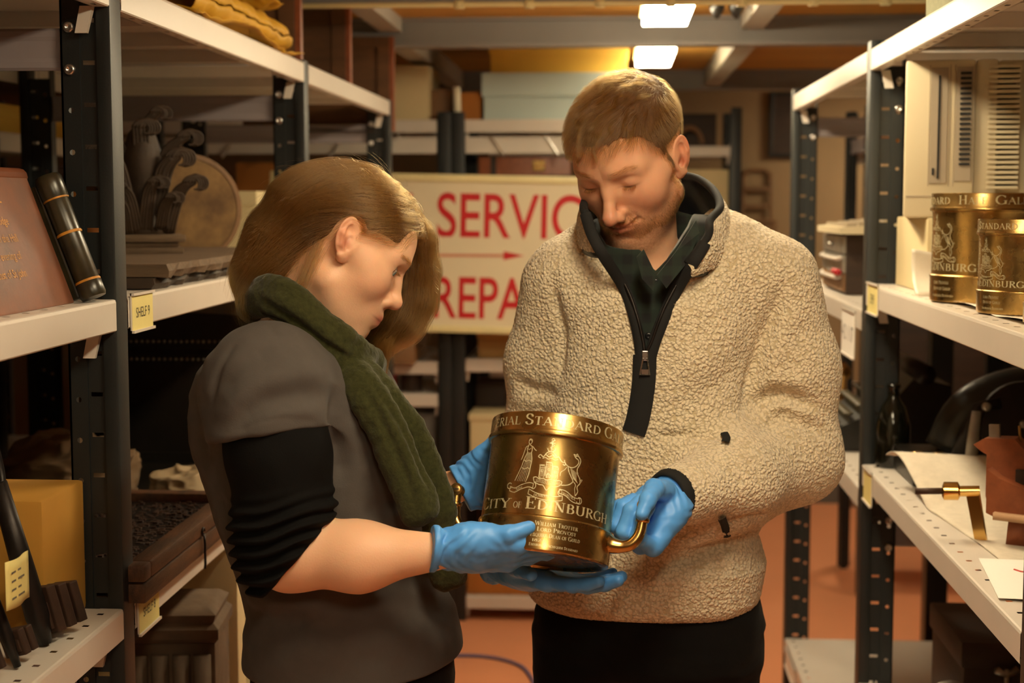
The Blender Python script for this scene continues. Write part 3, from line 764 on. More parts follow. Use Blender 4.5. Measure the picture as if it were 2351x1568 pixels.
def fleece_mat():
    m = mat('fleece_cream', srgb('#d8c8ab'), .95, sheen=.4); nt = m.node_tree; b = nt.nodes['Principled BSDF']
    tc = nt.nodes.new('ShaderNodeTexCoord'); L = nt.links.new
    n = nt.nodes.new('ShaderNodeTexNoise'); n.inputs['Scale'].default_value = 110; n.inputs['Detail'].default_value = 2
    ad = nt.nodes.new('ShaderNodeVectorMath'); ad.operation = 'MULTIPLY_ADD'; ad.inputs[1].default_value = (.006, .006, .006)
    L(tc.outputs['Object'], n.inputs[0]); L(n.outputs[1], ad.inputs[0]); L(tc.outputs['Object'], ad.inputs[2])
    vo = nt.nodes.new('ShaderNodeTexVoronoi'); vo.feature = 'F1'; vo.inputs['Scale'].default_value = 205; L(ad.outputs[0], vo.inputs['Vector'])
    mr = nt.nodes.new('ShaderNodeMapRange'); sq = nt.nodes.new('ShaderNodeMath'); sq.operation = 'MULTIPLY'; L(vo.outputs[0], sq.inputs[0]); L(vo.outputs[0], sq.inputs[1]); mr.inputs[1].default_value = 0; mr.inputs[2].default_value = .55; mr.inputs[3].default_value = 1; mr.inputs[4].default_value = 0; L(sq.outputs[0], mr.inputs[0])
    n2 = nt.nodes.new('ShaderNodeTexNoise'); n2.inputs['Scale'].default_value = 900; n2.inputs['Detail'].default_value = 3; L(tc.outputs['Object'], n2.inputs[0])
    ma = nt.nodes.new('ShaderNodeMath'); ma.operation = 'MULTIPLY_ADD'; ma.inputs[1].default_value = .28; L(n2.outputs[0], ma.inputs[0]); L(mr.outputs[0], ma.inputs[2])
    bp = nt.nodes.new('ShaderNodeBump'); bp.inputs['Strength'].default_value = 1; bp.inputs['Distance'].default_value = .0026
    L(ma.outputs[0], bp.inputs['Height']); L(bp.outputs[0], b.inputs['Normal'])
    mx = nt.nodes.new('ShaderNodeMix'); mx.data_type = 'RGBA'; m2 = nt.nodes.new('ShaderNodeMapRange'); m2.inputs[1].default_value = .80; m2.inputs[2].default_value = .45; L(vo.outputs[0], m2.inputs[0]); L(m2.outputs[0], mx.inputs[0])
    mx.inputs[6].default_value = (*srgb('#c9b793'), 1); mx.inputs[7].default_value = (*srgb('#ecdcbd'), 1); L(mx.outputs[2], b.inputs['Base Color'])  # darker backing and fibre shadow between the nubs, put into the colour
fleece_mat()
def plaid_mat():
    m = mat('plaid_green', srgb('#16211b'), .9, sheen=.2); nt = m.node_tree; b = nt.nodes['Principled BSDF']
    tc = nt.nodes.new('ShaderNodeTexCoord'); last = None
    for ax, ang in (('X', 0), ('Z', 0)):
        w = nt.nodes.new('ShaderNodeTexWave'); w.wave_type = 'BANDS'; w.bands_direction = ax; w.inputs['Scale'].default_value = 11; w.inputs['Distortion'].default_value = .3
        nt.links.new(tc.outputs['Object'], w.inputs[0]); mx = nt.nodes.new('ShaderNodeMix'); mx.data_type = 'RGBA'; mx.blend_type = 'MIX'
        cr = nt.nodes.new('ShaderNodeMapRange'); cr.inputs[1].default_value = .35; cr.inputs[2].default_value = .65; cr.inputs[4].default_value = .5; nt.links.new(w.outputs[1], cr.inputs[0])
        nt.links.new(cr.outputs[0], mx.inputs[0])
        if last is None: mx.inputs[6].default_value = (*srgb('#090c0e'), 1)
        else: nt.links.new(last, mx.inputs[6])
        mx.inputs[7].default_value = (*srgb('#1a2a20'), 1); last = mx.outputs[2]
    nt.links.new(last, b.inputs['Base Color'])
plaid_mat()
# ------------------------------------------------------------------ engraved lettering: a small roman alphabet drawn as pen strokes
def arc(cx, cy, rx, ry, a0, a1, n=12): return [(cx+rx*math.cos(math.radians(a0+(a1-a0)*i/n)), cy+ry*math.sin(math.radians(a0+(a1-a0)*i/n))) for i in range(n+1)]
# glyph: width, strokes (points, weight or None = by direction), serifs (x, y)
GL = {
 'I': (.34, [([(.17,0),(.17,1)],1)], [(.17,0),(.17,1)]),
 'L': (.62, [([(.17,0),(.17,1)],1),([(.17,.02),(.58,.02),(.6,.25)],0)], [(.17,1),(.17,0)]),
 'T': (.70, [([(.35,0),(.35,1)],1),([(.04,.78),(.05,.98),(.65,.98),(.66,.78)],0)], [(.35,0)]),
 'E': (.66, [([(.17,0),(.17,1)],1),([(.17,.02),(.58,.02),(.62,.24)],0),([(.17,.98),(.56,.98),(.58,.78)],0),([(.17,.52),(.45,.52)],0),([(.45,.4),(.45,.63)],0)], [(.17,1),(.17,0)]),
 'F': (.60, [([(.17,0),(.17,1)],1),([(.17,.98),(.56,.98),(.58,.76)],0),([(.17,.5),(.44,.5)],0),([(.44,.38),(.44,.62)],0)], [(.17,0),(.17,1)]),
 'H': (.86, [([(.17,0),(.17,1)],1),([(.69,0),(.69,1)],1),([(.17,.5),(.69,.5)],0)], [(.17,0),(.17,1),(.69,0),(.69,1)]),
 'N': (.86, [([(.17,0),(.17,1)],0),([(.15,1),(.7,0)],1),([(.7,0),(.7,1)],0)], [(.17,0),(.17,1),(.7,1)]),
 'M': (1.0, [([(.15,0),(.18,1)],0),([(.18,1),(.5,.05)],1),([(.5,.05),(.82,1)],0),([(.82,1),(.85,0)],1)], [(.15,0),(.85,0),(.16,1),(.84,1)]),
 'A': (.80, [([(.08,0),(.4,1)],0),([(.38,1),(.72,0)],1),([(.2,.35),(.6,.35)],0)], [(.08,0),(.72,0)]),
 'V': (.80, [([(.08,1),(.42,0)],1),([(.4,0),(.72,1)],0)], [(.08,1),(.72,1)]),
 'W': (1.1, [([(.06,1),(.34,0)],1),([(.34,0),(.55,.9)],0),([(.55,.9),(.8,0)],1),([(.8,0),(1.04,1)],0)], [(.06,1),(1.04,1)]),
 'Y': (.76, [([(.06,1),(.38,.48)],1),([(.38,.48),(.7,1)],0),([(.38,0),(.38,.5)],1)], [(.38,0),(.06,1),(.7,1)]),
 'P': (.64, [([(.17,0),(.17,1)],1),([(.17,.98),(.34,.98)]+arc(.34,.74,.24,.24,90,-90)+[(.17,.5)],None)], [(.17,0),(.17,1)]),
 'R': (.74, [([(.17,0),(.17,1)],1),([(.17,.98),(.34,.98)]+arc(.34,.76,.22,.22,90,-90)+[(.17,.54)],None),([(.34,.54),(.66,.0)],1)], [(.17,0),(.17,1),(.68,0)]),
 'B': (.68, [([(.17,0),(.17,1)],1),([(.17,.98),(.34,.98)]+arc(.34,.76,.2,.22,90,-90)+[(.17,.54)],None),([(.17,.54),(.36,.54)]+arc(.36,.28,.24,.26,90,-90)+[(.17,.02)],None)], []),
 'D': (.80, [([(.17,0),(.17,1)],1),([(.17,.98),(.3,.98)]+arc(.3,.5,.42,.48,90,-90,16)+[(.17,.02)],None)], []),
 'O': (.84, [(arc(.42,.5,.36,.5,0,360,24),None)], []),
 'Q': (.84, [(arc(.42,.5,.36,.5,0,360,24),None),([(.4,.12),(.8,-.18)],1)], []),
 'C': (.78, [(arc(.43,.5,.36,.5,42,318,20),None),([(.7,.98),(.7,.72)],0),([(.7,.02),(.7,.26)],0)], []),
 'G': (.84, [(arc(.43,.5,.36,.5,42,330,20),None),([(.7,.98),(.7,.72)],0),([(.72,.02),(.72,.42)],1),([(.58,.42),(.84,.42)],0)], []),
 'S': (.60, [([(.5,.74)]+arc(.3,.75,.2,.25,25,180,8)+[(.14,.62),(.46,.4)]+arc(.3,.25,.22,.25,35,-160,10)+[(.08,.26)],None)], []),
 'U': (.84, [([(.17,1),(.17,.32)]+arc(.43,.3,.26,.29,180,360,10)+[(.69,1)],None)], [(.17,1),(.69,1)]),
 'X': (.8, [([(.1,1),(.7,0)],1),([(.1,0),(.7,1)],0)], [(.1,0),(.7,0),(.1,1),(.7,1)]),
 '1': (.4, [([(.2,0),(.2,1)],1)], [(.2,0)]), '8': (.56, [(arc(.28,.76,.18,.22,0,360,14),None),(arc(.28,.27,.22,.26,0,360,14),None)], []),
 '2': (.56, [(arc(.28,.74,.2,.25,160,-30,10)+[(.06,.02),(.5,.02)],None)], []), '4': (.6, [([(.42,0),(.42,1),(.05,.3),(.56,.3)],None)], []),
 '.': (.2, [([(.1,0),(.1,.08)],1)], []), ',': (.22, [([(.12,.08),(.07,-.14)],0)], []), ' ': (.38, [], [])}
def stroke_quads(pts, wf, out):
    P = np.array(pts, float); n = len(P)
    T = np.zeros_like(P); T[1:-1] = P[2:]-P[:-2]; T[0] = P[1]-P[0]; T[-1] = P[-1]-P[-2]; T /= np.maximum(np.linalg.norm(T, axis=1, keepdims=True), 1e-9)
    N = np.stack([-T[:, 1], T[:, 0]], 1); w = np.array([wf(t) for t in T])[:, None]/2
    L = P+N*w; R = P-N*w
    for i in range(n-1): out.append((L[i], L[i+1], R[i+1], R[i]))
def word(txt, size, first=1.28, thick=.155, thin=.055):
    """quads in the plane; capitals marked by upper case are taller than small ones (lower case = small capitals)"""
    out = []; x = 0
    for ch in txt:
        up = ch.upper(); k = size*(first if ch.isupper() else 1); w, st, sf = GL[up]; q = []
        for pts, wt in st:
            if wt is None: f = lambda t: thin+(thick-thin)*abs(t[1])**1.3
            else: f = lambda t, a=(thick if wt else thin): a
            stroke_quads(pts, f, q)
        for sx, sy in sf: stroke_quads([(sx-.14, sy), (sx+.14, sy)], lambda t: thin*.9, q)
        out += [[(x+p[0]*k, p[1]*k) for p in qd] for qd in q]; x += (w+.06)*k
    return out, x
def wrap(quads, r, s0, z0, sub=1):
    vs = []; fs = []
    for q in quads:
        b = len(vs)
        for x, y in q:
            a = (s0+x)/r-math.pi/2; vs.append((r*math.cos(a), r*math.sin(a), z0+y))
        fs.append((b, b+1, b+2, b+3))
    return vs, fs
mat('engraving', srgb('#e9dcae'), .42, .55, noise=.25, nscale=200)
JR = .0885
# the crest as drawn lines (positions read off the vessel, x along the curve and height, millimetres)
def crest():
    q = []; W = 1.0
    def ln(pts, w=.75, k=5): stroke_quads(catmull(pts, k) if len(pts) > 2 else pts, lambda t: w, q)
    def pl(pts, w=.7): stroke_quads(pts, lambda t: w, q)
    # castle: three towers with battlements, windows, gate, standing on a rock
    for x0, x1, z0, z1 in ((-9.5, -4.2, -4, 8), (-3.2, 3.0, -2, 11.5), (4.0, 9.5, -4, 8)):
        pl([(x0, z0), (x0, z1), (x1, z1), (x1, z0)]); n = 4; d = (x1-x0)/n
        for i in range(n): pl([(x0-.4+i*d, z1), (x0-.4+i*d, z1+1.4), (x0+.4*d+i*d, z1+1.4), (x0+.4*d+i*d, z1)], .6)
        pl([(x0-.5, z1-1.6), (x1+.5, z1-1.6)], .6)
        for k in range(5): pl([(x0+.6+k*.28*(x1-x0)*.6, z0+1), (x0+.6+k*.28*(x1-x0)*.6, z1-2.4)], .35)
        c = (x0+x1)/2; pl([(c-.8, z0+6), (c-.8, z0+8.2), (c+.8, z0+8.2), (c+.8, z0+6), (c-.8, z0+6)], .6)
    pl([(-9.5, -4), (9.5, -4)]); pl([(-4.2, 3), (-3.2, 3)]); pl([(3, 3), (4, 3)])
    ln([(-1.9, -4), (-1.9, -1), (0, .9), (1.9, -1), (1.9, -4)], .9); pl([(0, -4), (0, .4)], .5); pl([(-1, -4), (-1, -.2)], .5); pl([(1, -4), (1, -.2)], .5)
    ln([(-15, -4.5), (-12, -4), (-9, -5.5), (-5, -4.8), (-1, -6), (3, -5), (8, -5.6), (12, -5), (15, -6)], .9); ln([(-15, -4.5), (-13.5, -9), (-8, -11.5), (-4, -12), (0, -16.5), (3.5, -13), (9, -12), (13.5, -9.5), (15, -6)], .9)
    for i in range(16): x = -12+i*1.6; ln([(x, -6), (x+.8, -8.5), (x-.4, -11+.3*abs(i-8))], .45, 3)
    # helmet, mantling and anchor
    ln([(-10, 16), (-12.5, 17.5), (-10.5, 19.6), (-7.5, 17.6), (-5, 20), (-1.5, 18), (2, 20), (5, 18), (8.5, 19.2), (11, 16), (13, 14.5), (16, 14), (15.5, 11.5), (13.5, 12.6)], 1.0); ln([(-8, 16), (-5, 17), (-2, 15.6), (1, 16.8), (5, 15.4), (8, 16.5)], .8)
    ln([(-6, 20), (-3, 23), (0, 23.6), (3, 22.8), (6, 19.5)], .9); ln([(-3, 20.5), (0, 22), (3.4, 20)], .6)
    pl([(0, 24), (.6, 35)], .9); ln([(-4, 27), (-3, 24.6), (0, 23.8), (3.4, 25), (4.2, 28)], .9); pl([(-2.6, 32.6), (3.2, 33)], .9); ln([(3, 36), (-1.4, 33), (2.6, 30.5), (-1.2, 28), (1.8, 26)], .6); ln([(.6, 35), (-.8, 36.4), (.8, 37.8), (2.2, 36.4), (.6, 35)], .5)
    # robed woman
    ln(arc(-23, 32.2, 1.7, 2.2, 0, 360, 10), .6, 2); ln([(-24.8, 33.4), (-23.4, 35.4), (-21.4, 34.4), (-21, 31.6)], .7)
    ln([(-22.6, 30), (-22.2, 28.4), (-19.6, 27.2), (-17, 24.4), (-15.2, 23.4)], .8); ln([(-24, 30), (-24.6, 28.2), (-27, 26.8), (-28.4, 22), (-29.6, 17), (-31, 13)], .8)
    ln([(-24.6, 28), (-25.6, 24), (-25, 21.2), (-27.6, 14), (-29.6, 6), (-32.6, -2), (-35.4, -9)], .9); ln([(-20.6, 27), (-20, 23), (-20.4, 21), (-19, 14), (-19.6, 6), (-20.4, -2), (-23, -10)], .9)
    ln([(-25, 21.2), (-22.6, 20.4), (-20.4, 21)], .7); ln([(-27.4, 13), (-25, 11.6), (-22, 13), (-19.2, 11.4)], .8); ln([(-29, 5), (-26, 3.6), (-22.6, 5), (-19.8, 3.4)], .8)
    for i in range(6): ln([(-24.6+.8*i, 20), (-26.4+1.3*i, 10), (-29.4+1.7*i, 0), (-32.6+2*i, -9.4)], .45, 3)
    ln([(-25, 25.4), (-23.4, 24), (-21.8, 25.6)], .5)
    # hind on its hind legs
    ln([(30, 22.6), (28, 23.6), (25.6, 22), (27.4, 20.6), (29.4, 19.4), (30, 16.4), (27.6, 12.6), (23.6, 10.4), (19, 11.2), (15.6, 14.2), (14.6, 17)], .9); ln([(25.6, 22), (23.8, 24.6), (26.2, 24), (27.6, 25.6), (28.8, 23.4)], .7)
    ln([(30, 22.6), (32, 19.4), (31.4, 15), (29.4, 10), (30.4, 5), (33.4, .4), (34.2, -4), (31.4, -8.4), (32.8, -13), (30.6, -18)], .9); ln([(19, 11.2), (20.6, 6), (23.4, 1.4), (26, -3), (24, -6.4), (19.6, -8.6), (14.6, -9.4)], .9); ln([(26, -3), (29.4, -6.4), (29, -11), (30.6, -18)], .7)
    ln([(18, 10), (16, 7), (12.6, 4), (12, 0)], .7); ln([(34, -1), (36.2, 0), (35.4, -2.6)], .6)
    for i in range(7): ln([(22+i*1.1, 10-.6*i), (24+i*.95, 4-.9*i), (26.4+i*.9, -1-.6*i)], .4, 3)
    # scroll with the motto
    def band(a, b):
        ln(a, .8); ln(b, .8); pl([a[0], b[0]], .7); pl([a[-1], b[-1]], .7)
    band([(-40, -15), (-34, -16.6), (-27, -13), (-19, -10.4), (-14, -11)], [(-40.4, -19.6), (-34, -21), (-27, -17.6), (-19.4, -15), (-14.4, -15.6)])
    band([(-18, -17), (-10, -20.4), (0, -22), (10, -22), (17, -20)], [(-18.6, -22), (-10, -25.2), (0, -26.8), (10, -26.6), (17.4, -24.8)])
    band([(13, -13.6), (20, -14.6), (28, -19), (33, -20), (36, -19)], [(13.4, -18), (20, -19.4), (27.6, -24), (33, -25), (36.6, -24)])
    ln(arc(-41, -14.4, 3, 3, 40, 330, 8), .8, 2); ln(arc(-14, -13, 2.6, 3.4, 90, -140, 8), .8, 2); ln(arc(35.6, -22, 3, 3.4, 120, -160, 8), .8, 2); ln(arc(14.6, -17.4, 2.4, 3, 60, 300, 8), .8, 2)
    for t, x, z, s, dz in (('NISI', -33, -19.6, 2.7, .42), ('DOMINUS', -12.5, -24, 2.7, 0), ('FRUSTRA', 15.5, -18, 2.5, -.36)):
        u, w = word(t.lower(), s); q += [[(x+p[0]*1.15, z+p[1]+dz*p[0]) for p in qd] for qd in u]
    return q
CREST = crest()
def make_jug(name, M, sc, parts, spin=0.0, label='', group=None, lines=True, loc=None):
    """tapered brass measure: banded body, foot band, rim, two upturned handles; parts: engraved words (text, size, s, z, radius)"""
    root = empty(name, (0, 0, 0)); root.matrix_world = M @ RZ(spin); root.scale = (sc,)*3
    tag(root, label, 'measuring vessel', group)
    prof = [(.0, -.097), (.076, -.097), (.080, -.1), (.087, -.1), (.0903, -.098), (.0906, -.094), (.0906, -.061), (.0912, -.0585), (.0912, -.056), (.0900, -.0540), (JR, -.0530), (JR, -.02), (JR, .02), (JR, .050), (.0895, .053), (.0925, .054), (.0932, .057), (.0925, .060), (.0912, .062), (.0912, .082), (.0904, .084), (.0868, .084), (.0855, .082), (.0848, .05), (.0848, -.085), (.08, -.09), (0, -.09)]
    b = MB().lathe(prof, 96, caps=(False, False)); b.build('body', 'brass', root, angle=35)
    MB().lathe([(.0885, -.0535), (.0905, -.0540), (.0916, -.0565), (.0905, -.0590), (.0890, -.0595)], 96, caps=(False, False)).build('groove_band', 'brass', root, smooth=True)
    for s in (-1, 1):
        P = catmull([(s*.083, 0, -.068), (s*.100, 0, -.071), (s*.117, 0, -.068), (s*.1275, 0, -.055), (s*.1305, 0, -.037), (s*.131, 0, -.016)], 6)
        rd = np.interp(np.linspace(0, 1, len(P)), [0, .12, .3, .7, 1], [.017, .0115, .0085, .0072, .0068])
        h = MB().tube(P, list(rd), 18).build('handle', 'brass', root, smooth=True); h.rotation_euler = (0, 0, -.24)
        b = MB(); b.cyl((s*.131, -.007, -.014), (s*.131, .007, -.014), .0088, n=22); b.lathe([(.0075, 0), (.0095, .002), (.0095, .005), (.006, .0075)], 20, M=TR(s*.131, 0, -.037)); b.build('pivot', 'brass', h, smooth=False, angle=40)
        b = MB(); b.lathe([(.0058, 0), (.0058, .0012), (.0042, .0020)], 18, M=TR(s*.131, -.0068, -.014) @ RX(math.pi/2)); b.build('screw', 'brass_old', h, angle=40)
        MB().box((s*.131-.0045, -.0095, -.0148), (s*.131+.0045, -.0086, -.0134), M=None).build('screw_slot', 'black_slot', h)
    if lines:
        k = .00128; v, f = wrap([[(p[0]*k, p[1]*k) for p in q] for q in CREST], JR+.00025, -.005, .0010)
        MB().add(v, f).build('crest', 'engraving', root, fix=False)
    for t, size, a0, a1, z, r in parts:
        q, w = word(t, size); s0 = math.radians(a0)*r; fs = math.radians(a1-a0)*r/w; v, f = wrap([[(p[0]*fs, p[1]) for p in qd] for qd in q], r+.00025, s0, z)
        MB().add(v, f).build('inscription', 'engraving', root, fix=False)
    return root
dj = nrm(ray(1268, 1122)); upj = nrm(UP-dj*(UP@dj)); rtj = np.cross(dj, upj)
ti, el = math.radians(7.2), math.radians(10.5)
axz = math.cos(el)*(upj*math.cos(ti)+rtj*math.sin(ti))+math.sin(el)*dj; axx = rtj*math.cos(ti)-upj*math.sin(ti); axy = np.cross(axz, axx)
JM = Matrix([[axx[i], axy[i], axz[i], PY(1264, 1120, 2.05)[i]] for i in range(3)]+[[0, 0, 0, 1]])
CITYW = [('City', .0120, -76, -33.5, -.0462, JR), ('of', .0080, -31, -23, -.0462, JR), ('Edinburgh', .0120, -20, 64, -.0462, JR)]
jug = make_jug('measuring_jug', JM, 1.0, [('Imperial', .0112, -88, -33, .0655, .0912), ('Standard', .0112, -29, 39, .0655, .0912), ('Gallon', .0112, 43, 93, .0655, .0912)]+CITYW+[
    ('William Trotter', .0044, -9, 28, -.0672, .0906), ('of Ballindean, Lord Provost', .0042, -44, 27, -.0745, .0906), ('Esquire Dean of Guild', .0042, -12, 31, -.0820, .0906), ('1824', .0038, -10, 1, -.0885, .0906), ('Edinburgh Exchequer Standard', .0028, -12, 30, -.0942, .0906)],
    label='engraved brass gallon measure with two handles held between the two people')
# ------------------------------------------------------------------ the man in the fleece
man = empty('person', (PY(1480, 900, 2.36)[0], 2.36, 0), 0, 'short haired bearded man in a cream fleece holding the brass measure by its handle', 'person')
MO = np.array(man.location)
RmH = Rm(math.radians(-26.5), math.radians(33), math.radians(4)); cmH = A(.0215, 2.33, 1.642)
cmH = (cmH+RmH @ A(0, 0, 0)).astype(f4)
def pt(x, y, Y): return PY(x, y, Y).astype(f4)
rows = [1390, 1330, 1280, 1215, 1160, 1100, 1000, 900, 800, 700, 620, 560, 510, 470]
Lc = [1218, 1208, 1212, 1222, 1235, 1245, 1262, 1272, 1276, 1270, 1256, 1264, 1322, 1400]
Rc = [1738, 1746, 1754, 1738, 1766, 1757, 1735, 1728, 1732, 1750, 1772, 1778, 1738, 1660]
TZ = np.array([PY(1480, r, 2.36)[2] for r in rows]); TC = np.array([(PY(a, r, 2.36)[0]+PY(b, r, 2.36)[0])/2 for a, b, r in zip(Lc, Rc, rows)])
TW = np.array([(PY(b, r, 2.36)[0]-PY(a, r, 2.36)[0])/2 for a, b, r in zip(Lc, Rc, rows)])
TD = np.array([.128, .134, .136, .128, .136, .134, .130, .128, .128, .125, .112, .098, .082, .068])
TY = np.array([2.355, 2.355, 2.355, 2.36, 2.355, 2.355, 2.36, 2.365, 2.37, 2.375, 2.38, 2.385, 2.39, 2.395])
mR = np.stack([[math.cos(.16), -math.sin(.16), 0], [math.sin(.16), math.cos(.16), 0], [0, 0, 1]], 1).astype(f4)
xo = float(TC.mean()); mo = A(xo, 2.36, 0)
def m_torso(p, off=0.0): return loft(p, TZ, TC-xo, TY-2.36, TW, TD, 2.35, mR, mo)-off
shR, elR, wrR = pt(1278, 660, 2.38), pt(1236, 1000, 2.43), pt(1178, 1300, 2.19)
shL, elL, wrL = pt(1785, 648, 2.36), pt(1822, 1050, 2.35), pt(1548, 1138, 2.13)
def m_arms(p, off=0.0):
    a = chain(p, [shR, (shR*.5+elR*.5)+A(-.006, 0, 0), elR, (elR+wrR)/2, wrR], [.058+off, .056+off, .052+off, .045+off, .034+off], .03)
    a = smax(a, plane(p, wrR, wrR-elR), .01)
    b = chain(p, [shL, (shL+elL)/2+A(.01, 0, 0), elL, (elL+wrL)/2+A(.0, -.008, -.004), wrL], [.066+off, .064+off, .066+off, .056+off, .040+off], .035)
    b = smax(b, plane(p, wrL+A(-.012, 0, 0), wrL-elL), .01)
    return smin(a, b, .005)
VP = [(1338, 470), (1345, 492), (1375, 560), (1418, 628), (1448, 690), (1468, 760), (1476, 822), (1486, 822), (1503, 780), (1530, 715), (1565, 640), (1605, 590), (1650, 520), (1660, 470), (1600, 380), (1400, 380)]
def topx(p):
    q = p.astype(float)-CAM; w = q @ FWD; return 1175.5+F*(q @ RT)/w, 784-F*(q @ UP)/w
def m_solid(p): return smin(m_torso(p), m_arms(p), .045)
def m_fleece(p):
    d = m_solid(p); x, y = topx(p)
    cut = np.maximum(sd_poly(x, y, VP)/1500, p[:, 1]-2.40).astype(f4)
    d = smax(d, -cut, .008)
    d = smax(d, -cap(p, A(.06, 2.42, 1.44), A(.056, 2.39, 1.60), .074, .106), .01)      # neck hole
    return smax(d, -(p[:, 2]-TZ[0]-.012*np.cos((p[:, 0]-xo)*9)+.012), .012)
Fl = lambda pts, dz=0: hits(m_solid, pts, near=1.7)
lo = A(xo-.36, 1.98, TZ[0]-.03); hi = A(xo+.36, 2.60, TZ[-1]+.09)
v, q = mesh_sdf(m_fleece, lo, hi, .0018); N = normals(v, q)
FO = [  # folds of the jacket: lines on its surface, depth, width
    ([(1800, 640), (1775, 720), (1745, 800), (1722, 880), (1712, 960)], -.014, .012), ([(1830, 700), (1790, 800), (1760, 880)], .006, .014),
    ([(1720, 940), (1770, 905), (1830, 920), (1880, 935)], -.012, .012), ([(1735, 985), (1790, 955), (1850, 975), (1895, 1000)], -.008, .010),
    ([(1720, 900), (1790, 870), (1870, 880)], .007, .014), ([(1740, 965), (1800, 930), (1880, 955)], .007, .010),
    ([(1270, 640), (1290, 760), (1282, 880)], -.010, .010), ([(1180, 870), (1230, 900), (1280, 905)], -.009, .012), ([(1175, 925), (1230, 915), (1280, 935)], .005, .012),
    ([(1500, 1005), (1580, 1000), (1665, 1005)], -.007, .008), ([(1290, 930), (1360, 900), (1440, 880)], -.004, .02), ([(1640, 560), (1600, 640), (1560, 700)], -.006, .014),
    ([(1560, 880), (1640, 800), (1720, 720)], .006, .03), ([(1530, 960), (1620, 900), (1700, 850)], -.005, .02), ([(1660, 1200), (1720, 1190), (1765, 1180)], -.008, .01),
    ([(1500, 1300), (1600, 1275), (1700, 1235), (1745, 1212)], -.012, .012), ([(1480, 1250), (1600, 1235), (1720, 1200)], .007, .016), ([(1260, 560), (1310, 640), (1330, 760)], .005, .03),
    ([(1830, 560), (1860, 640), (1870, 760)], .004, .03), ([(1640, 1110), (1720, 1080), (1800, 1120)], -.003, .02)]
LN = [(Fl(P), a, w) for P, a, w in FO]
v = folds(v, N, LN); N = normals(v, q)
v = v+N*(.0035*vnoise(v, 11, 1)+.0012*vnoise(v, 26, 2))[:, None].astype(f4)
F1, F2 = worley(v+.0014*np.stack([vnoise(v, 130, 4), vnoise(v, 130, 5), vnoise(v, 130, 6)], 1), 180, 3)
v = v+N*(.0011*(1-np.exp(-5.5*(F2-F1)))+.0004*vnoise(v, 380, 8))[:, None].astype(f4)
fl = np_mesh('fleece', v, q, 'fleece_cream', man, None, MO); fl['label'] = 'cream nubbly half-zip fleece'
# body under the clothes: head, neck, trunk, arms and legs in one skin
hips = [pt(1345, 1440, 2.36), pt(1618, 1440, 2.36)]; feet = [A(hips[0][0]-.005, 2.37, .09), A(hips[1][0]+.02, 2.38, .09)]
kn = [A(hips[i][0]+(.0, .012)[i], 2.345, .50) for i in (0, 1)]
def m_head(p): return head_sdf((p-cmH) @ RmH, MAN_FACE)
def m_neck(p): return smin(cap(p, A(.045, 2.415, 1.40), A(.035, 2.375, 1.58), .062, .058), cap(p, A(.05, 2.375, 1.44), A(.030, 2.335, 1.55), .034, .028), .04)
def m_body(p):
    d = smin(m_head(p), m_neck(p), .022)
    t = smin(m_torso(p, -.030), m_arms(p, -.024), .03)
    for i in (0, 1): t = smin(t, chain(p, [hips[i], kn[i], feet[i]], [.072, .05, .035], .02), .03)
    t = smin(t, cap(p, hips[0], hips[1], .07), .04)
    return smin(d, t, .03)
vh, qh = mesh_sdf(lambda p: smin(smin(m_head(p), m_neck(p), .022), smax(m_torso(p, -.046), plane(p, A(0, 2.3, 1.452), (0, -.5, 1)), .02), .022), cmH-A(.16, .19, .26), cmH+A(.16, .17, .16), .0015)
vb, qb = mesh_sdf(m_body, A(xo-.34, 1.95, .03), A(xo+.34, 2.58, 1.40), .008)
cb = np.concatenate([skin_colors((vh-cmH) @ RmH, True), np.tile(np.array(srgb('#e0ac8a')), (len(vb), 1))])
cb[:len(vh)] *= 1
np_mesh('body', np.concatenate([vh, vb]), np.concatenate([qh, qb+len(vh)]), 'skin', man, cb, MO)
# hair: a cap grown from the scalp, short strands on it, beard and brows
qh_l = ((vh-cmH) @ RmH).astype(float); Nh = normals(vh, qh)
def hairmask(q):
    ax = np.abs(q[:, 0]); y = q[:, 1]; z = q[:, 2]
    line = np.interp(y, [-.2, -.06, -.045, -.03, -.018, .004, .012, .020, .028, .040, .052, .066, .09], [-.062, -.058, -.045, -.02, .014, .014, -.022, -.020, .012, .032, .056, .062, .060])
    line = line+np.where(y > .03, -.020*np.clip(1-ax/.045, 0, 1)*0+.0, 0)
    line = line+.0035*vnoise(q, 130, 4)
    return np.clip((z-line)/.009+.5, 0, 1)*np.where((ax > .0725*1.0) & (np.abs(y+.014) < .03) & (z < .018), 0, 1)
mk = hairmask(qh_l); off = (.0008+.0045*np.clip((qh_l[:, 2]-.02)/.06, 0, 1))*mk
fs = qh[(mk[qh] > .8).all(1)]; used = np.unique(fs); rm = np.full(len(vh), -1); rm[used] = np.arange(len(used))
cap_o = np_mesh('hair', vh[used]+Nh[used]*off[used][:, None].astype(f4)+Nh[used]*(.0012*vnoise(vh[used], 120, 2))[:, None].astype(f4), rm[fs], 'hair_shell_man', man, None, MO); cap_o['label'] = 'short sandy brown hair'
def pick(mask, n, seed):
    g = np.random.default_rng(seed); i = g.choice(len(mask), n, p=mask/mask.sum()); return vh[i]+g.normal(0, .0007, (n, 3)).astype(f4), qh_l[i]
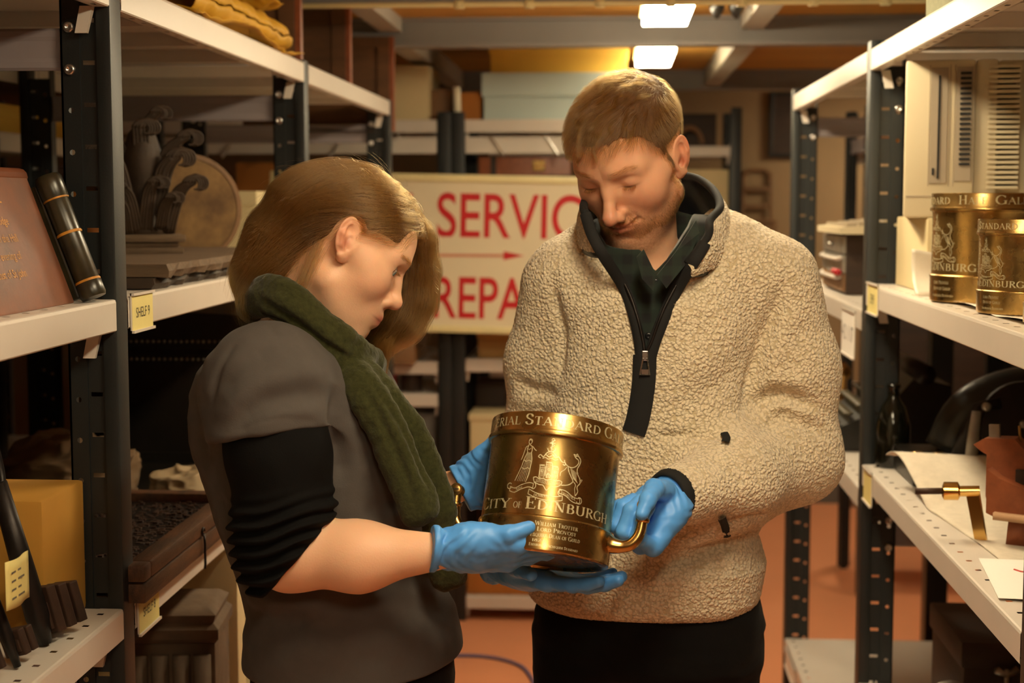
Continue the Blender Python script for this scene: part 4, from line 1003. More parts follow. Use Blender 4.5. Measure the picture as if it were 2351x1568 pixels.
def man_flow(p, t):
    l = ((p-cmH) @ RmH).astype(float); side = np.clip((np.abs(l[:, 0])-.045)/.02, 0, 1)*np.clip((.085-l[:, 2])/.04, 0, 1); back = np.clip((-.06-l[:, 1])/.04, 0, 1)
    sw = .55*vnoise(l, 42, 5)+.75*vnoise(l, 120, 6); top_ = np.stack([-.55+sw+.0*l[:, 0], np.full(len(l), 1.0), np.full(len(l), -.45)+.5*vnoise(l, 55, 8)], 1)
    sd = np.stack([0*l[:, 0], np.full(len(l), .25)+.2*sw, np.full(len(l), -1.)], 1); w = np.maximum(side, back)[:, None]
    return ((top_*(1-w)+sd*w) @ RmH.T.astype(float)).astype(f4)
rt_, rl = pick(mk*(.35+.65*np.clip((qh_l[:, 1]+.1)/.1, 0, 1))*(1+1.5*(mk < .95)*(qh_l[:, 1] > .02)), 17000, 3)
ln = .35+.65*np.clip((rl[:, 2]-.035)/.045, 0, 1)*np.clip((rl[:, 1]+.11)/.06, 0, 1)
def m_hd(p): return smin(m_head(p), m_neck(p), .02)
so = strands('hair_strands', rt_-0, man_flow, m_hd, 8, .0048, 'hair_man', None, .00010, .00003, off=.004, jit=.30, seed=5, lens=ln, nrm_lift=.36)
so.parent = cap_o; so.location = tuple(-MO)
jaw = np.clip((-.060-qh_l[:, 2]+.30*np.minimum(qh_l[:, 1]-.02, 0))/.012, 0, 1)*(qh_l[:, 1] > -.012)*(qh_l[:, 2] > -.128)*(1-blob(qh_l*np.array([1, 1, 1.]), (0, .095, -.0715), (.026, .04, .0075)))
jaw *= 1-.85*np.minimum(1, blob(np.abs(qh_l), (.047, .05, .062), (.018, .03, .016))*1.5)
mous = np.exp(-((qh_l[:, 2]+.0600)/.0050)**2)*(np.abs(qh_l[:, 0]) < .027)*(qh_l[:, 1] > .07)*(np.abs(qh_l[:, 0]) > .002)
sb = np.exp(-((qh_l[:, 1]-.010)/.010)**2)*(qh_l[:, 2] < -.015)*(qh_l[:, 2] > -.07)*(np.abs(qh_l[:, 0]) > .045)
bm_ = np.clip(jaw+.8*mous+.7*sb, 0, 1)*(big(m_head, vh) < .0012)*(np.abs(qh_l[:, 0]) < .0705)
rb, rl = pick(bm_, 5200, 8)
def beard_flow(p, t):
    l = ((p-cmH) @ RmH).astype(float); d = np.stack([np.sign(l[:, 0])*.5, .3+0*l[:, 0], -1+0*l[:, 0]], 1); return (d @ RmH.T).astype(f4)
bo = strands('beard', rb, beard_flow, m_hd, 3, .0013, 'beard_hair', man, .00007, .00003, off=.001, jit=.25, seed=6, nrm_lift=.6); bo.location = tuple(-MO); bo['label'] = 'short ginger beard stubble'
bw = np.exp(-((qh_l[:, 2]-.0195-.003*np.sin((np.abs(qh_l[:, 0])-.01)*60))/.0032)**2)*(np.abs(qh_l[:, 0]) > .015)*(np.abs(qh_l[:, 0]) < .050)*(qh_l[:, 1] > .04)
re, rl = pick(bw, 270, 9)
def brow_flow(p, t):
    l = ((p-cmH) @ RmH).astype(float); return (np.stack([np.sign(l[:, 0]), -.3+0*l[:, 0], .25-5*(np.abs(l[:, 0])-.02)], 1) @ RmH.T).astype(f4)
eo = strands('eyebrows', re, brow_flow, m_hd, 4, .0019, 'beard_hair', man, .00006, .00002, off=.001, jit=.2, seed=7); eo.location = tuple(-MO)
la = []
g = np.random.default_rng(4); n = 130
for sx in (-1, 1):
    a = g.uniform(-.9, .9, n); l = np.stack([sx*(.0325+.0125*np.sin(a)), .0695+.0138*np.cos(a)*.98, -.0075+6*(.0125*np.sin(a))**2], 1); la.append(l)
la = (cmH+np.concatenate(la) @ RmH.T).astype(f4)
def lash_flow(p, t):
    l = ((p-cmH) @ RmH).astype(float); return (np.stack([.3*np.sign(l[:, 0])*(np.abs(l[:, 0])-.0325)/.012, 1+0*l[:, 0], -.75+1.1*t+0*l[:, 0]], 1) @ RmH.T).astype(f4)
lo_ = strands('eyelashes', la, lash_flow, m_hd, 4, .0018, 'hair_man', man, .00008, .00003, jit=.12, stick=False, seed=3); lo_.location = tuple(-MO)
# shirt
SV = [(1470, 566), (1504, 622), (1530, 596), (1580, 520), (1610, 440), (1560, 380), (1400, 420), (1430, 540)]
def m_shirt(p):
    d = smin(m_torso(p, -.014), smin(cap(p, A(.045, 2.415, 1.42), A(.042, 2.39, 1.515), .074, .068), cap(p, A(.045, 2.39, 1.38), A(.03, 2.34, 1.50), .062, .05), .03), .03); x, y = topx(p)
    d = smax(d, -np.maximum(sd_poly(x, y, SV)/1500, p[:, 1]-2.42).astype(f4), .003)
    d = smax(d, -cap(p, A(.04, 2.40, 1.46), A(.03, 2.34, 1.70), .062, .07), .004)
    d = smax(d, -(m_head(p)-.012), .008)
    return smax(d, TZ[7]-p[:, 2], .01)
v, q = mesh_sdf(m_shirt, A(xo-.28, 2.15, TZ[7]-.02), A(xo+.28, 2.54, 1.56), .0028)
N = normals(v, q); v = v+N*(.002*vnoise(v, 30, 3))[:, None].astype(f4)
np_mesh('shirt', v, q, 'plaid_green', man, None, MO)['label'] = 'dark green checked shirt open at the neck'
for i, pl in enumerate(([(1478, 572, 2.235), (1462, 590, 2.228), (1474, 640, 2.222), (1500, 668, 2.222), (1506, 630, 2.226)], [(1598, 505, 2.275), (1606, 535, 2.256), (1580, 600, 2.238), (1530, 662, 2.222), (1508, 632, 2.226), (1550, 580, 2.238)])):
    b = MB(); n = len(pl); P = [Vector(PY(*p))-Vector(MO) for p in pl]; D = Vector((0, .004, 0))
    b.add(P+[p+D for p in P], [tuple(range(n)), tuple(range(2*n-1, n-1, -1))]+[(j, (j+1) % n, n+(j+1) % n, n+j) for j in range(n)]).build('shirt_collar', 'plaid_green', man)
for x, y in ((1489, 772), (1505, 648)):
    p = hit(m_shirt, x, y, near=1.9)-MO; MB().lathe([(.0055, .003), (.0055, .0), (.004, -.0012), (.002, -.0006)], 14, M=TR(*p) @ RX(-math.pi/2)).build('shirt_button', 'lining_black', man, smooth=True)
# collar: fleece outside, black shiny lining inside
top = catmull([PY(*p) for p in [(1344, 490, 2.252), (1340, 478, 2.28), (1345, 460, 2.34), (1375, 430, 2.43), (1440, 402, 2.475), (1530, 400, 2.47), (1567, 403, 2.45), (1605, 412, 2.42), (1640, 440, 2.37), (1653, 476, 2.315), (1630, 507, 2.275), (1624, 545, 2.25), (1578, 606, 2.238)]], 8)
bot = catmull([PY(*p) for p in [(1384, 580, 2.243), (1352, 575, 2.27), (1335, 560, 2.32), (1360, 530, 2.43), (1440, 500, 2.48), (1530, 488, 2.485), (1600, 500, 2.47), (1645, 515, 2.45), (1675, 535, 2.41), (1682, 565, 2.34), (1655, 600, 2.29), (1625, 620, 2.26), (1586, 634, 2.236)]], 8)
def ribbon(name, a, b, off, m, nv=9, bulge=.006, nub=0):
    cen = np.array([.045, 2.38, 1.52])
    t = np.linspace(0, 1, nv)[:, None, None]; p = a[None]*(1-t)+b[None]*t; o = p-cen; o[..., 2] = 0; o /= np.linalg.norm(o, axis=-1, keepdims=True)
    p = (p+o*(off+bulge*np.sin(math.pi*t))).reshape(-1, 3); n = len(a)
    if nub: f1, f2 = worley(p, 180, 3); tp = np.broadcast_to(np.clip(t[..., 0]*6, 0, 1)*np.clip(np.minimum(np.linspace(0, 1, len(a)), 1-np.linspace(0, 1, len(a)))*14, 0, 1)[None], (nv, len(a))).ravel(); p = p+o.reshape(-1, 3)*(nub*tp*(1-np.exp(-6*(f2-f1))))[:, None]
    g = np.arange(nv*n).reshape(nv, n); q = np.stack([g[:-1, :-1], g[:-1, 1:], g[1:, 1:], g[1:, :-1]], -1).reshape(-1, 4)
    o = np_mesh(name, p, q, m, man, None, MO); solidify(o, .005); return o
up_ = lambda c: np.stack([np.interp(np.linspace(0, 1, 340), np.linspace(0, 1, len(c)), c[:, k]) for k in range(3)], 1)
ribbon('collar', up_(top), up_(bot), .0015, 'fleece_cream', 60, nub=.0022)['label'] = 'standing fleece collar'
ribbon('collar_lining', up_(top), up_(bot*1.15-top*.15), -.005, 'lining_black', 14, bulge=.001)['label'] = 'shiny black collar lining'
MB().tube([p-MO for p in top], .0065, 10).build('collar_trim', 'trim_black', man, smooth=True)
# zip tapes along the opening, closed zip below
def tape(name, px, w, m, up=.003, th=.0028, wav=0):
    P = catmull([PY(*c) if len(c) == 3 else hit(m_solid, *c, near=1.7) for c in px], 6); g, _ = grad(m_solid, P.astype(f4)); b = MB(); P = P+g*up-MO; n = len(P)
    vs = []; fs = []
    for i in range(n):
        t = P[min(i+1, n-1)]-P[max(i-1, 0)]; t /= np.linalg.norm(t); s = np.cross(t, g[i]); s /= np.linalg.norm(s)
        for a, c in ((-1, -.3), (-.85, .7), (0, 1), (.85, .7), (1, -.3)): vs.append(P[i]+s*(a*w)+g[i]*(c*th))
    for i in range(n-1):
        for j in range(4): fs.append((i*5+j, i*5+j+1, (i+1)*5+j+1, (i+1)*5+j))
    return b.add(vs, fs).build(name, m, man, smooth=True)
tape('zip_tape', [(1345, 494, 2.247), (1360, 540, 2.243), (1386, 588, 2.236), (1432, 660), (1455, 722), (1468, 780), (1473, 830)], .0085, 'trim_black')
tape('zip_tape', [(1618, 560, 2.243), (1590, 606, 2.235), (1552, 668), (1524, 730), (1503, 785), (1490, 830)], .0095, 'trim_black')
tape('zip_tape', [(1481, 815), (1479, 870), (1473, 920), (1464, 965), (1455, 994)], .0175, 'trim_black')['label'] = 'closed lower half of the black zip'
tape('zip_teeth', [(1400, 592), (1440, 662), (1463, 722), (1477, 780), (1481, 812)], .0022, 'dark_iron', up=.005)
tape('zip_teeth', [(1592, 600), (1556, 652), (1520, 722), (1497, 785), (1483, 812)], .0022, 'dark_iron', up=.006)
p = hit(m_solid, 1481, 815, near=1.7)-MO
b = MB(); b.box((-.0045, -.010, -.008), (.0045, -.003, .007), M=TR(*p), bev=.001); b.tube([Vector(p)+Vector(t) for t in ((-.003, -.011, -.004), (-.0075, -.012, -.028), (.0065, -.012, -.028), (.003, -.011, -.004))], .0013, 6)
b.box((-.0055, -.0128, -.027), (.005, -.0118, -.020), M=TR(*p)); b.build('zip_pull', 'steel', man)
for px in ([(1663, 1000), (1668, 1010), (1664, 1022)], [(1654, 1183), (1664, 1203), (1668, 1225)]): tape('pocket_zip', px, .006, 'trim_black', up=.004)
# cuff
d = nrm(wrL-elL); cf = MB(); cf.tube([wrL-d*.006-MO, wrL+d*.004-MO, wrL+d*.014-MO, wrL+d*.018-MO], [.0385, .039, .0365, .0325], 40, caps=False); o = cf.build('sleeve_cuff', 'trim_black', man, smooth=True); solidify(o, .003)
# trousers and shoes
def m_trs(p):
    d = None
    for i in (0, 1):
        e = chain(p, [hips[i]+A((.004, -.006)[i], 0, .0), (hips[i]+kn[i])/2, kn[i], feet[i]+A(0, .0, .0)], [.088, .083, .068, .058], .02); d = e if d is None else smin(d, e, .012)
    d = smin(d, loft(p, [TZ[0]-.10, TZ[0]-.03, TZ[0]+.05], [0, 0, 0], [0, 0, 0], [TW[0]-.006, TW[0]-.006, TW[0]-.014], [.118, .122, .115], 2.4, mR, mo), .02)
    return smax(d, .05-p[:, 2], .005)
v, q = mesh_sdf(m_trs, A(xo-.26, 2.16, .02), A(xo+.26, 2.56, TZ[0]+.07), .006); N = normals(v, q)
v = v+N*(.004*vnoise(v, 14, 5)+.0025*vnoise(v*[1, 1, 2], 30, 6))[:, None].astype(f4)
np_mesh('trousers', v, q, 'trouser_black', man, None, MO)
for i in (0, 1):
    c = feet[i]; f = lambda p: smax(smin(ell(p, c+A(0, -.08, -.045), (.046, .12, .045)), cap(p, c+A(0, .01, -.04), c+A(0, .01, .02), .046, .05), .03), .0-p[:, 2], .004)
    v, q = mesh_sdf(f, c-A(.09, .24, .1), c+A(.09, .12, .1), .006); np_mesh('shoe', v, q, 'shoe_black', man, None, MO)
# gloved hands
HL = dict(curl=[(70, 72, 40), (74, 74, 42), (76, 76, 44), (78, 78, 45)], spread=[4, 1, -2, -5], thumb=[(.016, .012, -.010), (.036, .034, -.030), (.030, .058, -.050), (.018, .075, -.062)],
          thumb_w=[PY(1526, 1126, 2.09), PY(1502, 1122, 2.05), PY(1487, 1148, 2.014), PY(1474, 1180, 2.002)])
oL = PY(1542, 1138, 2.125)
RL = rotm((-.56, -.52, -.64), (.30, .55, -.78))
RL = np.stack([np.cross(RL[:, 1], RL[:, 2]), RL[:, 1], RL[:, 2]], 1)
if RL[1, 0] > 0: RL[:, 0] *= -1
fL, chL = hand_sdf(oL, RL, HL, 1.06, .030); g1 = glove('glove', fL, oL, RL, man, chL, cuff=.014, seed=1, origin=MO)
HR = dict(curl=[(6, 10, 8), (6, 12, 8), (8, 12, 10), (10, 14, 10)], spread=[7, 2, -4, -10], thumb=[(.018, .014, -.006), (.045, .034, -.012), (.064, .062, -.014), (.074, .086, -.012)])
oR = PY(1172, 1306, 2.16); RR = rotm((.84, -.54, -.08), (-.02, -.20, -.98)); RR = np.stack([-np.cross(RR[:, 1], RR[:, 2]), RR[:, 1], RR[:, 2]], 1)
fR, chR = hand_sdf(oR, RR, HR, 1.04, .03); glove('glove', fR, oR, RR, man, chR, cuff=.03, seed=4, origin=MO)
# ------------------------------------------------------------------ the woman in the grey shirt and green scarf
WY = 2.15
woman = empty('person', (PY(800, 1200, WY)[0], WY, 0), 0, 'long haired woman in grey shirt and green scarf supporting the brass measure', 'person')
WO = np.array(woman.location)
RwH = Rm(math.radians(98), math.radians(34), math.radians(-8)); cwH = A(-.376, 2.15, 1.512); WS = .96
def w_head(p): return head_sdf(((p-cwH) @ RwH/f4(WS)).astype(f4), WOMAN_FACE)*f4(WS)
def w_neck(p): return smin(cap(p, pt(650, 780, 2.16), pt(742, 610, 2.15), .050, .056), cap(p, pt(690, 830, 2.15), pt(800, 700, 2.15), .046, .042), .05)
wrows = [1560, 1500, 1440, 1400, 1350, 1280, 1200, 1150, 1100, 1050, 1000, 950, 900, 850, 800, 765, 735]
wB = [566, 562, 566, 572, 562, 536, 505, 488, 470, 456, 448, 446, 452, 470, 505, 530, 560]
wF = [1045, 1060, 1048, 1038, 1012, 985, 968, 972, 978, 972, 955, 930, 905, 875, 835, 790, 730]
wD = [.172, .172, .172, .170, .166, .160, .156, .158, .162, .168, .172, .176, .178, .172, .150, .118, .080]
VZ = np.array([PY(760, r, WY)[2] for r in wrows]); o_ = np.argsort(VZ)
VC = np.array([(PY(a, r, WY)[0]+PY(b, r, WY)[0])/2 for a, b, r in zip(wB, wF, wrows)]); VW = np.array([(PY(b, r, WY)[0]-PY(a, r, WY)[0])/2 for a, b, r in zip(wB, wF, wrows)])
wx = 0.0
def w_torso(p, off=0.0): return loft(p, VZ[o_], VC[o_], np.full(len(VZ), WY+.01), VW[o_], np.array(wD)[o_], 2.25)-off
wshN, welN, wwrN = pt(615, 880, 1.985), pt(668, 1268, 1.965), pt(1020, 1266, 1.945)
wshF, welF, wwrF = pt(690, 880, 2.33), pt(800, 1200, 2.36), pt(1062, 1112, 2.16)
def w_sleeve(p, off=0.0): return chain(p, [wshN, (wshN+welN)*.5+A(-.0, -.004, .02), welN+A(-.006, 0, .0)], [.068+off, .067+off, .064+off], .02)
def w_arm(p, off=0.0):
    a = chain(p, [wshN, (wshN+welN)/2, welN, welN*.55+wwrN*.45+A(0, 0, -.006), wwrN], [.062+off, .058+off, .0465+off, .042+off, .0225+off], .03)
    b = chain(p, [wshF, (wshF+welF)/2, welF, welF*.5+wwrF*.5, wwrF], [.060+off, .056+off, .047+off, .038+off, .0225+off], .03)
    return smin(a, b, .005)
# skin: fine head and forearms, coarse trunk
vh, qh = mesh_sdf(lambda p: smin(w_head(p), w_neck(p), .025), cwH-A(.22, .15, .22), cwH+A(.17, .16, .16), .0015)
va, qa = mesh_sdf(w_arm, np.minimum(welN, wwrF)-A(.06, .07, .07), A(wwrN[0]+.03, 2.44, max(wwrN[2], wwrF[2])+.12), .0035)
whip = [A(VC[1]-.02, WY-.085, VZ[1]-.05), A(VC[1]+.0, WY+.105, VZ[1]-.05)]; wkn = [A(VC[1]-.02, WY-.09, .50), A(VC[1]+.01, WY+.11, .50)]; wft = [A(VC[1]-.05, WY-.09, .09), A(VC[1]-.02, WY+.12, .09)]
def w_body(p):
    t = smin(w_torso(p, -.03), w_arm(p, -.012), .03)
    for i in (0, 1): t = smin(t, chain(p, [whip[i], wkn[i], wft[i]], [.08, .05, .035], .02), .03)
    return smin(t, w_neck(p), .03)
vb, qb = mesh_sdf(w_body, A(VC.min()-.25, 1.88, .03), A(wwrN[0]+.02, 2.45, 1.42), .008)
wq = ((vh-cwH) @ RwH/WS).astype(float); cols = skin_colors(wq, False)
cb = np.concatenate([cols, np.tile(np.array(srgb('#e8b997')), (len(va)+len(vb), 1))])
np_mesh('body', np.concatenate([vh, va, vb]), np.concatenate([qh, qa+len(vh), qb+len(vh)+len(va)]), 'skin', woman, cb, WO)
# eyes
for sx in (-1, 1):
    c = cwH+RwH @ A(sx*.0325, .0690, -.0020)*WS; bm = bmesh.new(); bmesh.ops.create_uvsphere(bm, u_segments=32, v_segments=24, radius=.0128*WS)
    gz = nrm(RwH @ A(-.06*sx*0, 1, -.30)); me = bpy.data.meshes.new('eyeball'); bm.to_mesh(me); bm.free()
    a = me.color_attributes.new('Col', 'FLOAT_COLOR', 'POINT'); cc = []
    for vv in me.vertices:
        d = vv.co.normalized() @ Vector(gz); cc += [*((.006, .005, .004) if d > .945 else (srgb('#5d7480') if d > .78 else srgb('#b9a698'))), 1]
    a.data.foreach_set('color', cc); e = link('eyeball', me, woman, MATS['eye'], True); e.location = tuple(c-WO)
bw = np.exp(-((wq[:, 2]-.0205-.003*np.sin((np.abs(wq[:, 0])-.01)*60))/.0028)**2)*(np.abs(wq[:, 0]) > .013)*(np.abs(wq[:, 0]) < .050)*(wq[:, 1] > .04)
g = np.random.default_rng(9); i = g.choice(len(vh), 420, p=bw/bw.sum())
def wbrow(p, t):
    l = ((p-cwH) @ RwH).astype(float); return (np.stack([np.sign(l[:, 0]), -.3+0*l[:, 0], .2-5*(np.abs(l[:, 0])-.02)], 1) @ RwH.T).astype(f4)
eo = strands('eyebrows', vh[i], wbrow, w_head, 4, .0019, 'beard_hair', woman, .00008, .00003, off=.001, jit=.2, seed=7); eo.location = tuple(-WO)
la = []
for sx in (-1, 1):
    a = g.uniform(-.9, .95, 120); la.append(np.stack([sx*(.0330+.0125*np.sin(a)), .0700+.0142*np.cos(a), .0012-3*(.0125*np.sin(a))**2], 1))
la = (cwH+np.concatenate(la)*WS @ RwH.T).astype(f4)
def wlash(p, t):
    l = ((p-cwH) @ RwH).astype(float); return (np.stack([.5*np.sign(l[:, 0])+0*l[:, 0], 1+0*l[:, 0], -.9+.9*t+0*l[:, 0]], 1) @ RwH.T).astype(f4)
lo_ = strands('eyelashes', la, wlash, w_head, 4, .0018, 'beard_hair', woman, .00008, .00003, jit=.12, stick=False, seed=3); lo_.location = tuple(-WO)
# hair volume: cap, loose mass over the nape, far curtain beside the face
def hp(x, y, z): return (cwH+RwH @ A(x, y, z)*WS).astype(f4)
def w_hair(p):
    q = ((p-cwH) @ RwH/f4(WS)).astype(f4)
    d = ell(q, (0, -.006, .028), (.0815, .103, .0865))
    d = smin(d, chain(p, [pt(700, 500, 2.15), pt(645, 560, 2.14), pt(605, 625, 2.13), pt(590, 690, 2.13)], [.060, .046, .034, .020], .02), .04)
    d = smin(d, chain(p, [pt(640, 540, 2.21), pt(596, 630, 2.20), pt(590, 690, 2.19)], [.045, .032, .022], .02), .03)
    # face and near cheek stay free
    cut = smin(ell(q, (-.075, .055, -.045), (.075, .085, .075)), ell(q, (-.07, .0, -.055), (.05, .035, .052)), .02)
    cut = smin(cut, smin(ell(q, (-.02, .125, -.006), (.066, .075, .070)), ell(q, (-.02, .106, .040), (.064, .046, .038)), .02), .01)
    cut = smin(cut, cap(p, pt(760, 640, 2.0), pt(690, 720, 2.0), .06, .05), .01)
    cut = smin(cut, ell(q, (-.085, -.006, -.004), (.03, .024, .036)), .006)
    d = smax(d, -cut, .010)
    far = chain(p, [pt(925, 490, 2.19), pt(950, 555, 2.225), pt(958, 625, 2.24), pt(950, 690, 2.24), pt(922, 742, 2.235), pt(885, 785, 2.225)], [.016, .022, .0235, .024, .023, .012], .02)
    far = smin(far, chain(p, [pt(890, 540, 2.235), pt(905, 640, 2.25), pt(890, 720, 2.25), pt(862, 780, 2.235)], [.026, .028, .028, .016], .02), .03)
    return smin(d, far, .012).astype(f4)
def wout(p): return smax(w_hair(p), -smin(w_head(p), w_neck(p), .02)-.0, .001)
v, q = mesh_sdf(w_hair, cwH-A(.24, .15, .20), cwH+A(.17, .16, .15), .0028); N = normals(v, q)
hr = np_mesh('hair', v-N*.0022, q, 'hair_shell_woman', woman, None, WO); hr['label'] = 'long light brown hair tucked behind the ear'
# guides of the combed hair (picture positions on the hair surface)
GD = [[(955, 505), (900, 500), (840, 498), (780, 480), (720, 490), (660, 520)], [(940, 470), (880, 455), (800, 450), (730, 465), (670, 510), (620, 590)], [(900, 425), (830, 420), (750, 435), (680, 485), (620, 560), (580, 650)],
      [(850, 392), (790, 395), (710, 430), (650, 490), (595, 580), (568, 670)], [(760, 500), (700, 510), (640, 560), (600, 620), (572, 690)], [(700, 540), (660, 570), (610, 620), (575, 680), (560, 720)], [(820, 388), (760, 392), (690, 430), (630, 510), (580, 600), (562, 690)]]
G0 = []; GT = []
for g_ in GD:
    P = catmull(hits(w_hair, g_, near=1.6), 6); t = np.gradient(P, axis=0); t /= np.linalg.norm(t, axis=1, keepdims=True); G0.append(P); GT.append(t)
for g_ in ([PY(930, 480, 2.19), PY(965, 555, 2.215), PY(978, 630, 2.225), PY(965, 700, 2.23), PY(930, 755, 2.23), PY(885, 790, 2.22)], [PY(925, 480, 2.2), PY(935, 560, 2.22), PY(935, 640, 2.22), PY(920, 720, 2.22), PY(880, 780, 2.21)], [PY(880, 450, 2.24), PY(900, 560, 2.26), PY(905, 650, 2.27), PY(890, 730, 2.265), PY(862, 780, 2.24)], [hp(.03, -.06, .11), hp(.08, -.07, .05), hp(.08, -.08, -.02), hp(.05, -.10, -.09)]):
    P = catmull(g_, 6); t = np.gradient(P, axis=0); t /= np.linalg.norm(t, axis=1, keepdims=True); G0.append(P); GT.append(t)
G0 = np.concatenate(G0); GT = np.concatenate(GT)
def w_flow(p, t):
    out = np.empty_like(p)
    for i in range(0, len(p), 6000):
        d = ((p[i:i+6000, None, :]-G0[None])**2).sum(-1); w = 1/(d+2e-4)**2; w /= w.sum(1, keepdims=True); out[i:i+6000] = w @ GT
    return out+(.10*np.stack([vnoise(p, 45, 1), vnoise(p, 45, 2), vnoise(p, 45, 3)], 1)).astype(f4)
g = np.random.default_rng(2)
ok_ = (w_head(v) > .0015).astype(float); i = g.choice(len(v), 21000, p=ok_/ok_.sum()); rt_ = v[i]+g.normal(0, .001, (len(i), 3)).astype(f4)
ho = strands('hair_strands', rt_, w_flow, w_hair, 22, .0052, 'hair_woman', None, .00012, .00004, off=.0036, jit=.09, seed=12, clump=1.0, lens=.5+.6*g.random(len(i)))
ho.parent = hr; ho.location = tuple(-WO)
i = g.choice(len(v), 480); fo = strands('flyaway_hair', v[i], w_flow, w_hair, 14, .0052, 'hair_woman', None, .00006, .00002, off=.006, jit=.45, seed=13, nrm_lift=.30)
fo.parent = hr; fo.location = tuple(-WO)
# locks that hang free: over the scarf, and the far lock under the chin
def locks(name, guides, n, spread, m='hair_woman', seed=0):
    gg = np.random.default_rng(seed); allp = []
    for P, w0, w1 in guides:
        P = catmull(P, 8); k = 24; idx = np.linspace(0, len(P)-1, k); P = np.stack([np.interp(idx, np.arange(len(P)), P[:, c]) for c in range(3)], 1)
        for _ in range(n):
            o = gg.normal(0, 1, 3); o2 = gg.normal(0, 1, 3); t = np.linspace(0, 1, k)[:, None]; allp.append(P+(o*w0*(1-t)+(o*.7+o2*.5)*w1*t)*spread)
    hc = bpy.data.hair_curves.new(name); hc.add_curves([24]*len(allp)); hc.attributes['position'].data.foreach_set('vector', np.array(allp, f4).ravel())
    a = hc.attributes.get('radius') or hc.attributes.new('radius', 'FLOAT', 'POINT'); a.data.foreach_set('value', np.tile(np.linspace(.00010, .00004, 24), len(allp)).astype(f4))
    hc.materials.append(MATS[m]); o = bpy.data.objects.new(name, hc); COL.objects.link(o); o.parent = hr; o.location = tuple(-WO); return o
locks('hair_locks', [([PY(735, 560, 2.085), PY(712, 610, 2.075), PY(690, 660, 2.065), PY(655, 705, 2.06), PY(615, 745, 2.06)], .006, .004), ([PY(690, 560, 2.09), PY(620, 610, 2.08), PY(575, 660, 2.085), PY(566, 700, 2.07), PY(568, 730, 2.08)], .010, .006),
   ([PY(660, 540, 2.10), PY(600, 600, 2.09), PY(566, 660, 2.09), PY(560, 720, 2.10)], .012, .007), ([PY(905, 760, 2.225), PY(890, 800, 2.20), PY(884, 830, 2.17), PY(880, 862, 2.14)], .006, .004), ([PY(880, 770, 2.22), PY(868, 800, 2.19), PY(866, 830, 2.16), PY(876, 870, 2.13)], .005, .004)], 210, 1.0, seed=5)
# grey short sleeved shirt
def w_tee_sl(p): return smax(chain(p, [wshN+A(-.002, .012, -.006), (wshN+welN)*.5+A(-.012, -.002, .02)], [.088, .080], .03), plane(p, pt(640, 992, 1.96), nrm(welN-wshN)), .006)
def w_tee_far(p): return smax(chain(p, [wshF, (wshF+welF)/2], [.085, .078], .02), plane(p, (wshF+welF)/2, welF-wshF), .006)
def w_solid(p): return smin(smin(w_torso(p), w_tee_sl(p), .05), w_tee_far(p), .04)
def w_tee(p):
    d = w_solid(p)
    d = smax(d, -cap(p, pt(655, 800, 2.15), pt(700, 640, 2.15), .072, .10), .006)
    d = smax(d, .905+.10*np.maximum(p[:, 0]-VC[0], 0)-p[:, 2], .006)
    return d
v, q = mesh_sdf(w_tee, A(VC.min()-.27, 1.86, VZ.min()-.03), A(VC.max()+.28, 2.45, VZ.max()+.06), .0028); N = normals(v, q)
Tl = lambda pts: hits(w_solid, pts, near=1.5)
FO = [([(470, 960), (520, 880), (580, 830), (640, 800)], -.006, .014), ([(500, 980), (560, 900), (650, 860), (740, 850)], .006, .014), ([(530, 990), (600, 930), (690, 905), (755, 905)], -.006, .010), ([(560, 985), (640, 950), (740, 945)], .004, .010),
      ([(775, 880), (770, 960), (775, 1040), (790, 1120)], -.012, .012), ([(800, 860), (840, 960), (860, 1060)], .004, .03), ([(830, 1190), (890, 1160), (950, 1120)], -.008, .012), ([(780, 1215), (880, 1190), (960, 1150)], .006, .014),
      ([(570, 1402), (640, 1420), (720, 1425)], -.010, .012), ([(560, 1360), (640, 1390), (760, 1390)], .006, .016), ([(580, 1470), (680, 1450), (800, 1430)], -.005, .014), ([(860, 1330), (940, 1310), (1010, 1330)], -.006, .014), ([(900, 1420), (980, 1400), (1040, 1410)], -.005, .016),
      ([(650, 1500), (800, 1480), (960, 1440)], .004, .02), ([(480, 1040), (500, 1130), (530, 1220)], -.005, .012), ([(520, 1160), (530, 1240), (560, 1320)], .005, .014), ([(545, 790), (500, 850), (480, 930)], -.005, .005), ([(622, 735), (626, 760), (640, 775)], -.003, .004)]
FO += [([(520, 1012), (560, 985), (600, 968), (650, 960), (710, 966), (752, 984)], -.0012, .003)]
v = folds(v, N, [(Tl(P), a, w*1.35) for P, a, w in FO]); N = normals(v, q)
v = v+N*(.003*vnoise(v, 12, 11)+.0016*vnoise(v*np.array([1, 1, 1.6], f4), 34, 12))[:, None].astype(f4)
np_mesh('t_shirt', v, q, 'tee_grey', woman, None, WO)['label'] = 'grey short-sleeved shirt'
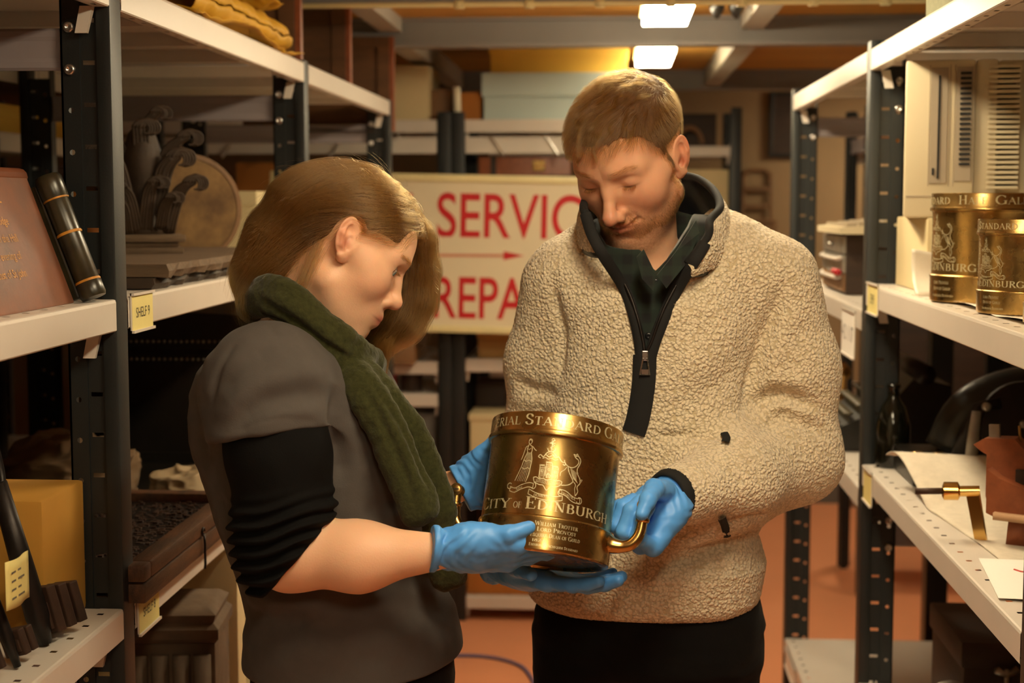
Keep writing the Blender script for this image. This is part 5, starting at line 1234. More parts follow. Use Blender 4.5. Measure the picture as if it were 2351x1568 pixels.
# hem stitching line at the sleeve
# black undersleeve, pushed up in rings above the elbow
def w_slv(p):
    d = w_sleeve(p); ax = nrm(welN-wshN); t = ((p-wshN) @ ax.astype(f4))/np.linalg.norm(welN-wshN)
    wob = p[:, 0]*16+.5*np.sin(p[:, 0]*60)
    d = d-.0055*np.clip((t-.62)/.18, 0, 1)*np.sin(t*78+wob*2.2)-.006*np.clip((t-.6)/.2, 0, 1)
    d = smax(d, plane(p, pt(684, 1282, 1.95), (.75, .0, -.66)), .004)
    return smax(d, plane(p, wshN, -ax), .01)
v, q = mesh_sdf(w_slv, np.minimum(wshN, welN)-A(.12, .12, .13), np.maximum(wshN, welN)+A(.12, .12, .1), .0026); N = normals(v, q)
v = v+N*(.002*vnoise(v, 30, 4))[:, None].astype(f4)
np_mesh('undersleeve', v, q, 'sleeve_black', woman, None, WO)['label'] = 'black long sleeve pushed up to the elbow'
fs_ = lambda p: smax(smax(chain(p, [wshF, (wshF+welF)/2, welF], [.070, .064, .056], .02), plane(p, welF, nrm(wwrF-welF)), .01), plane(p, wshF, wshF-welF), .01)
v, q = mesh_sdf(fs_, np.minimum(wshF, welF)-A(.1, .1, .1), np.maximum(wshF, welF)+A(.1, .1, .1), .005); np_mesh('undersleeve', v, q, 'sleeve_black', woman, None, WO)
# scarf: a rolled loop round the neck and two hanging ends
loop = [(580, 694, 2.12), (600, 679, 2.07), (635, 680, 2.045), (677, 703, 2.035), (729, 752, 2.035), (800, 808, 2.05), (848, 845, 2.10), (852, 848, 2.17), (800, 800, 2.24), (700, 705, 2.26), (610, 660, 2.24), (584, 672, 2.18), (580, 694, 2.12)]
LP = catmull([PY(*c) for c in loop], 5)
def path(c): return catmull([PY(*k) for k in c], 5)
T1 = [path([(c[0]+dx, c[1]+dy, c[2]-.0) for c in [(790, 850, 2.045), (840, 905, 2.025), (890, 990, 2.015), (925, 1080, 2.01), (955, 1140, 2.005), (964, 1176, 2.003)]]) for dx, dy in ((-17, 8), (0, 0), (17, -8))]
T2 = [path([(c[0]+dx, c[1]+dy, c[2]) for c in [(830, 850, 2.06), (880, 905, 2.05), (940, 985, 2.05), (985, 1080, 2.05), (1012, 1180, 2.055), (1030, 1270, 2.06), (1038, 1328, 2.06)]]) for dx, dy in ((-22, 6), (-6, 0), (10, -4))]
def w_scarf(p):
    d = None; n = len(LP)-1
    for off, r in (((.004, 0, .012), .0145), ((0, -.004, 0), .016), ((-.004, 0, -.013), .015)):
        e = None; o = np.array(off)
        for i in range(0, n, 2):
            k = cap(p, LP[i]+o, LP[min(i+2, n)]+o, r); e = k if e is None else smin(e, k, .01)
        d = e if d is None else smin(d, e, .004)
    for T, r in ((T1, .0155), (T2, .0145)):
        for P in T:
            for i in range(0, len(P)-1, 2): d = smin(d, cap(p, P[i], P[min(i+2, len(P)-1)], r), .0085)
    return d.astype(f4)
aP = np.concatenate([LP]+T1+T2); v, q = mesh_sdf(w_scarf, aP.min(0)-.05, aP.max(0)+.05, .0026); N = normals(v, q)
sc_lines = [([(590, 680), (680, 740), (760, 800), (835, 850)], -.006, .006), ([(575, 705), (650, 745), (740, 820)], -.005, .006), ([(820, 870), (870, 950), (920, 1060), (955, 1160)], -.004, .006), ([(845, 870), (905, 950), (960, 1050), (1000, 1160)], -.006, .006)]
v = folds(v, N, [(hits(w_scarf, P, near=1.5), a, w) for P, a, w in sc_lines]); v = v+N*(.0022*vnoise(v, 40, 3)+.0008*vnoise(v, 190, 4))[:, None].astype(f4)
np_mesh('scarf', v, q, 'scarf_green', woman, None, WO)['label'] = 'olive green knitted scarf with two hanging ends'
# trousers and shoes
def w_trs(p):
    d = None
    for i in (0, 1):
        e = chain(p, [whip[i], (whip[i]+wkn[i])/2, wkn[i], wft[i]], [.085, .085, .072, .056], .03); d = e if d is None else smin(d, e, .02)
    d = smin(d, loft(p, VZ[o_][:3]-np.array([.09, .04, 0], f4), VC[o_][:3], np.full(3, WY+.01), VW[o_][:3]-.012, np.array([.158, .16, .16]), 2.3), .03)
    return smax(d, .05-p[:, 2], .004)
v, q = mesh_sdf(w_trs, A(VC.min()-.25, 1.9, .02), A(VC.max()+.25, 2.42, VZ[o_][3]), .007); np_mesh('trousers', v, q, 'trouser_black', woman, None, WO)
for i in (0, 1):
    c = wft[i]; f = lambda p: smax(smin(ell(p, c+A(.08, 0, -.045), (.12, .042, .045)), cap(p, c+A(-.01, 0, -.04), c+A(-.01, 0, .02), .044, .048), .03), .0-p[:, 2], .004)
    v, q = mesh_sdf(f, c-A(.1, .1, .1), c+A(.24, .1, .1), .006); np_mesh('shoe', v, q, 'shoe_black', woman, None, WO)
# gloved hands
H1 = dict(curl=[(8, 8, 6), (8, 10, 6), (10, 12, 8), (12, 14, 10)], spread=[2, 0, -2, -5], thumb=[(.018, .014, -.006)], thumb_w=[PY(1070, 1232, 1.945), PY(1120, 1232, 1.938), PY(1168, 1226, 1.932), PY(1214, 1211, 1.942)])
o1 = PY(1034, 1262, 1.945); R1 = rotm((.955, .24, -.10), (.05, -.62, -.78)); R1 = np.stack([-np.cross(R1[:, 1], R1[:, 2]), R1[:, 1], R1[:, 2]], 1)
f1_, c1 = hand_sdf(o1, R1, H1, 1.0, .026); glove('glove', f1_, o1, R1, woman, c1, cuff=.026, seed=7, origin=WO)
H2 = dict(curl=[(14, 14, 10), (14, 16, 10), (16, 18, 12), (18, 20, 12)], spread=[5, 1, -3, -7], thumb=[(.018, .014, -.006), (.042, .036, -.018), (.056, .064, -.026), (.060, .086, -.028)])
o2 = PY(1072, 1115, 2.16); R2 = rotm((.86, .22, .42), (-.35, .86, .20)); R2 = np.stack([np.cross(R2[:, 1], R2[:, 2]), R2[:, 1], R2[:, 2]], 1)
f2_, c2 = hand_sdf(o2, R2, H2, 1.0, .012); glove('glove', f2_, o2, R2, woman, c2, cuff=.012, seed=9, origin=WO)
# ------------------------------------------------------------------ things on the shelves
def box_thing(name, lo, hi, m, label, cat='box', lid=0.0, lidm=None, group=None, bev=.003, over=.006, extra=None):
    lo = np.array(lo, float); hi = np.array(hi, float); c = (lo+hi)/2; c[2] = lo[2]
    l = lo-c; h = hi-c; r = empty(name, c, 0, label, cat, group)
    t = h[2]-lid
    MB().box(l, (h[0], h[1], t if lid else h[2]), bev=min(bev, (h-l).min()*.2)).build('body', m, r, angle=40)
    if lid: MB().box((l[0]-over, l[1]-over, t-.004), (h[0]+over, h[1]+over, h[2]), bev=min(bev, lid*.2)).build('lid', lidm or m, r, angle=40)
    return r
def fspan(x0, y0, x1, y1, Y): a = PY(x0, y1, Y); b = PY(x1, y0, Y); return a, b
# ---- held over: paper and boards on the left top shelf
def crumple(name, fn, m, parent, nu=40, nv=24, amp=.006, sc=30, seed=0, th=.0012):
    b = MB(); b.grid(fn, nu, nv); v = np.array(b.v); v = v+np.stack([vnoise(v, sc, seed+k)*amp+vnoise(v, sc*2.6, seed+5+k)*amp*.45 for k in range(3)], 1); b.v = [tuple(p) for p in v]
    o = b.build(name, m, parent, smooth=True); solidify(o, th); return o
r = empty('paper_parcel', (-.86, 2.95, 1.895), 0, 'crumpled gold yellow paper parcel on the left top shelf edge', 'paper')
crumple('wrapping', lambda u, v: (-.02+.055*math.cos(v*6.2)*(1-.2*u), -.42+.85*u, .062+.050*math.sin(v*6.2)), 'gold_paper', r, seed=1)
crumple('wrapping', lambda u, v: (.09+.035*math.cos(v*6.2)*(1+.3*u), -.30+.75*u+.05*v, .045+.034*math.sin(v*6.2)), 'gold_paper', r, seed=3)
crumple('wrapping', lambda u, v: (-.10+.25*v, -.40+.9*u+.05*v, .012+.010*math.sin(9*u+4*v)), 'gold_paper', r, seed=6)
crumple('wrapping', lambda u, v: (.02+.10*v, .15+.32*u, .105+.03*v*u+.02*math.sin(5*u)), 'gold_paper', r, seed=9)
crumple('label_sheet', lambda u, v: (-.03+.06*v, -.05+.10*u, .118), 'white_paper', r, 12, 8, .002)
for i, (y, zt, xr, lb) in enumerate(((3.60, 2.13, -.737, 'nearest brown panelled board standing on the left top shelf'), (4.28, 2.14, -.737, 'middle brown panelled board with a raised frame on the left top shelf'), (4.97, 2.105, -.715, 'farthest dark board with a thin pale edge at the end of the left top shelf'))):
    t = zt-1.895 if i < 2 else zt-1.80
    r = empty('timber_board', (xr-.25, y, zt-t), 0, lb, 'panel', 'brown boards on the left top shelf')
    MB().box((-.25, 0, 0), (.235, .014, t), bev=.001).build('board', 'wood_board', r)
    for x0, x1, z0, z1 in ((-.25, -.21, 0, t), (.195, .235, 0, t), (-.21, .195, t-.035, t), (-.21, .195, 0, .035)): MB().box((x0, -.007, z0), (x1, .001, z1), bev=.002).build('frame_rail', 'wood_board', r)
    MB().box((.235, -.008, 0), (.25, .016, t), bev=.002).build('edge_strip', 'wood_red', r)
if True:   # the farthest board stands on the rack's end beam
    MB().box((-.05, -.08, -.004), (.20, .02, 0)).build('foot', 'wood_dark', r)
# ---- left middle shelf: gilt lettered plaque with a black roller, carved ornament, drum, boards
lean = math.radians(20)
r = empty('lettered_plaque', (-.752, 1.80, 1.4302), 0, 'brown leather plaque with faded gilt lettering leaning at the left shelf edge', 'plaque')
M = RY(-lean)
MB().box((-.022, -.55, 0), (0, .285, .188), M=M, bev=.004).build('panel', 'plaque_leather', r, angle=40)
MB().tube([M @ Vector((-.011, -.55, .19)), M @ Vector((-.011, .285, .19))], .0125, 12).build('rolled_edge', 'wood_red', r, smooth=True)
MT = M @ TR(.0006, .09, .148) @ RZ(math.pi/2) @ RX(math.pi/2)
for i, (t, s, x, z) in enumerate((('A BALL', .026, .03, 0), ('of the Ancient Lodge', .016, .0, -.030), ('was held within the Hall', .016, .0, -.054), ('on the evening of', .016, .01, -.078), ('the Feast of St John', .016, .0, -.102))):
    v, f = text_mesh(t, s, MT @ TR(x, z, 0), 1.0); MB().add(v, f).build('gilt_lettering', 'gilt_faded', r, fix=False)
r = empty('roller', (-.722, 2.098, 1.4303), 0, 'black cylindrical roller with pale rings leaning beside the leather plaque', 'roller')
ax = Vector((-.072, .015, .178)); L = ax.length
Mr = Vector((0, 0, 1)).rotation_difference(ax).to_matrix().to_4x4()
MB().lathe([(.017, .004), (.0185, .008), (.0185, .026), (.0172, .028), (.0172, .10), (.0172, .150), (.0188, .153), (.0195, .172), (.0195, .182), (.017, .187)], 24, M=TR(-.006, 0, .003) @ Mr).build('barrel', 'roller_black', r, angle=40)
for z in (.028, .100, .152): MB().lathe([(.0178, z-.002), (.0186, z), (.0178, z+.002)], 24, M=TR(-.006, 0, .003) @ Mr, caps=(False, False)).build('ring', 'gilt_faded', r, smooth=True)
MB().box((-.030, -.006, .01), (-.017, .006, .18), M=TR(-.006, 0, .003) @ Mr, bev=.003).build('side_bar', 'roller_black', r)
r = box_thing('dark_case', (-1.15, 2.28, 1.4305), (-.97, 2.36, 1.60), 'black_paint', 'dark tilted case standing behind the leather plaque', 'case')
r.rotation_euler = (0, .0, .3)
# carved plume of scrolls and leaves on a moulded base
def carving(loc, label):
    r = empty('carved_ornament', loc, .35, label, 'carving')
    b = MB(); b.box((-.085, -.05, 0), (.085, .05, .012), bev=.003); b.box((-.075, -.042, .012), (.075, .042, .022), bev=.004); b.box((-.09, -.052, .022), (.09, .052, .038), bev=.006); b.build('base', 'wood_grey', r, angle=50)
    g = random.Random(3)
    def leaf(x0, z0, h, lx, curl, w, y=0.0):
        P = [(x0, y, z0), (x0+lx*.25, y-.012, z0+h*.45), (x0+lx*.6, y-.020, z0+h*.85), (x0+lx, y-.026, z0+h)]
        n = 14; cx, cz = x0+lx+curl*.9, z0+h-abs(curl)*.2
        for i in range(1, n): a = i/n*5.2; rr = abs(curl)*(1-.75*i/n); P.append((cx-math.copysign(rr, curl)*math.cos(a), y-.028-.004*i/n, cz+rr*math.sin(a)))
        P = catmull(P, 3); k = len(P); t = np.linspace(0, 1, k)
        m = MB()
        for o, s in ((0, 1), (-.5, .7), (.5, .7), (-.95, .45), (.95, .45)):
            m.tube([p+np.array([o*w*(1-.4*q), -.004*abs(o), 0]) for p, q in zip(P, t)], list(np.maximum(.002, s*w*.62*(1-.65*t))), 8)
        m.build('leaf_scroll', 'wood_carved', r, smooth=True)
    for x0, z0, h, lx, cu, w, y in ((-.03, .04, .16, -.05, -.028, .018, 0), (.02, .04, .15, .045, .026, .018, 0), (0, .05, .20, -.005, .022, .017, .012), (-.05, .04, .11, -.06, -.024, .015, -.01), (.05, .04, .10, .05, .022, .015, -.01), (.02, .10, .13, .07, .024, .014, .02), (-.02, .12, .14, -.08, -.026, .014, .02), (.0, .04, .10, .02, .018, .014, -.025), (-.02, .04, .09, -.03, -.018, .014, -.025), (-.01, .15, .13, .04, .02, .012, .03), (-.06, .05, .19, -.055, .02, .013, .03), (.035, .05, .06, .02, .016, .012, -.035), (-.04, .04, .06, -.015, -.016, .012, -.035)):
        leaf(x0, z0, h, lx, cu, w, y)
    m = MB(); m.lathe([(.06, .036), (.05, .06), (.036, .10), (.045, .15), (.05, .19), (.03, .24), (.004, .27)], 18, M=TR(0, .02, 0)); m.build('core', 'wood_carved', r, smooth=True)
    return r
zb = 1.4305
r = empty('weathered_board', (-.96, 2.42, zb), 0, 'upper weathered grey wooden board on the left middle shelf', 'board', 'flat boards under the carved ornament')
def plank(x0, x1, y0, y1, z0, z1, seed):
    b = MB(); n = 30
    for j, (xx) in enumerate((x0, x1)): pass
    ys = np.linspace(y0, y1, n); vs = []
    for y in ys:
        j1 = .006*math.sin(y*60+seed)+.004*math.sin(y*173+seed); j2 = .003*math.sin(y*90+seed*2); vs += [(x0, y, z0), (x1+j1-.006, y, z0+j2*.6), (x1+j1*.4, y, (z0+z1)/2), (x1-.004+j2, y, z1), (x0, y, z1)]
    b.add(vs, [(i*5+a, i*5+(a+1) % 5, (i+1)*5+(a+1) % 5, (i+1)*5+a) for i in range(n-1) for a in range(5)]+[tuple(range(5)), tuple(range((n-1)*5+4, (n-1)*5-1, -1))]); return b
plank(-.22, .24, .0, .95, .018, .040, 1).build('plank', 'wood_grey', r)
b = MB()
for i in range(5): b.tube(catmull([(-.15+.05*i+.02*math.sin(i), .05+.04*i, .041), (-.12+.05*i, .14+.03*i, .044), (-.16+.05*i, .24+.03*i, .041)], 4), .004, 6)
b.build('raised_carving', 'wood_grey', r, smooth=True)
r2 = empty('weathered_board', (-.96, 2.42, zb), 0, 'lower rough brown wooden board beneath the grey one on the left middle shelf', 'board', 'flat boards under the carved ornament')
plank(-.24, .225, -.02, .95, .0, .018, 5).build('plank', 'wood_carved', r2)
cv = carving((-.925, 2.96, zb+.040), 'dark carved wooden plume of scrolling leaves on a moulded base, left middle shelf')
cv.scale = (.86, .9, .98)
# small drum with a parchment head, standing on its rim
r = empty('drum', (-.985, 3.44, zb+.125), 0, 'old wooden drum with a stained round parchment head behind the carved ornament', 'drum')
Md = RZ(.5) @ RX(math.pi/2)
MB().lathe([(.108, -.05), (.112, -.05), (.116, -.03), (.116, .03), (.112, .05), (.108, .05)], 40, M=Md).build('shell', 'wood_dark', r, angle=40)
for z in (-.042, .042): MB().lathe([(.114, z-.012), (.1245, z-.011), (.1245, z+.011), (.114, z+.012)], 40, M=Md, caps=(False, False)).build('hoop', 'wood_mid', r, angle=40)
MB().lathe([(.113, .052), (.10, .0535), (.05, .0545), (0, .055)], 40, M=Md, caps=(False, False)).build('drum_head', 'parchment', r, smooth=True)
box_thing('white_case', (-1.30, 3.72, .972+.34), (-1.0, 3.95, .972+.455), 'carton_cream', 'pale carton on the stack beneath the left middle shelf, behind the woman', 'box') if 0 else None
# ---- left lower shelf
zl = .9725
r = empty('type_forme', (-.93, 2.39, zl), 0, 'worn two-part wooden printing case with worn edges on the left lower shelf', 'case')
b = MB().box((-.25, -.20, 0), (.235, .40, .030), bev=.004); b.build('tray', 'forme_wood', r, angle=40)
b = MB(); 
for lo, hi in (((-.25, -.20, .032), (.235, -.165, .058)), ((-.25, .365, .032), (.235, .40, .058)), ((.20, -.165, .032), (.235, .365, .058)), ((-.25, -.165, .032), (-.215, .365, .058))): MB().box(lo, hi, bev=.005).build('lid_rail', 'forme_wood', r, angle=40)
MB().box((-.22, -.17, .030), (.205, .37, .041)).build('type_bed', 'dark_iron', r)
g = random.Random(5); b = MB()
for i in range(44):
    for j in range(56):
        if g.random() < .60: x = -.207+i*.0092+g.uniform(-.002, .002); y = -.158+j*.0092+g.uniform(-.002, .002); h = .0418+.0032*g.random()**2; b.box((x, y, .041), (x+.003+g.random()*.006, y+.003+g.random()*.006, h))
o = b.build('metal_type', 'rust_iron', r, fix=False); o['kind'] = 'stuff'
hk = MB(); hk.tube([Vector((.237, .12+.007*math.cos(a), .040+.007*math.sin(a))) for a in np.linspace(0, 5.6, 14)], .0018, 6); hk.tube([Vector(p) for p in ((.238, .12, .034), (.240, .118, .020), (.239, .12, .004), (.241, .114, -.014), (.2405, .112, -.022))], .0022, 6); hk.build('hook_and_cord', 'dark_iron', r, smooth=True)
r = empty('black_tray', (-.93, 3.08, zl), 0, 'shallow black wooden tray under the brown paper parcels', 'tray')
for lo, hi in (((-.35, -.24, 0), (.19, .30, .008)), ((-.35, -.25, 0), (.19, -.235, .032)), ((.178, -.235, 0), (.19, .30, .032)), ((-.35, -.235, 0), (-.338, .30, .032)), ((-.35, .288, 0), (.19, .30, .032))): MB().box(lo, hi, bev=.001).build('tray_panel', 'black_paint', r)
def parcel(loc, s, label, seed, m='brown_paper', n=130):
    r = empty('paper_parcel', loc, 0, label, 'parcel', 'paper wrapped parcels on the left lower shelf')
    def fn(u, v):
        a = u*2*math.pi; b_ = v*math.pi/2; c = math.cos(b_)**.45; e = .72
        cx = math.copysign(abs(math.cos(a))**e, math.cos(a)); cy = math.copysign(abs(math.sin(a))**e, math.sin(a)); return (s[0]*cx*c, s[1]*cy*c, s[2]*math.sin(b_)**.8)
    b = MB(); b.grid(fn, n, 56); v = np.array(b.v); rd = 1-np.abs(vnoise(v*[1, 1, 2.2], 15, seed+1))*1.6; rd2 = 1-np.abs(vnoise(v*[1, 1, 1.5], 36, seed+2))*1.6
    nv = v/np.maximum(np.linalg.norm(v, axis=1, keepdims=True), 1e-6); am = np.clip(v[:, 2]/.02, 0, 1); v = v+nv*((.022*rd-.016+.009*rd2)*am)[:, None]; v[:, 2] = np.maximum(v[:, 2], 0); b.v = [tuple(p) for p in v]
    b.build('wrapping', m, r, smooth=True); return r
parcel((-1.09, 2.97, zl+.0085), (.13, .115, .12), 'larger brown paper parcel in the black tray beside the post', 3)
parcel((-.85, 3.0, zl+.0085), (.075, .12, .055), 'low pale crumpled paper parcel in the black tray nearest the woman', 8, 'tissue_dull')
parcel((-1.00, 2.74, zl+.0005), (.0, .0, .0), '', 1) if 0 else None
r = empty('travel_trunk', (-.98, 3.62, zl), 0, 'black domed travel trunk with studded edges on the left lower shelf', 'trunk')
pr = [(-.23, 0), (.23, 0), (.23, .30), (.215, .325), (.15, .345), (0, .352), (-.15, .345), (-.215, .325), (-.23, .30)]
MB().prism(pr, .5, M=TR(0, -.25, 0)).build('body', 'trunk_black', r, angle=30)
MB().box((-.235, -.256, .255), (.235, .256, .268), bev=.002).build('lid_band', 'dark_iron', r)
b = MB()
for i in range(36): x = -.225+i*.45/35; b.lathe([(.004, 0), (.003, .0025), (0, .0035)], 6, M=TR(x, -.2505, .245) @ RX(math.pi/2)); b.lathe([(.004, 0), (.003, .0025), (0, .0035)], 6, M=TR(x, -.2505, .285) @ RX(math.pi/2))
o = b.build('studs', 'steel_dull', r, smooth=True); o['kind'] = 'stuff'
for x in (-.14, .14): MB().box((x-.02, -.262, .21), (x+.02, -.25, .30), bev=.003).build('clasp', 'dark_iron', r)
box_thing('ochre_carton', (-1.02, 2.0, zl), (-.775, 2.165, 1.165), 'cardboard_ochre', 'ochre cardboard box behind the branding irons', 'box', bev=.006)
def iron(base, top, rad, headdir, hs, label, loop=True, bars=3):
    r = empty('branding_iron', base, 0, label, 'branding iron', 'old branding irons leaning on the left lower shelf')
    t = Vector(top)-Vector(base); d = t.normalized(); m = MB(); m.tube([Vector((0, 0, 0)), d*.04, t*.5, t], [rad*.55, rad, rad*.92, rad*.7], 14); m.build('shaft', 'dark_iron', r, smooth=True)
    if loop:
        u = d; w = d.cross(Vector((1, 0, 0))).normalized(); P = [t+u*(.036-.036*math.cos(a)*1.25)+w*(.019*math.sin(a)) for a in np.linspace(.25, 6.03, 18)]; MB().tube(P, .0055, 10).build('loop', 'dark_iron', r, smooth=True)
    h = Vector(headdir); w = d.cross(h).normalized(); Mh = Matrix([[h.x, w.x, d.x, 0], [h.y, w.y, d.y, 0], [h.z, w.z, d.z, 0], [0, 0, 0, 1]])
    for i in range(bars): x0 = rad*.6+i*(hs[0]/bars); MB().box((x0, -hs[1]/2, .012), (x0+hs[0]/bars*.72, hs[1]/2, .012+hs[2]*(1-.05*i)), M=Mh, bev=.002).build('letter_die', 'rust_iron', r)
    MB().box((rad*.3, -hs[1]*.35, .018), (rad*.6+hs[0]*.92, hs[1]*.35, .010+hs[2]*.7), M=Mh, bev=.001).build('die_plate', 'rust_iron', r)
    return r
iron((-.765, 1.972, zl+.003), (-.812, 1.945, 1.20), .0165, nrm((.25, 1, .0)), (.075, .04, .066), 'longest branding iron with a ring handle and broad ribbed head')
i2 = iron((-.762, 1.868, zl+.003), (-.80, 1.85, 1.12), .0085, nrm((.1, 1, 0)), (.040, .03, .036), 'middle branding iron with the paper tag tied to its shaft', False, 2)
iron((-.775, 1.765, zl+.003), (-.815, 1.76, 1.10), .0085, nrm((.1, 1, 0)), (.050, .045, .062), 'nearest branding iron with a tall grooved head', False, 3)
b = MB().grid(lambda u, v: (.006+.004*math.sin(5*u), -.045+.085*u, .085+.062*v-.004*u), 10, 6); o = b.build('paper_tag', 'card_yellow', i2, smooth=True); solidify(o, .0006)
for k in range(4): MB().box((.0098, -.034, .096+.011*k), (.0101, .006-.01*(k % 2), .0985+.011*k)).build('handwriting', 'ink_faint', o)
# ---- left bottom shelf
zq = .4505
r = empty('carved_block', (-.79, 2.68, zq), .1, 'dark carved wooden block with fluted columns low behind the woman', 'carving')
MB().box((-.08, -.08, .0), (.08, .08, .34), bev=.006).build('core', 'stone', r, angle=40)
for x in (-.055, -.018, .02, .056): MB().cyl((x, -.082, .01), (x, -.082, .32), .016, n=12).build('fluted_column', 'stone', r, smooth=True)
b = MB().lathe([(.113, .34), (.122, .348), (.122, .365), (.108, .375), (.115, .39), (.09, .402), (.0, .41)], 4, M=RZ(math.pi/4)); b.build('cap_moulding', 'stone', r, angle=30)
r = empty('sign_board', (-.93, 3.15, zq), 0, 'cream lettered sign board leaning low behind the carved block', 'sign')
M = RX(-.35)
MB().box((-.30, 0, 0), (.25, .018, .42), M=M, bev=.002).build('board', 'carton_cream', r)
for k, t in enumerate(('TRADES HALL', 'ENTRANCE', 'EXHIBITION')):
    v, f = text_mesh(t, .055, M @ TR(-.02, -.001, .31-.11*k) @ RX(math.pi/2), .9); MB().add(v, f).build('lettering', 'ink_faint', r, fix=False)
box_thing('white_board', (-.90, 2.84, zq), (-.72, 2.90, .90), 'carton_cream', 'pale upright board behind the carved wooden block', 'board')
r = empty('iron_wheel', (-.90, 2.42, zq+.15), 0, 'dark iron wheel standing on the left bottom shelf', 'wheel')
MB().tube([Vector((.13*math.cos(a), 0, .13*math.sin(a))) for a in np.linspace(0, 2*math.pi, 36, endpoint=False)], .02, 10, closed=True).build('rim', 'dark_iron', r, smooth=True)
for k in range(6): a = k*math.pi/3; MB().cyl((0, 0, 0), (.125*math.cos(a), 0, .125*math.sin(a)), .008).build('spoke', 'dark_iron', r, smooth=True)
MB().cyl((0, -.03, 0), (0, .03, 0), .025).build('hub', 'dark_iron', r, smooth=True)
# ---- second rack seen through the left shelves
for lo, hi, m, lb, n in (((-2.0, 3.75, 1.2705), (-1.56, 4.1, 1.42), 'slate', 'grey box on the second rack seen through the left shelves', 'box'), ((-1.95, 4.25, 1.2705), (-1.52, 4.7, 1.60), 'cardboard_orange', 'orange cardboard box on the second rack behind the drum', 'box'),
    ((-2.0, 2.3, 1.2705), (-1.55, 2.9, 1.58), 'wood_dark', 'dark wooden chest on the second rack behind the carving', 'chest'), ((-1.95, 2.3, .8005), (-1.55, 3.1, 1.12), 'black_paint', 'black case on the second rack behind the trunk', 'case'), ((-1.95, 2.35, 1.7405), (-1.55, 3.2, 1.80), 'carton_cream', 'flat cream folder box on the top of the second left rack', 'box'),
    ((-1.95, 3.7, 1.7405), (-1.55, 4.5, 1.82), 'yellow_box', 'flat yellow folder box on the top of the second left rack', 'box'), ((-1.95, 1.2, 1.7405), (-1.55, 1.9, 1.80), 'carton_cream', 'flat cream carton near the camera on the second left rack', 'box'), ((-1.95, 1.2, 1.2705), (-1.55, 2.05, 1.62), 'wood_dark', 'dark crate on the second rack behind the near post', 'crate')):
    box_thing('storage_'+n, lo, hi, m, lb, n, lid=.03 if n == 'box' else 0)
box_thing('white_carton', (-1.25, 4.0, 1.4305), (-.95, 4.4, 1.60), 'carton_cream', 'white carton on the far bay of the left middle shelf', 'box', lid=.035)
box_thing('brown_carton', (-1.3, 4.0, .9725), (-.85, 4.6, 1.26), 'cardboard', 'brown carton on the far bay of the left lower shelf', 'box', lid=.04)
# ---- right middle shelf: old computer on its carton, brass measures, tissue
zr = 1.3955
box_thing('cream_carton', (.60, 2.98, zr), (1.05, 3.30, 1.540), 'carton_cream', 'cream carton under the beige computer', 'box', bev=.004)
r = empty('computer', (.735, 3.05, 1.5405), -.20, 'beige desktop computer with a drive slot and vents on the cream carton', 'computer')
MB().box((-.165, -.09, 0), (-.036, .22, .30), bev=.008).build('case', 'beige_plastic', r, angle=40)
MB().box((-.037, -.082, .0), (.005, .22, .30), bev=.008).build('monitor_case', 'beige_plastic', r, angle=40)
MB().box((.003, -.05, .0), (.24, .22, .30), bev=.010).build('rear_case', 'beige_plastic', r, angle=40)
MB().box((-.118, -.0925, .066), (-.086, -.0895, .285), bev=.001).build('drive_bay', 'grey_plastic', r)
MB().box((-.104, -.0945, .075), (-.100, -.0915, .27)).build('disk_slot', 'black_slot', r); MB().box((-.113, -.0945, .082), (-.109, -.092, .095)).build('eject_button', 'black_slot', r)
for x in (-.1205, -.083, -.0745, -.0385): MB().box((x, -.0912, .060), (x+.0015, -.0885, .29)).build('bay_groove', 'grey_plastic', r)
MB().box((-.072, -.0925, .070), (-.041, -.0895, .285), bev=.001).build('speaker_grille', 'grey_plastic', r)
for k in range(19): MB().box((-.064, -.0955, .10+k*.0095), (-.044, -.092, .1045+k*.0095)).build('grille_slat', 'black_slot', r)
for k in range(25): MB().box((-.012, -.0860, .055+k*.0095), (.045, -.048, .0605+k*.0095), bev=.001).build('vent_rib', 'beige_plastic', r)
MB().box((-.16, -.0912, .040), (-.04, -.089, .0425)).build('seam', 'grey_plastic', r)
ws = [('Standard', .0112, -38, 20, .0655, .0912), ]
for i, (x, y, sc, t, lb) in enumerate(((.652, 2.735, 1.03, (('Standard', -46, 22), ('Half', 32, 62), ('Gallon', 70, 128)), 'largest brass measure on the shelf, engraved half gallon, below the computer'), (.645, 2.445, .80, (('Standard', -20, 44), ('Quart', 54, 100)), 'middle brass measure on the shelf, engraved quart'), (.650, 2.235, .66, (('Imperial', -40, 10), ('Standard', 18, 74), ('Pint', 84, 120)), 'smallest brass measure on the shelf, nearest the picture edge'))):
    M = TR(x, y, zr+.0012+.1*sc) @ RZ(0)
    make_jug('measuring_jug', M, sc, [(w, .0112, a0, a1, .0655, .0912) for w, a0, a1 in t]+CITYW+[('Lord Provost', .0046, -4, 22, -.0690, .0906), ('Dean of Guild', .0046, -4, 24, -.0790, .0906), ('Exchequer Standard', .0034, -6, 28, -.0900, .0906)], spin=-1.30+.12*i, label=lb, group='brass measures on the right hand shelf')
r = empty('tissue_sheet', (.66, 2.5, zr), 0, 'crumpled white tissue sheet spread under the brass measures', 'tissue paper')
crumple('sheet', lambda u, v: (-.075+.30*v, -.48+.80*u, .0006+.0003*math.sin(9*u)+.010*max(0, .12-v)*6*abs(math.sin(7*u))), 'tissue', r, 60, 20, .0002, 20, 2, .0003)
r = empty('plastic_sheet', (.62, 3.0, zr), 0, 'translucent plastic foam sheet curling up behind the largest shelf measure', 'sheet')
crumple('sheet', lambda u, v: (-.055+.21*u, -.05-.05*(1-v)**3, .002+.085*v-.03*u*v), 'film', r, 24, 12, .002, 20, 4, .0008)
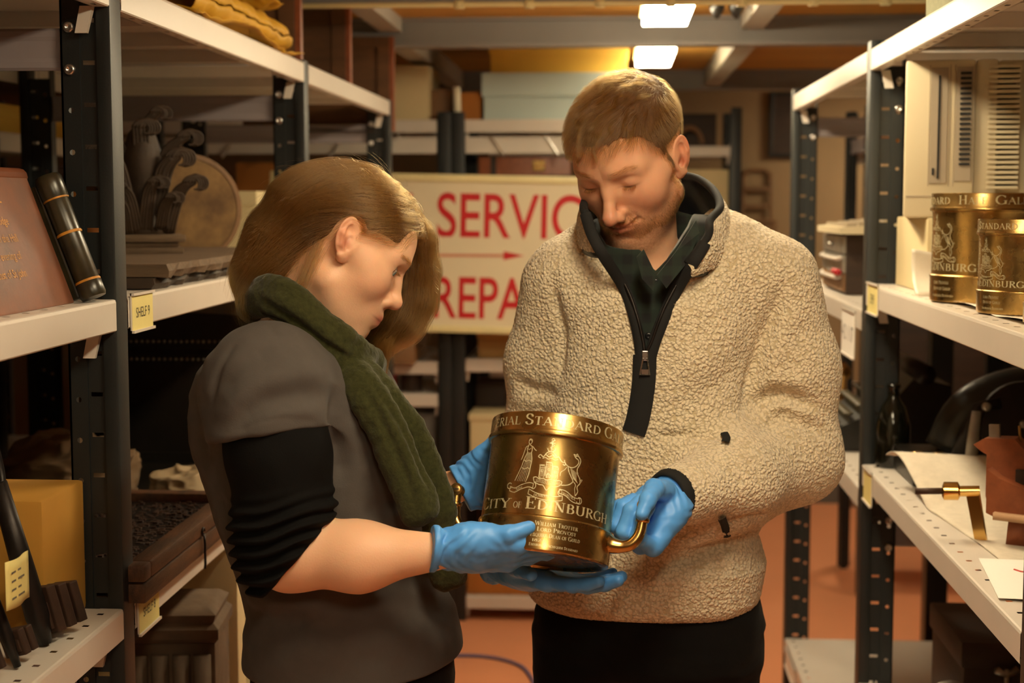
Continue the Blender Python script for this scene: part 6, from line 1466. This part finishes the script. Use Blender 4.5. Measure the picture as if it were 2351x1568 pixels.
# second bay: drawer cabinet, keyboard
zs = 1.3355
r = empty('drawer_cabinet', (.70, 4.12, zs), 0, 'small cabinet of metal fronted drawers with a red handled tool before it', 'cabinet')
MB().box((-.11, -.19, 0), (.14, .19, .155), bev=.003).build('case', 'wood_dark', r)
for k in range(3):
    z = .008+k*.048; d = MB().box((-.118, -.185, z), (-.108, .185, z+.044), bev=.002).build('drawer', 'steel_dull' if k else 'wood_mid', r)
    if k < 2: MB().tube([Vector((-.119, -.17, z+.038)), Vector((-.128, -.15, z+.034)), Vector((-.130, 0, z+.034)), Vector((-.128, .15, z+.034)), Vector((-.119, .17, z+.038))], .005, 8).build('handle', 'rack_cream', d, smooth=True)
    else: MB().cyl((-.130, 0, z+.02), (-.116, 0, z+.02), .006).build('knob', 'steel_dull', d, smooth=True)
r = empty('screwdriver', (.575, 4.02, zs+.058), 0, 'red handled screwdriver resting on a drawer handle', 'tool')
MB().tube([Vector((-.006, -.10, 0)), Vector((-.006, -.02, 0))], .008, 10).build('handle', 'red_plastic', r, smooth=True); MB().cyl((-.006, -.02, 0), (-.006, .10, 0), .0025).build('blade', 'steel', r, smooth=True)
r = empty('keyboard', (.72, 4.08, zs+.156), 0, 'beige keyboard lying on top of the drawer cabinet', 'keyboard')
MB().prism([(-.16, 0), (.14, 0), (.14, .030), (.02, .028), (-.16, .016)], .42, M=TR(0, -.24, 0)).build('case', 'beige_plastic', r)
b = MB()
for i in range(5):
    for j in range(18): b.box((-.14+i*.03, -.215+j*.0205, .018+.0022*i), (-.115+i*.03, -.198+j*.0205, .026+.0028*i), bev=0)
o = b.build('keys', 'grey_plastic', r, fix=False); o['kind'] = 'stuff'
r = empty('desk_telephone', (.80, 3.72, zs), 0, 'beige telephone beside the drawer cabinet behind the post', 'telephone')
MB().prism([(-.09, 0), (.09, 0), (.09, .10), (.03, .12), (-.09, .05)], .2, M=TR(0, -.1, 0)).build('body', 'beige_plastic', r, angle=40); MB().tube(catmull([(.02, -.13, .13), (.02, -.09, .155), (.02, .0, .16), (.02, .09, .155), (.02, .13, .13)], 4), .016, 12).build('handset', 'beige_plastic', r, smooth=True)
# ---- right lower shelf
zt = 1.0005
r = empty('foam_sheet', (.74, 2.55, zt), 0, 'white packing foam sheet covering the right lower shelf, curled at the far end', 'foam sheet')
def foam(u, v):
    x = -.155+.50*v; y = -.60+1.24*u; z = .0012; k = max(0, (u-.72)/.28)
    if k > 0: a = k*2.1; z += .075*math.sin(a)*(1-.25*v)+.0; y = y-.12*k*k
    x += .05*math.sin(3.2*u+.6)*(1-v)*.9-.01
    return (x, y, z+.0008*math.sin(u*30))
crumple('sheet', foam, 'plastic_foam', r, 70, 26, .0004, 25, 3, .0016)
r = empty('sewing_machine', (.765, 3.17, zt), 0, 'black hand cranked machine in the shadow under the brass measures', 'machine')
MB().box((-.165, -.10, 0), (.24, .12, .055), bev=.012).build('base', 'black_paint', r, angle=40)
MB().tube(catmull([(-.06, .02, .05), (-.02, .02, .13), (.06, .02, .17), (.16, .02, .17), (.22, .02, .13), (.23, .02, .055)], 5), [(.06, .05)]*26, 20, flat=(0, 1, 0)).build('arm', 'black_paint', r, smooth=True)
MB().lathe([(.0, -.012), (.075, -.012), (.085, -.005), (.085, .01), (.07, .014), (0, .014)], 32, M=TR(.05, -.09, .13) @ RX(math.pi/2)).build('hand_wheel', 'dark_iron', r, angle=40)
MB().tube([Vector(p) for p in ((-.085, -.12, .05), (-.04, -.12, .165), (.0, -.12, .175))], [(.018, .006), (.015, .006), (.012, .006)], 10, flat=(0, 1, 0)).build('bracket', 'dark_iron', r, smooth=True)
c = MB(); c.tube([Vector(p) for p in ((-.05, -.135, .160), (-.055, -.135, .10), (-.062, -.135, .03))], [(.009, .004), (.013, .0045), (.011, .004)], 10, flat=(0, 1, 0)); o = c.build('crank_lever', 'steel_dull', r, smooth=True)
MB().lathe([(.0, .0), (.014, .0), (.016, .006), (.014, .03), (.0, .034)], 20, M=TR(-.062, -.138, .026) @ RX(math.pi/2)).build('crank_knob', 'dark_iron', o, smooth=True)
for x, z in ((-.03, .168), (.05, .13)): MB().lathe([(.0, .0), (.009, .0), (.009, .006), (.004, .008), (0, .008)], 14, M=TR(x, -.128 if x < 0 else -.104, z) @ RX(math.pi/2)).build('bolt_head', 'steel_dull', r, smooth=True)
for x, y in ((-.145, -.06), (-.105, -.07)): MB().lathe([(.004, .055), (.004, .060), (.016, .061), (.018, .064), (.006, .067), (0, .067)], 18, M=TR(x, y, 0)).build('brass_disc', 'brass', r, smooth=True)
r = empty('bell_jar', (.605, 3.318, zt+0), 0, 'dark glass bottle standing behind the black machine beside the post', 'bottle')
MB().lathe([(.0, .0), (.036, .0), (.038, .01), (.037, .09), (.026, .13), (.013, .15), (.012, .17), (.015, .172), (.014, .18), (0, .18)], 28).build('glass', 'dark_glass', r, smooth=True)
# grooving plane of reddish wood with a brass screw arm
Rp = RZ(-.22)
r = empty('grooving_plane', (.745, 2.535, zt+.003), -.52, 'reddish wooden grooving plane with a brass screw on the foam sheet', 'hand plane')
MB().prism([(-.115, .052), (-.10, .046), (.30, .046), (.30, .095), (-.06, .100), (-.095, .112), (-.115, .125)], .10, M=TR(0, -.05, 0) @ RZ(0)).build('stock', 'wood_red', r, angle=40)
MB().prism([(-.125, .075), (-.120, .055), (-.108, .048), (-.094, .05), (-.085, .062), (-.060, .068), (-.060, .155), (-.080, .175), (-.130, .172), (-.148, .160), (-.135, .150), (-.125, .145)], .04, M=TR(0, -.02, 0)).build('toe', 'wood_red', r, angle=30)
MB().box((-.10, -.012, .06), (-.078, .012, .150), M=RY(.12), bev=.001).build('wedge', 'cardboard_orange', r); MB().box((-.075, -.026, .085), (-.050, -.008, .125), bev=.001).build('dark_wedge', 'wood_dark', r)
MB().box((-.118, -.004, .155), (-.100, .004, .200), M=RY(-.05), bev=.001).build('iron', 'steel_dull', r); MB().cyl((-.075, 0, .165), (-.078, 0, .195), .0022).build('pin', 'brass_old', r, smooth=True)
MB().prism([(-.085, 0), (-.05, 0), (-.045, .055), (-.08, .060)], .03, M=TR(0, -.035, 0)).build('fence', 'wood_red', r, angle=40)
MB().prism([(-.10, .044), (.30, .040), (.30, .052), (-.10, .056)], .024, M=TR(0, -.062, 0)).build('rail', 'wood_pale', r, angle=40)
s = MB(); s.tube([Vector((-.135, -.02, .082)), Vector((-.165, -.03, .080)), Vector((-.168, -.031, .080)), Vector((-.190, -.038, .079)), Vector((-.193, -.039, .079))], [.009, .009, .0155, .0155, .009], 18); o = s.build('brass_nut', 'brass_bright', r, angle=50)
MB().cyl((-.192, -.039, .079), (-.235, -.052, .076), .0055).build('screw_thread', 'rust_iron', o, smooth=True)
MB().prism([(-.158, .084), (-.136, .086), (-.120, .0), (-.140, .0)], .008, M=TR(0, -.026, 0)).build('brass_arm', 'brass_bright', r)
r = empty('note_card', (.675, 2.315, zt+.0035), -.12, 'white note card with red handwriting on the foam sheet', 'note')
MB().box((-.105, -.14, 0), (.09, .11, .0006)).build('card', 'white_paper', r)
for k in range(4):
    P = catmull([(-.045+.02*k, .04-.05*k+.0*j, .0009) if 0 else (-.06+.012*j+.018*k, .035-.045*k+.010*((-1)**j)*(1 if j % 3 else .4), .0012) for j in range(9)], 4); MB().tube(P, .0016, 5).build('red_handwriting', 'ink_pen_red', r)
for k in range(5): MB().box((-.02+.016*k, .04, .0006), (-.012+.016*k, .10, .0009)).build('print_line', 'ink_faint', r)
r = empty('brown_bottle', (.905, 3.02, zt), 0, 'dark ribbed bottle at the right picture edge on the lower shelf', 'bottle')
MB().lathe([(.0, 0), (.026, 0), (.028, .006), (.026, .012), (.028, .05), (.026, .056), (.028, .09), (.022, .12), (.012, .14), (.012, .16), (0, .162)], 24).build('glass', 'dark_glass', r, smooth=True)
# second bay, lower: typewriter, metal parts, tag
zu = .9405
r = empty('typewriter', (.70, 4.05, zu), 0, 'black typewriter with pale key caps beyond the man\'s elbow', 'typewriter')
MB().prism([(-.15, 0), (.15, 0), (.15, .17), (.06, .19), (.0, .12), (-.15, .05)], .34, M=TR(0, -.17, 0)).build('body', 'black_paint', r, angle=40)
for i in range(4):
    for j in range(8):
        x = -.13+i*.032; y = -.14+j*.038; z = .068+i*.022; k = MB(); k.cyl((x, y, z-.03), (x-.004, y, z), .0035, n=6); k.lathe([(.0, .0), (.013, 0), (.014, .004), (.012, .007), (0, .008)], 10, M=TR(x-.004, y, z)); k.build('key', 'key_cap', r, smooth=True)
MB().cyl((.08, -.20, .20), (.08, .20, .20), .026, n=20).build('platen', 'dark_iron', r, smooth=True)
r = empty('metal_fitting', (.63, 3.58, zu), 0, 'bright metal pipe fitting on the lower shelf behind the dark post', 'fitting')
MB().tube(catmull([(-.03, -.08, .03), (-.02, .0, .035), (.03, .06, .03), (.10, .08, .03)], 5), .022, 14).build('pipe', 'steel_dull', r, smooth=True); MB().lathe([(.018, -.01), (.032, -.01), (.032, .01), (.018, .01)], 20, M=TR(-.03, -.085, .03) @ RX(math.pi/2)).build('flange', 'steel_dull', r, angle=40)
r = empty('brass_fitting', (.66, 4.42, zu), 0, 'small upright brass fitting on the far end of the second bay shelf', 'fitting')
MB().lathe([(0, 0), (.03, 0), (.03, .01), (.014, .02), (.012, .12), (.024, .13), (.024, .15), (.008, .17), (0, .172)], 20).build('body', 'brass_old', r, smooth=True)
r = empty('paper_strip', (.585, 3.50, zu), 0, 'yellow paper strip leaning beside the metal fitting', 'paper')
b = MB().grid(lambda u, v: (-.022+.05*v*0+.045*u, -.02+.04*u, .002+.095*v), 6, 6); o = b.build('strip', 'card_yellow', r); solidify(o, .0008); o.rotation_euler = (.2, .55, 0)
# bottom shelves on the right
zv = .5105
box_thing('brown_chest', (.70, 3.02, zv), (1.15, 3.32, .70), 'wood_dark', 'dark brown chest on the low right shelf under the foam sheet', 'chest', lid=.05, bev=.006)
def tool(name, loc, rz, label, parts, cat='tool'):
    r = empty(name, loc, rz, label, cat)
    for nm, m, mb in parts: mb.build(nm, m, r, smooth=True)
    return r
tool('pipe_elbow', (.64, 2.90, zv+.023), .4, 'curved grey metal pipe elbow on the low right shelf', [('pipe', 'steel_dull', MB().tube(catmull([(-.05, 0, .0), (-.045, 0, .06), (0, 0, .10), (.05, 0, .075), (.07, 0, .0)], 5), .023, 14))])
tool('brass_dish', (.63, 2.62, zv), 0, 'round polished brass dish on the low right shelf', [('dish', 'brass_bright', MB().lathe([(0, 0), (.04, 0), (.055, .012), (.06, .03), (.06, .036), (.056, .038), (0, .046)], 32))])
tool('brass_lamp', (.74, 2.72, zv), 0, 'old brass lamp fitting with a flared base on the low right shelf', [('base', 'brass_old', MB().lathe([(0, 0), (.045, 0), (.045, .008), (.02, .02), (.014, .05), (.03, .07), (.034, .10), (.02, .12), (.01, .15), (0, .152)], 24)), ('side_arm', 'brass_old', MB().cyl((-.02, 0, .085), (-.12, -.02, .085), .008))])
tool('steel_spanner', (.72, 2.90, zv+.006), .9, 'long steel spanner lying on the low right shelf', [('shank', 'steel_dull', MB().tube([Vector((-.12, 0, 0)), Vector((.10, 0, .0))], [(.006, .010), (.005, .008)], 8, flat=(0, 0, 1))), ('jaw', 'steel_dull', MB().tube(catmull([(.10, -.02, 0), (.13, -.025, 0), (.15, -.01, 0), (.14, .0, 0), (.15, .012, 0), (.13, .028, 0), (.10, .02, 0)], 3), .006, 8))])
tool('wing_nut_clamp', (.78, 3.0, zv), .2, 'upright metal clamp with a wing nut on the low right shelf', [('rod', 'steel_dull', MB().cyl((0, 0, 0), (0, 0, .14), .005)), ('wing', 'steel_dull', MB().tube([Vector((-.022, 0, .14)), Vector((0, 0, .128)), Vector((.022, 0, .14))], [.008, .005, .008], 8)), ('foot', 'steel_dull', MB().lathe([(0, 0), (.02, 0), (.018, .012), (0, .014)], 16))])
box_thing('grey_carton', (.85, 2.3, zv), (1.15, 2.62, .66), 'slate', 'grey carton at the back of the low right shelf', 'box', lid=.03)
zw = .2005
for i, (x, y, rz, lb) in enumerate(((.72, 4.05, .5, 'cream paper slip flat on the lowest right shelf'), (.68, 3.75, -.3, 'second cream paper slip nearer the dark post on the lowest shelf'))):
    o = tag(MB().box((-.045, -.03, 0), (.045, .03, .0008)).build('paper_slip', 'paper', None), lb, 'paper', 'paper slips on the lowest right shelf'); o.location = (x, y, zw); o.rotation_euler = (0, 0, rz)
o = tag(MB().tube(catmull([(.80, 4.3, .215), (.72, 4.1, .24), (.66, 4.0, .207), (.63, 3.9, .2035)], 6), .003, 6).build('twine', 'paper', None, smooth=True), 'pale cord trailing over the lowest right shelf', 'cord')
r = empty('power_adapter', (.62, 3.62, zw), .2, 'grey power adapter with a red lead on the lowest right shelf', 'adapter')
MB().box((-.03, -.05, 0), (.03, .05, .09), bev=.006).build('housing', 'slate', r, angle=40); MB().tube(catmull([(0, -.02, .09), (-.01, -.03, .13), (.0, -.01, .2), (.04, .02, .30), (.06, .05, .34)], 5), .003, 6).build('lead', 'dark_iron', r, smooth=True); MB().box((-.032, -.03, .02), (-.028, .03, .04)).build('red_band', 'red_plastic', r)
box_thing('canvas_box', (.575, 2.62, 1.8975), (.80, 2.92, 2.03), 'canvas_green', 'grey green canvas covered box on the right top shelf edge', 'box', lid=.03)
# ---- back racks
def back(name, x0, y0, x1, y1, Y, d, m, lb, cat='box', z=None, lid=0, grp=None):
    a, b = fspan(x0, y0, x1, y1, Y); return box_thing(name, (a[0], Y, a[2] if z is None else z), (b[0], Y+d, b[2]), m, lb, cat, lid=lid, group=grp)
back('cream_case', 888, 150, 985, 272, 5.64, .35, 'carton_cream', 'tall cream case with two studs on top of the back rack', 'case', 1.8725, grp=None)
for z in (1.925, 1.99): pass
back('brown_box', 1046, 212, 1104, 272, 5.68, .3, 'cardboard_orange', 'small dark tan carton beside the blue archive box', 'box', 1.8725)
back('tan_box', 988, 205, 1036, 272, 5.70, .3, 'wood_mid', 'narrow brown box between the cream case and the paper roll', 'box', 1.8725)
r = empty('paper_roll', (PY(1050, 270, 5.64)[0]+.0, 5.64, 1.8725), 0, 'upright cream paper roll in front of the tan carton', 'paper roll')
MB().tube([Vector((0, 0, 0)), Vector((-.002, 0, .12))], .014, 14).build('roll', 'paper', r, smooth=True)
a, b = fspan(1110, 165, 1420, 272, 5.64)
r = empty('archive_box', ((a[0]+b[0])/2, 5.86, 1.8725), 0, 'wide pale blue archive box with a deep lid on top of the back rack', 'box')
w = (b[0]-a[0])/2; h = b[2]-1.8725; MB().box((-w, -.21, 0), (w, .21, h*.55), bev=.003).build('body', 'archive_blue', r); MB().box((-w-.008, -.218, h*.5), (w+.008, .218, h), bev=.004).build('lid', 'archive_blue', r)
a2, b2 = fspan(1125, 104, 1440, 163, 5.66)
box_thing('yellow_carton', (a2[0], 5.68, b[2]+.0005), (b2[0], 6.05, 2.140), 'yellow_box', 'flat yellow carton lying on the blue archive box under the ceiling', 'box', lid=.02)
r = empty('wooden_case', (-.33, 5.72, 1.5005), 0, 'orange brown wooden case with a brass clasp above the service sign', 'case')
MB().box((-.17, -.08, 0), (.17, .10, .240), bev=.006).build('body', 'wood_red', r, angle=40); MB().box((-.17, -.082, .165), (.17, .102, .170)).build('lid_seam', 'wood_dark', r); MB().box((.03, -.088, .185), (.075, -.079, .225), bev=.003).build('clasp', 'brass_old', r); MB().box((-.125, -.084, 0), (-.105, .1, .241)).build('strap', 'wood_dark', r)
for i, (x, c, lb) in enumerate(((-.80, 'carton_cream', 'small white box on the back rack just above the sign'), (-1.02, 'slate', 'small grey box on the back rack behind the woman\'s hair'), (-1.35, 'cardboard_orange', 'orange box on the back rack seen past the middle left post'))):
    box_thing('small_box', (x-.07, 5.68, 1.5005), (x+.07, 5.85, 1.66+.03*i), c, lb, 'box')
# enamel sign
sa = PY(1000, 415, 5.46); sw, sh = 1.34, .548
r = empty('enamel_sign', (-1.245+sw/2, 5.475, 1.112), 0, 'white enamel sign with red lettering and an arrow propped before the back racks', 'sign'); r.rotation_euler = (.05*0, math.radians(1.2), math.radians(0))
MB().box((-sw/2, -.006, 0), (sw/2, .008, sh), bev=.003).build('plate', 'white_enamel', r)
for lo, hi in (((-sw/2-.006, -.016, sh-.016), (sw/2+.006, .010, sh+.010)), ((-sw/2-.006, -.016, -.010), (sw/2+.006, .010, .014)), ((-sw/2-.006, -.016, .014), (-sw/2+.012, .010, sh-.016)), ((sw/2-.012, -.016, .014), (sw/2+.006, .010, sh-.016))): MB().box(lo, hi, bev=.003).build('frame_rail', 'frame_cream', r, angle=40)
Wi = r.matrix_basis.inverted()
def sx_(x, y): p = Wi @ Vector(PY(x, y, 5.468)); return p
def sign_word(t, x0, x1, yb, yt):
    p0, p1 = sx_(x0, yb), sx_(x1, yb); H = sx_(x0, yt).z-p0.z
    v, f = text_mesh(t, 1.0, None, 1.0, align='LEFT', bold=.012, res=9); v = v-v.min(0)*np.array([1, 0, 0]); w = v[:, 0].max(); hh = v[:, 1].max()
    v = np.stack([p0.x+v[:, 0]/w*(p1.x-p0.x), np.full(len(v), -.0072), p0.z+np.clip(v[:, 1], 0, None)/hh*H], 1); MB().add(v, f).build('lettering', 'ink_red', r, fix=False)
sign_word('DAY', 800, 947, 541, 440); sign_word('SERVICE', 1003, 1392, 543, 441); sign_word('REPAIRS', 995, 1330, 729, 633)
p0, p1, p2 = sx_(760, 584), sx_(1156, 587), sx_(1203, 587)
b = MB(); b.add([(p0.x, -.0072, p0.z-.005), (p1.x, -.0072, p1.z-.005), (p1.x, -.0072, p1.z+.005), (p0.x, -.0072, p0.z+.005)], [(0, 1, 2, 3)]); b.build('arrow_shaft', 'ink_red_faded', r, fix=False)
b = MB(); b.add([(p1.x, -.0073, p1.z-.016), (p2.x, -.0073, p2.z), (p1.x, -.0073, p1.z+.016)], [(0, 1, 2)]); b.build('arrow_head', 'ink_red', r, fix=False)
for x in (-.5, .5): MB().box((x-.03, -.008, -.125), (x+.03, .006, -.008)).build('foot', 'wood_dark', r)
# under the sign
back('wooden_crate', 870, 785, 950, 838, 5.50, .40, 'wood_mid', 'light wooden crate poking out beside the woman\'s scarf on the back rack', 'crate', .9815)
for i, (x, m, lb) in enumerate(((-.86, 'red_plastic', 'dark red tin between the two close shelves of the back rack'), (-.97, 'black_paint', 'black tin between the two close shelves of the back rack'), (-.76, 'wood_dark', 'brown tin nearest the paired posts between the close shelves'))):
    r = empty('tin', (x, 5.70, .8595), 0, lb, 'tin', 'tins between the close shelves of the back rack'); MB().lathe([(0, 0), (.04, 0), (.042, .003), (.042, .055), (.044, .057), (.044, .068), (0, .070)], 20).build('body', m, r, angle=40)
back('grey_panel_box', 925, 950, 1000, 1075, 5.66, .3, 'slate', 'grey box standing under the close shelves of the back rack', 'box', .4505)
back('tan_carton', 1098, 762, 1190, 824, 5.64, .35, 'cardboard', 'tan carton directly under the sign on the back rack', 'box', .9915, lid=.02)
back('dark_bundle', 1092, 880, 1160, 945, 5.8, .2, 'wood_dark', 'dark brown box behind the cream cartons under the sign', 'box', .5405)
back('cream_carton', 1080, 952, 1172, 1062, 5.60, .2, 'carton_cream', 'cream carton on the back rack behind the far blue glove', 'box', .5405, lid=.02)
back('orange_carton', 1072, 1288, 1240, 1372, 5.63, .4, 'cardboard_orange', 'orange cardboard box on the lowest back shelf above the floor', 'box', .0955)
for x0, x1, z, h, m, lb in ((-.25, .10, .9915, .28, 'cardboard', 'brown carton on the back rack hidden behind the man'), (-.25, .10, .5405, .25, 'carton_cream', 'cream carton on the back rack behind the man\'s legs'), (-.18, .12, .0955, .22, 'cardboard_orange', 'orange carton on the lowest back shelf behind the man')): box_thing('storage_box', (x0, 5.64, z), (x1, 6.0, z+h), m, lb, 'box', lid=.03)
for x0, x1, z, h, m, lb in ((-1.75, -1.3, .9815, .25, 'cardboard', 'carton at the hidden left end of the back rack'), (-1.7, -1.2, .4505, .3, 'carton_cream', 'pale carton low at the hidden left end of the back rack')): box_thing('storage_box', (x0, 5.66, z), (x1, 6.0, z+h), m, lb, 'box', lid=.03)
# far right: arch, chair, dark framed picture, boxes
r = empty('wooden_arch', (PY(1592, 338, 7.1)[0]-.02, 7.065, 1.8255), 0, 'curved wooden arch on the farthest shelf right of the man\'s ear', 'wooden arch')
MB().tube([Vector((.058*math.cos(a), 0, .085*math.sin(a))) for a in np.linspace(0, math.pi, 18)], .011, 10).build('arch', 'wood_mid', r, smooth=True); MB().box((-.075, -.03, 0), (.075, .03, .012), bev=.003).build('base', 'wood_dark', r)
box_thing('dark_box', (.24, 7.16, 1.8255), (.47, 7.4, 1.98), 'wood_dark', 'dark box beside the arch on the farthest shelf', 'box')
box_thing('pale_board', (.20, 7.06, 1.3005), (.52, 7.10, 1.72), 'carton_cream', 'pale board on the farthest rack behind the man\'s ear', 'board')
r = empty('metal_cone', (.40, 7.03, 1.3005), 0, 'small dark pointed bottle before the pale board on the farthest rack', 'bottle'); MB().lathe([(0, 0), (.03, 0), (.03, .22), (.008, .28), (.008, .34), (0, .342)], 18).build('body', 'black_paint', r, smooth=True)
r = empty('picture_frame', (.865, BACK-.02, 1.80), 0, 'dark framed picture hanging on the back wall', 'picture')
MB().box((-.07, -.012, 0), (.07, .015, .335), bev=.003).build('panel', 'wood_dark', r)
for lo, hi in (((-.075, -.02, 0), (-.055, -.005, .335)), ((.055, -.02, 0), (.075, -.005, .335)), ((-.055, -.02, .315), (.055, -.005, .335)), ((-.055, -.02, 0), (.055, -.005, .02))): MB().box(lo, hi, bev=.002).build('frame_rail', 'black_paint', r)
r = empty('wooden_chair', (.735, BACK-.11, 1.30), 0, 'small wooden chair hanging on the back wall', 'chair')
for s in (-1, 1):
    MB().tube(catmull([(s*.075, .05, -.25), (s*.075, .06, .0), (s*.072, .075, .2), (s*.068, .09, .42)], 4), .010, 10).build('rear_leg', 'wood_mid', r, smooth=True); MB().cyl((s*.075, -.10, -.25), (s*.078, -.10, .17), .010).build('front_leg', 'wood_mid', r, smooth=True)
MB().tube(catmull([(-.068, .09, .41), (-.04, .092, .435), (.04, .092, .435), (.068, .09, .41)], 4), .011, 10).build('top_rail', 'wood_mid', r, smooth=True)
for z in (.24, .33): MB().box((-.068, .072, z), (.068, .084, z+.022), bev=.002).build('back_rail', 'wood_mid', r)
MB().box((-.085, -.11, .165), (.085, .075, .185), bev=.005).build('seat', 'wood_mid', r)
MB().cyl((-.075, -.1, -.1), (.075, -.1, -.1), .007).build('stretcher', 'wood_mid', r, smooth=True)
for x0, x1, z, h, m, lb in ((1.10, 1.33, 1.7805, .10, 'cardboard_orange', 'orange box on the far rack seen over the second right bay'), (1.35, 1.80, 1.7805, .12, 'archive_blue', 'pale green box on the far rack seen over the second right bay'), (1.15, 1.5, 1.3005, .32, 'wood_mid', 'tall brown box on the far rack above the typewriter'), (1.6, 2.0, 1.3005, .25, 'slate', 'grey box on the far rack behind the beige keyboard'), (1.1, 1.6, .8005, .35, 'wood_dark', 'large dark box low on the far rack')): box_thing('storage_box', (x0, 6.1, z), (x1, 6.5, z+h), m, lb, 'box', lid=.03)
for y0, y1, z, h, m, lb in ((2.2, 2.9, 1.27, .35, 'wood_dark', 'dark crate on the second rack behind the brass measures'), (2.3, 3.1, .80, .35, 'black_paint', 'black chest on the second rack behind the machine'), (3.5, 4.3, 1.27, .3, 'carton_cream', 'cream box on the second rack behind the drawer cabinet'), (3.5, 4.4, .80, .3, 'wood_dark', 'brown chest on the second rack behind the typewriter'), (2.3, 3.0, 1.74, .12, 'yellow_box', 'yellow folder box high on the second right rack')): box_thing('storage_box', (1.42, y0, z+.0005), (1.85, y1, z+h), m, lb, 'box', lid=.03)
# blue cable on the floor
P = catmull([PZ(*c) for c in [(960, 1512, .006), (1050, 1505, .006), (1120, 1508, .006), (1180, 1522, .006), (1212, 1545, .006), (1225, 1590, .006), (1180, 1680, .006)]], 8)
tag(MB().tube(P, .006, 8).build('floor_cable', 'cable_blue', None, smooth=True), 'blue cable curving over the salmon floor between the two people', 'cable')
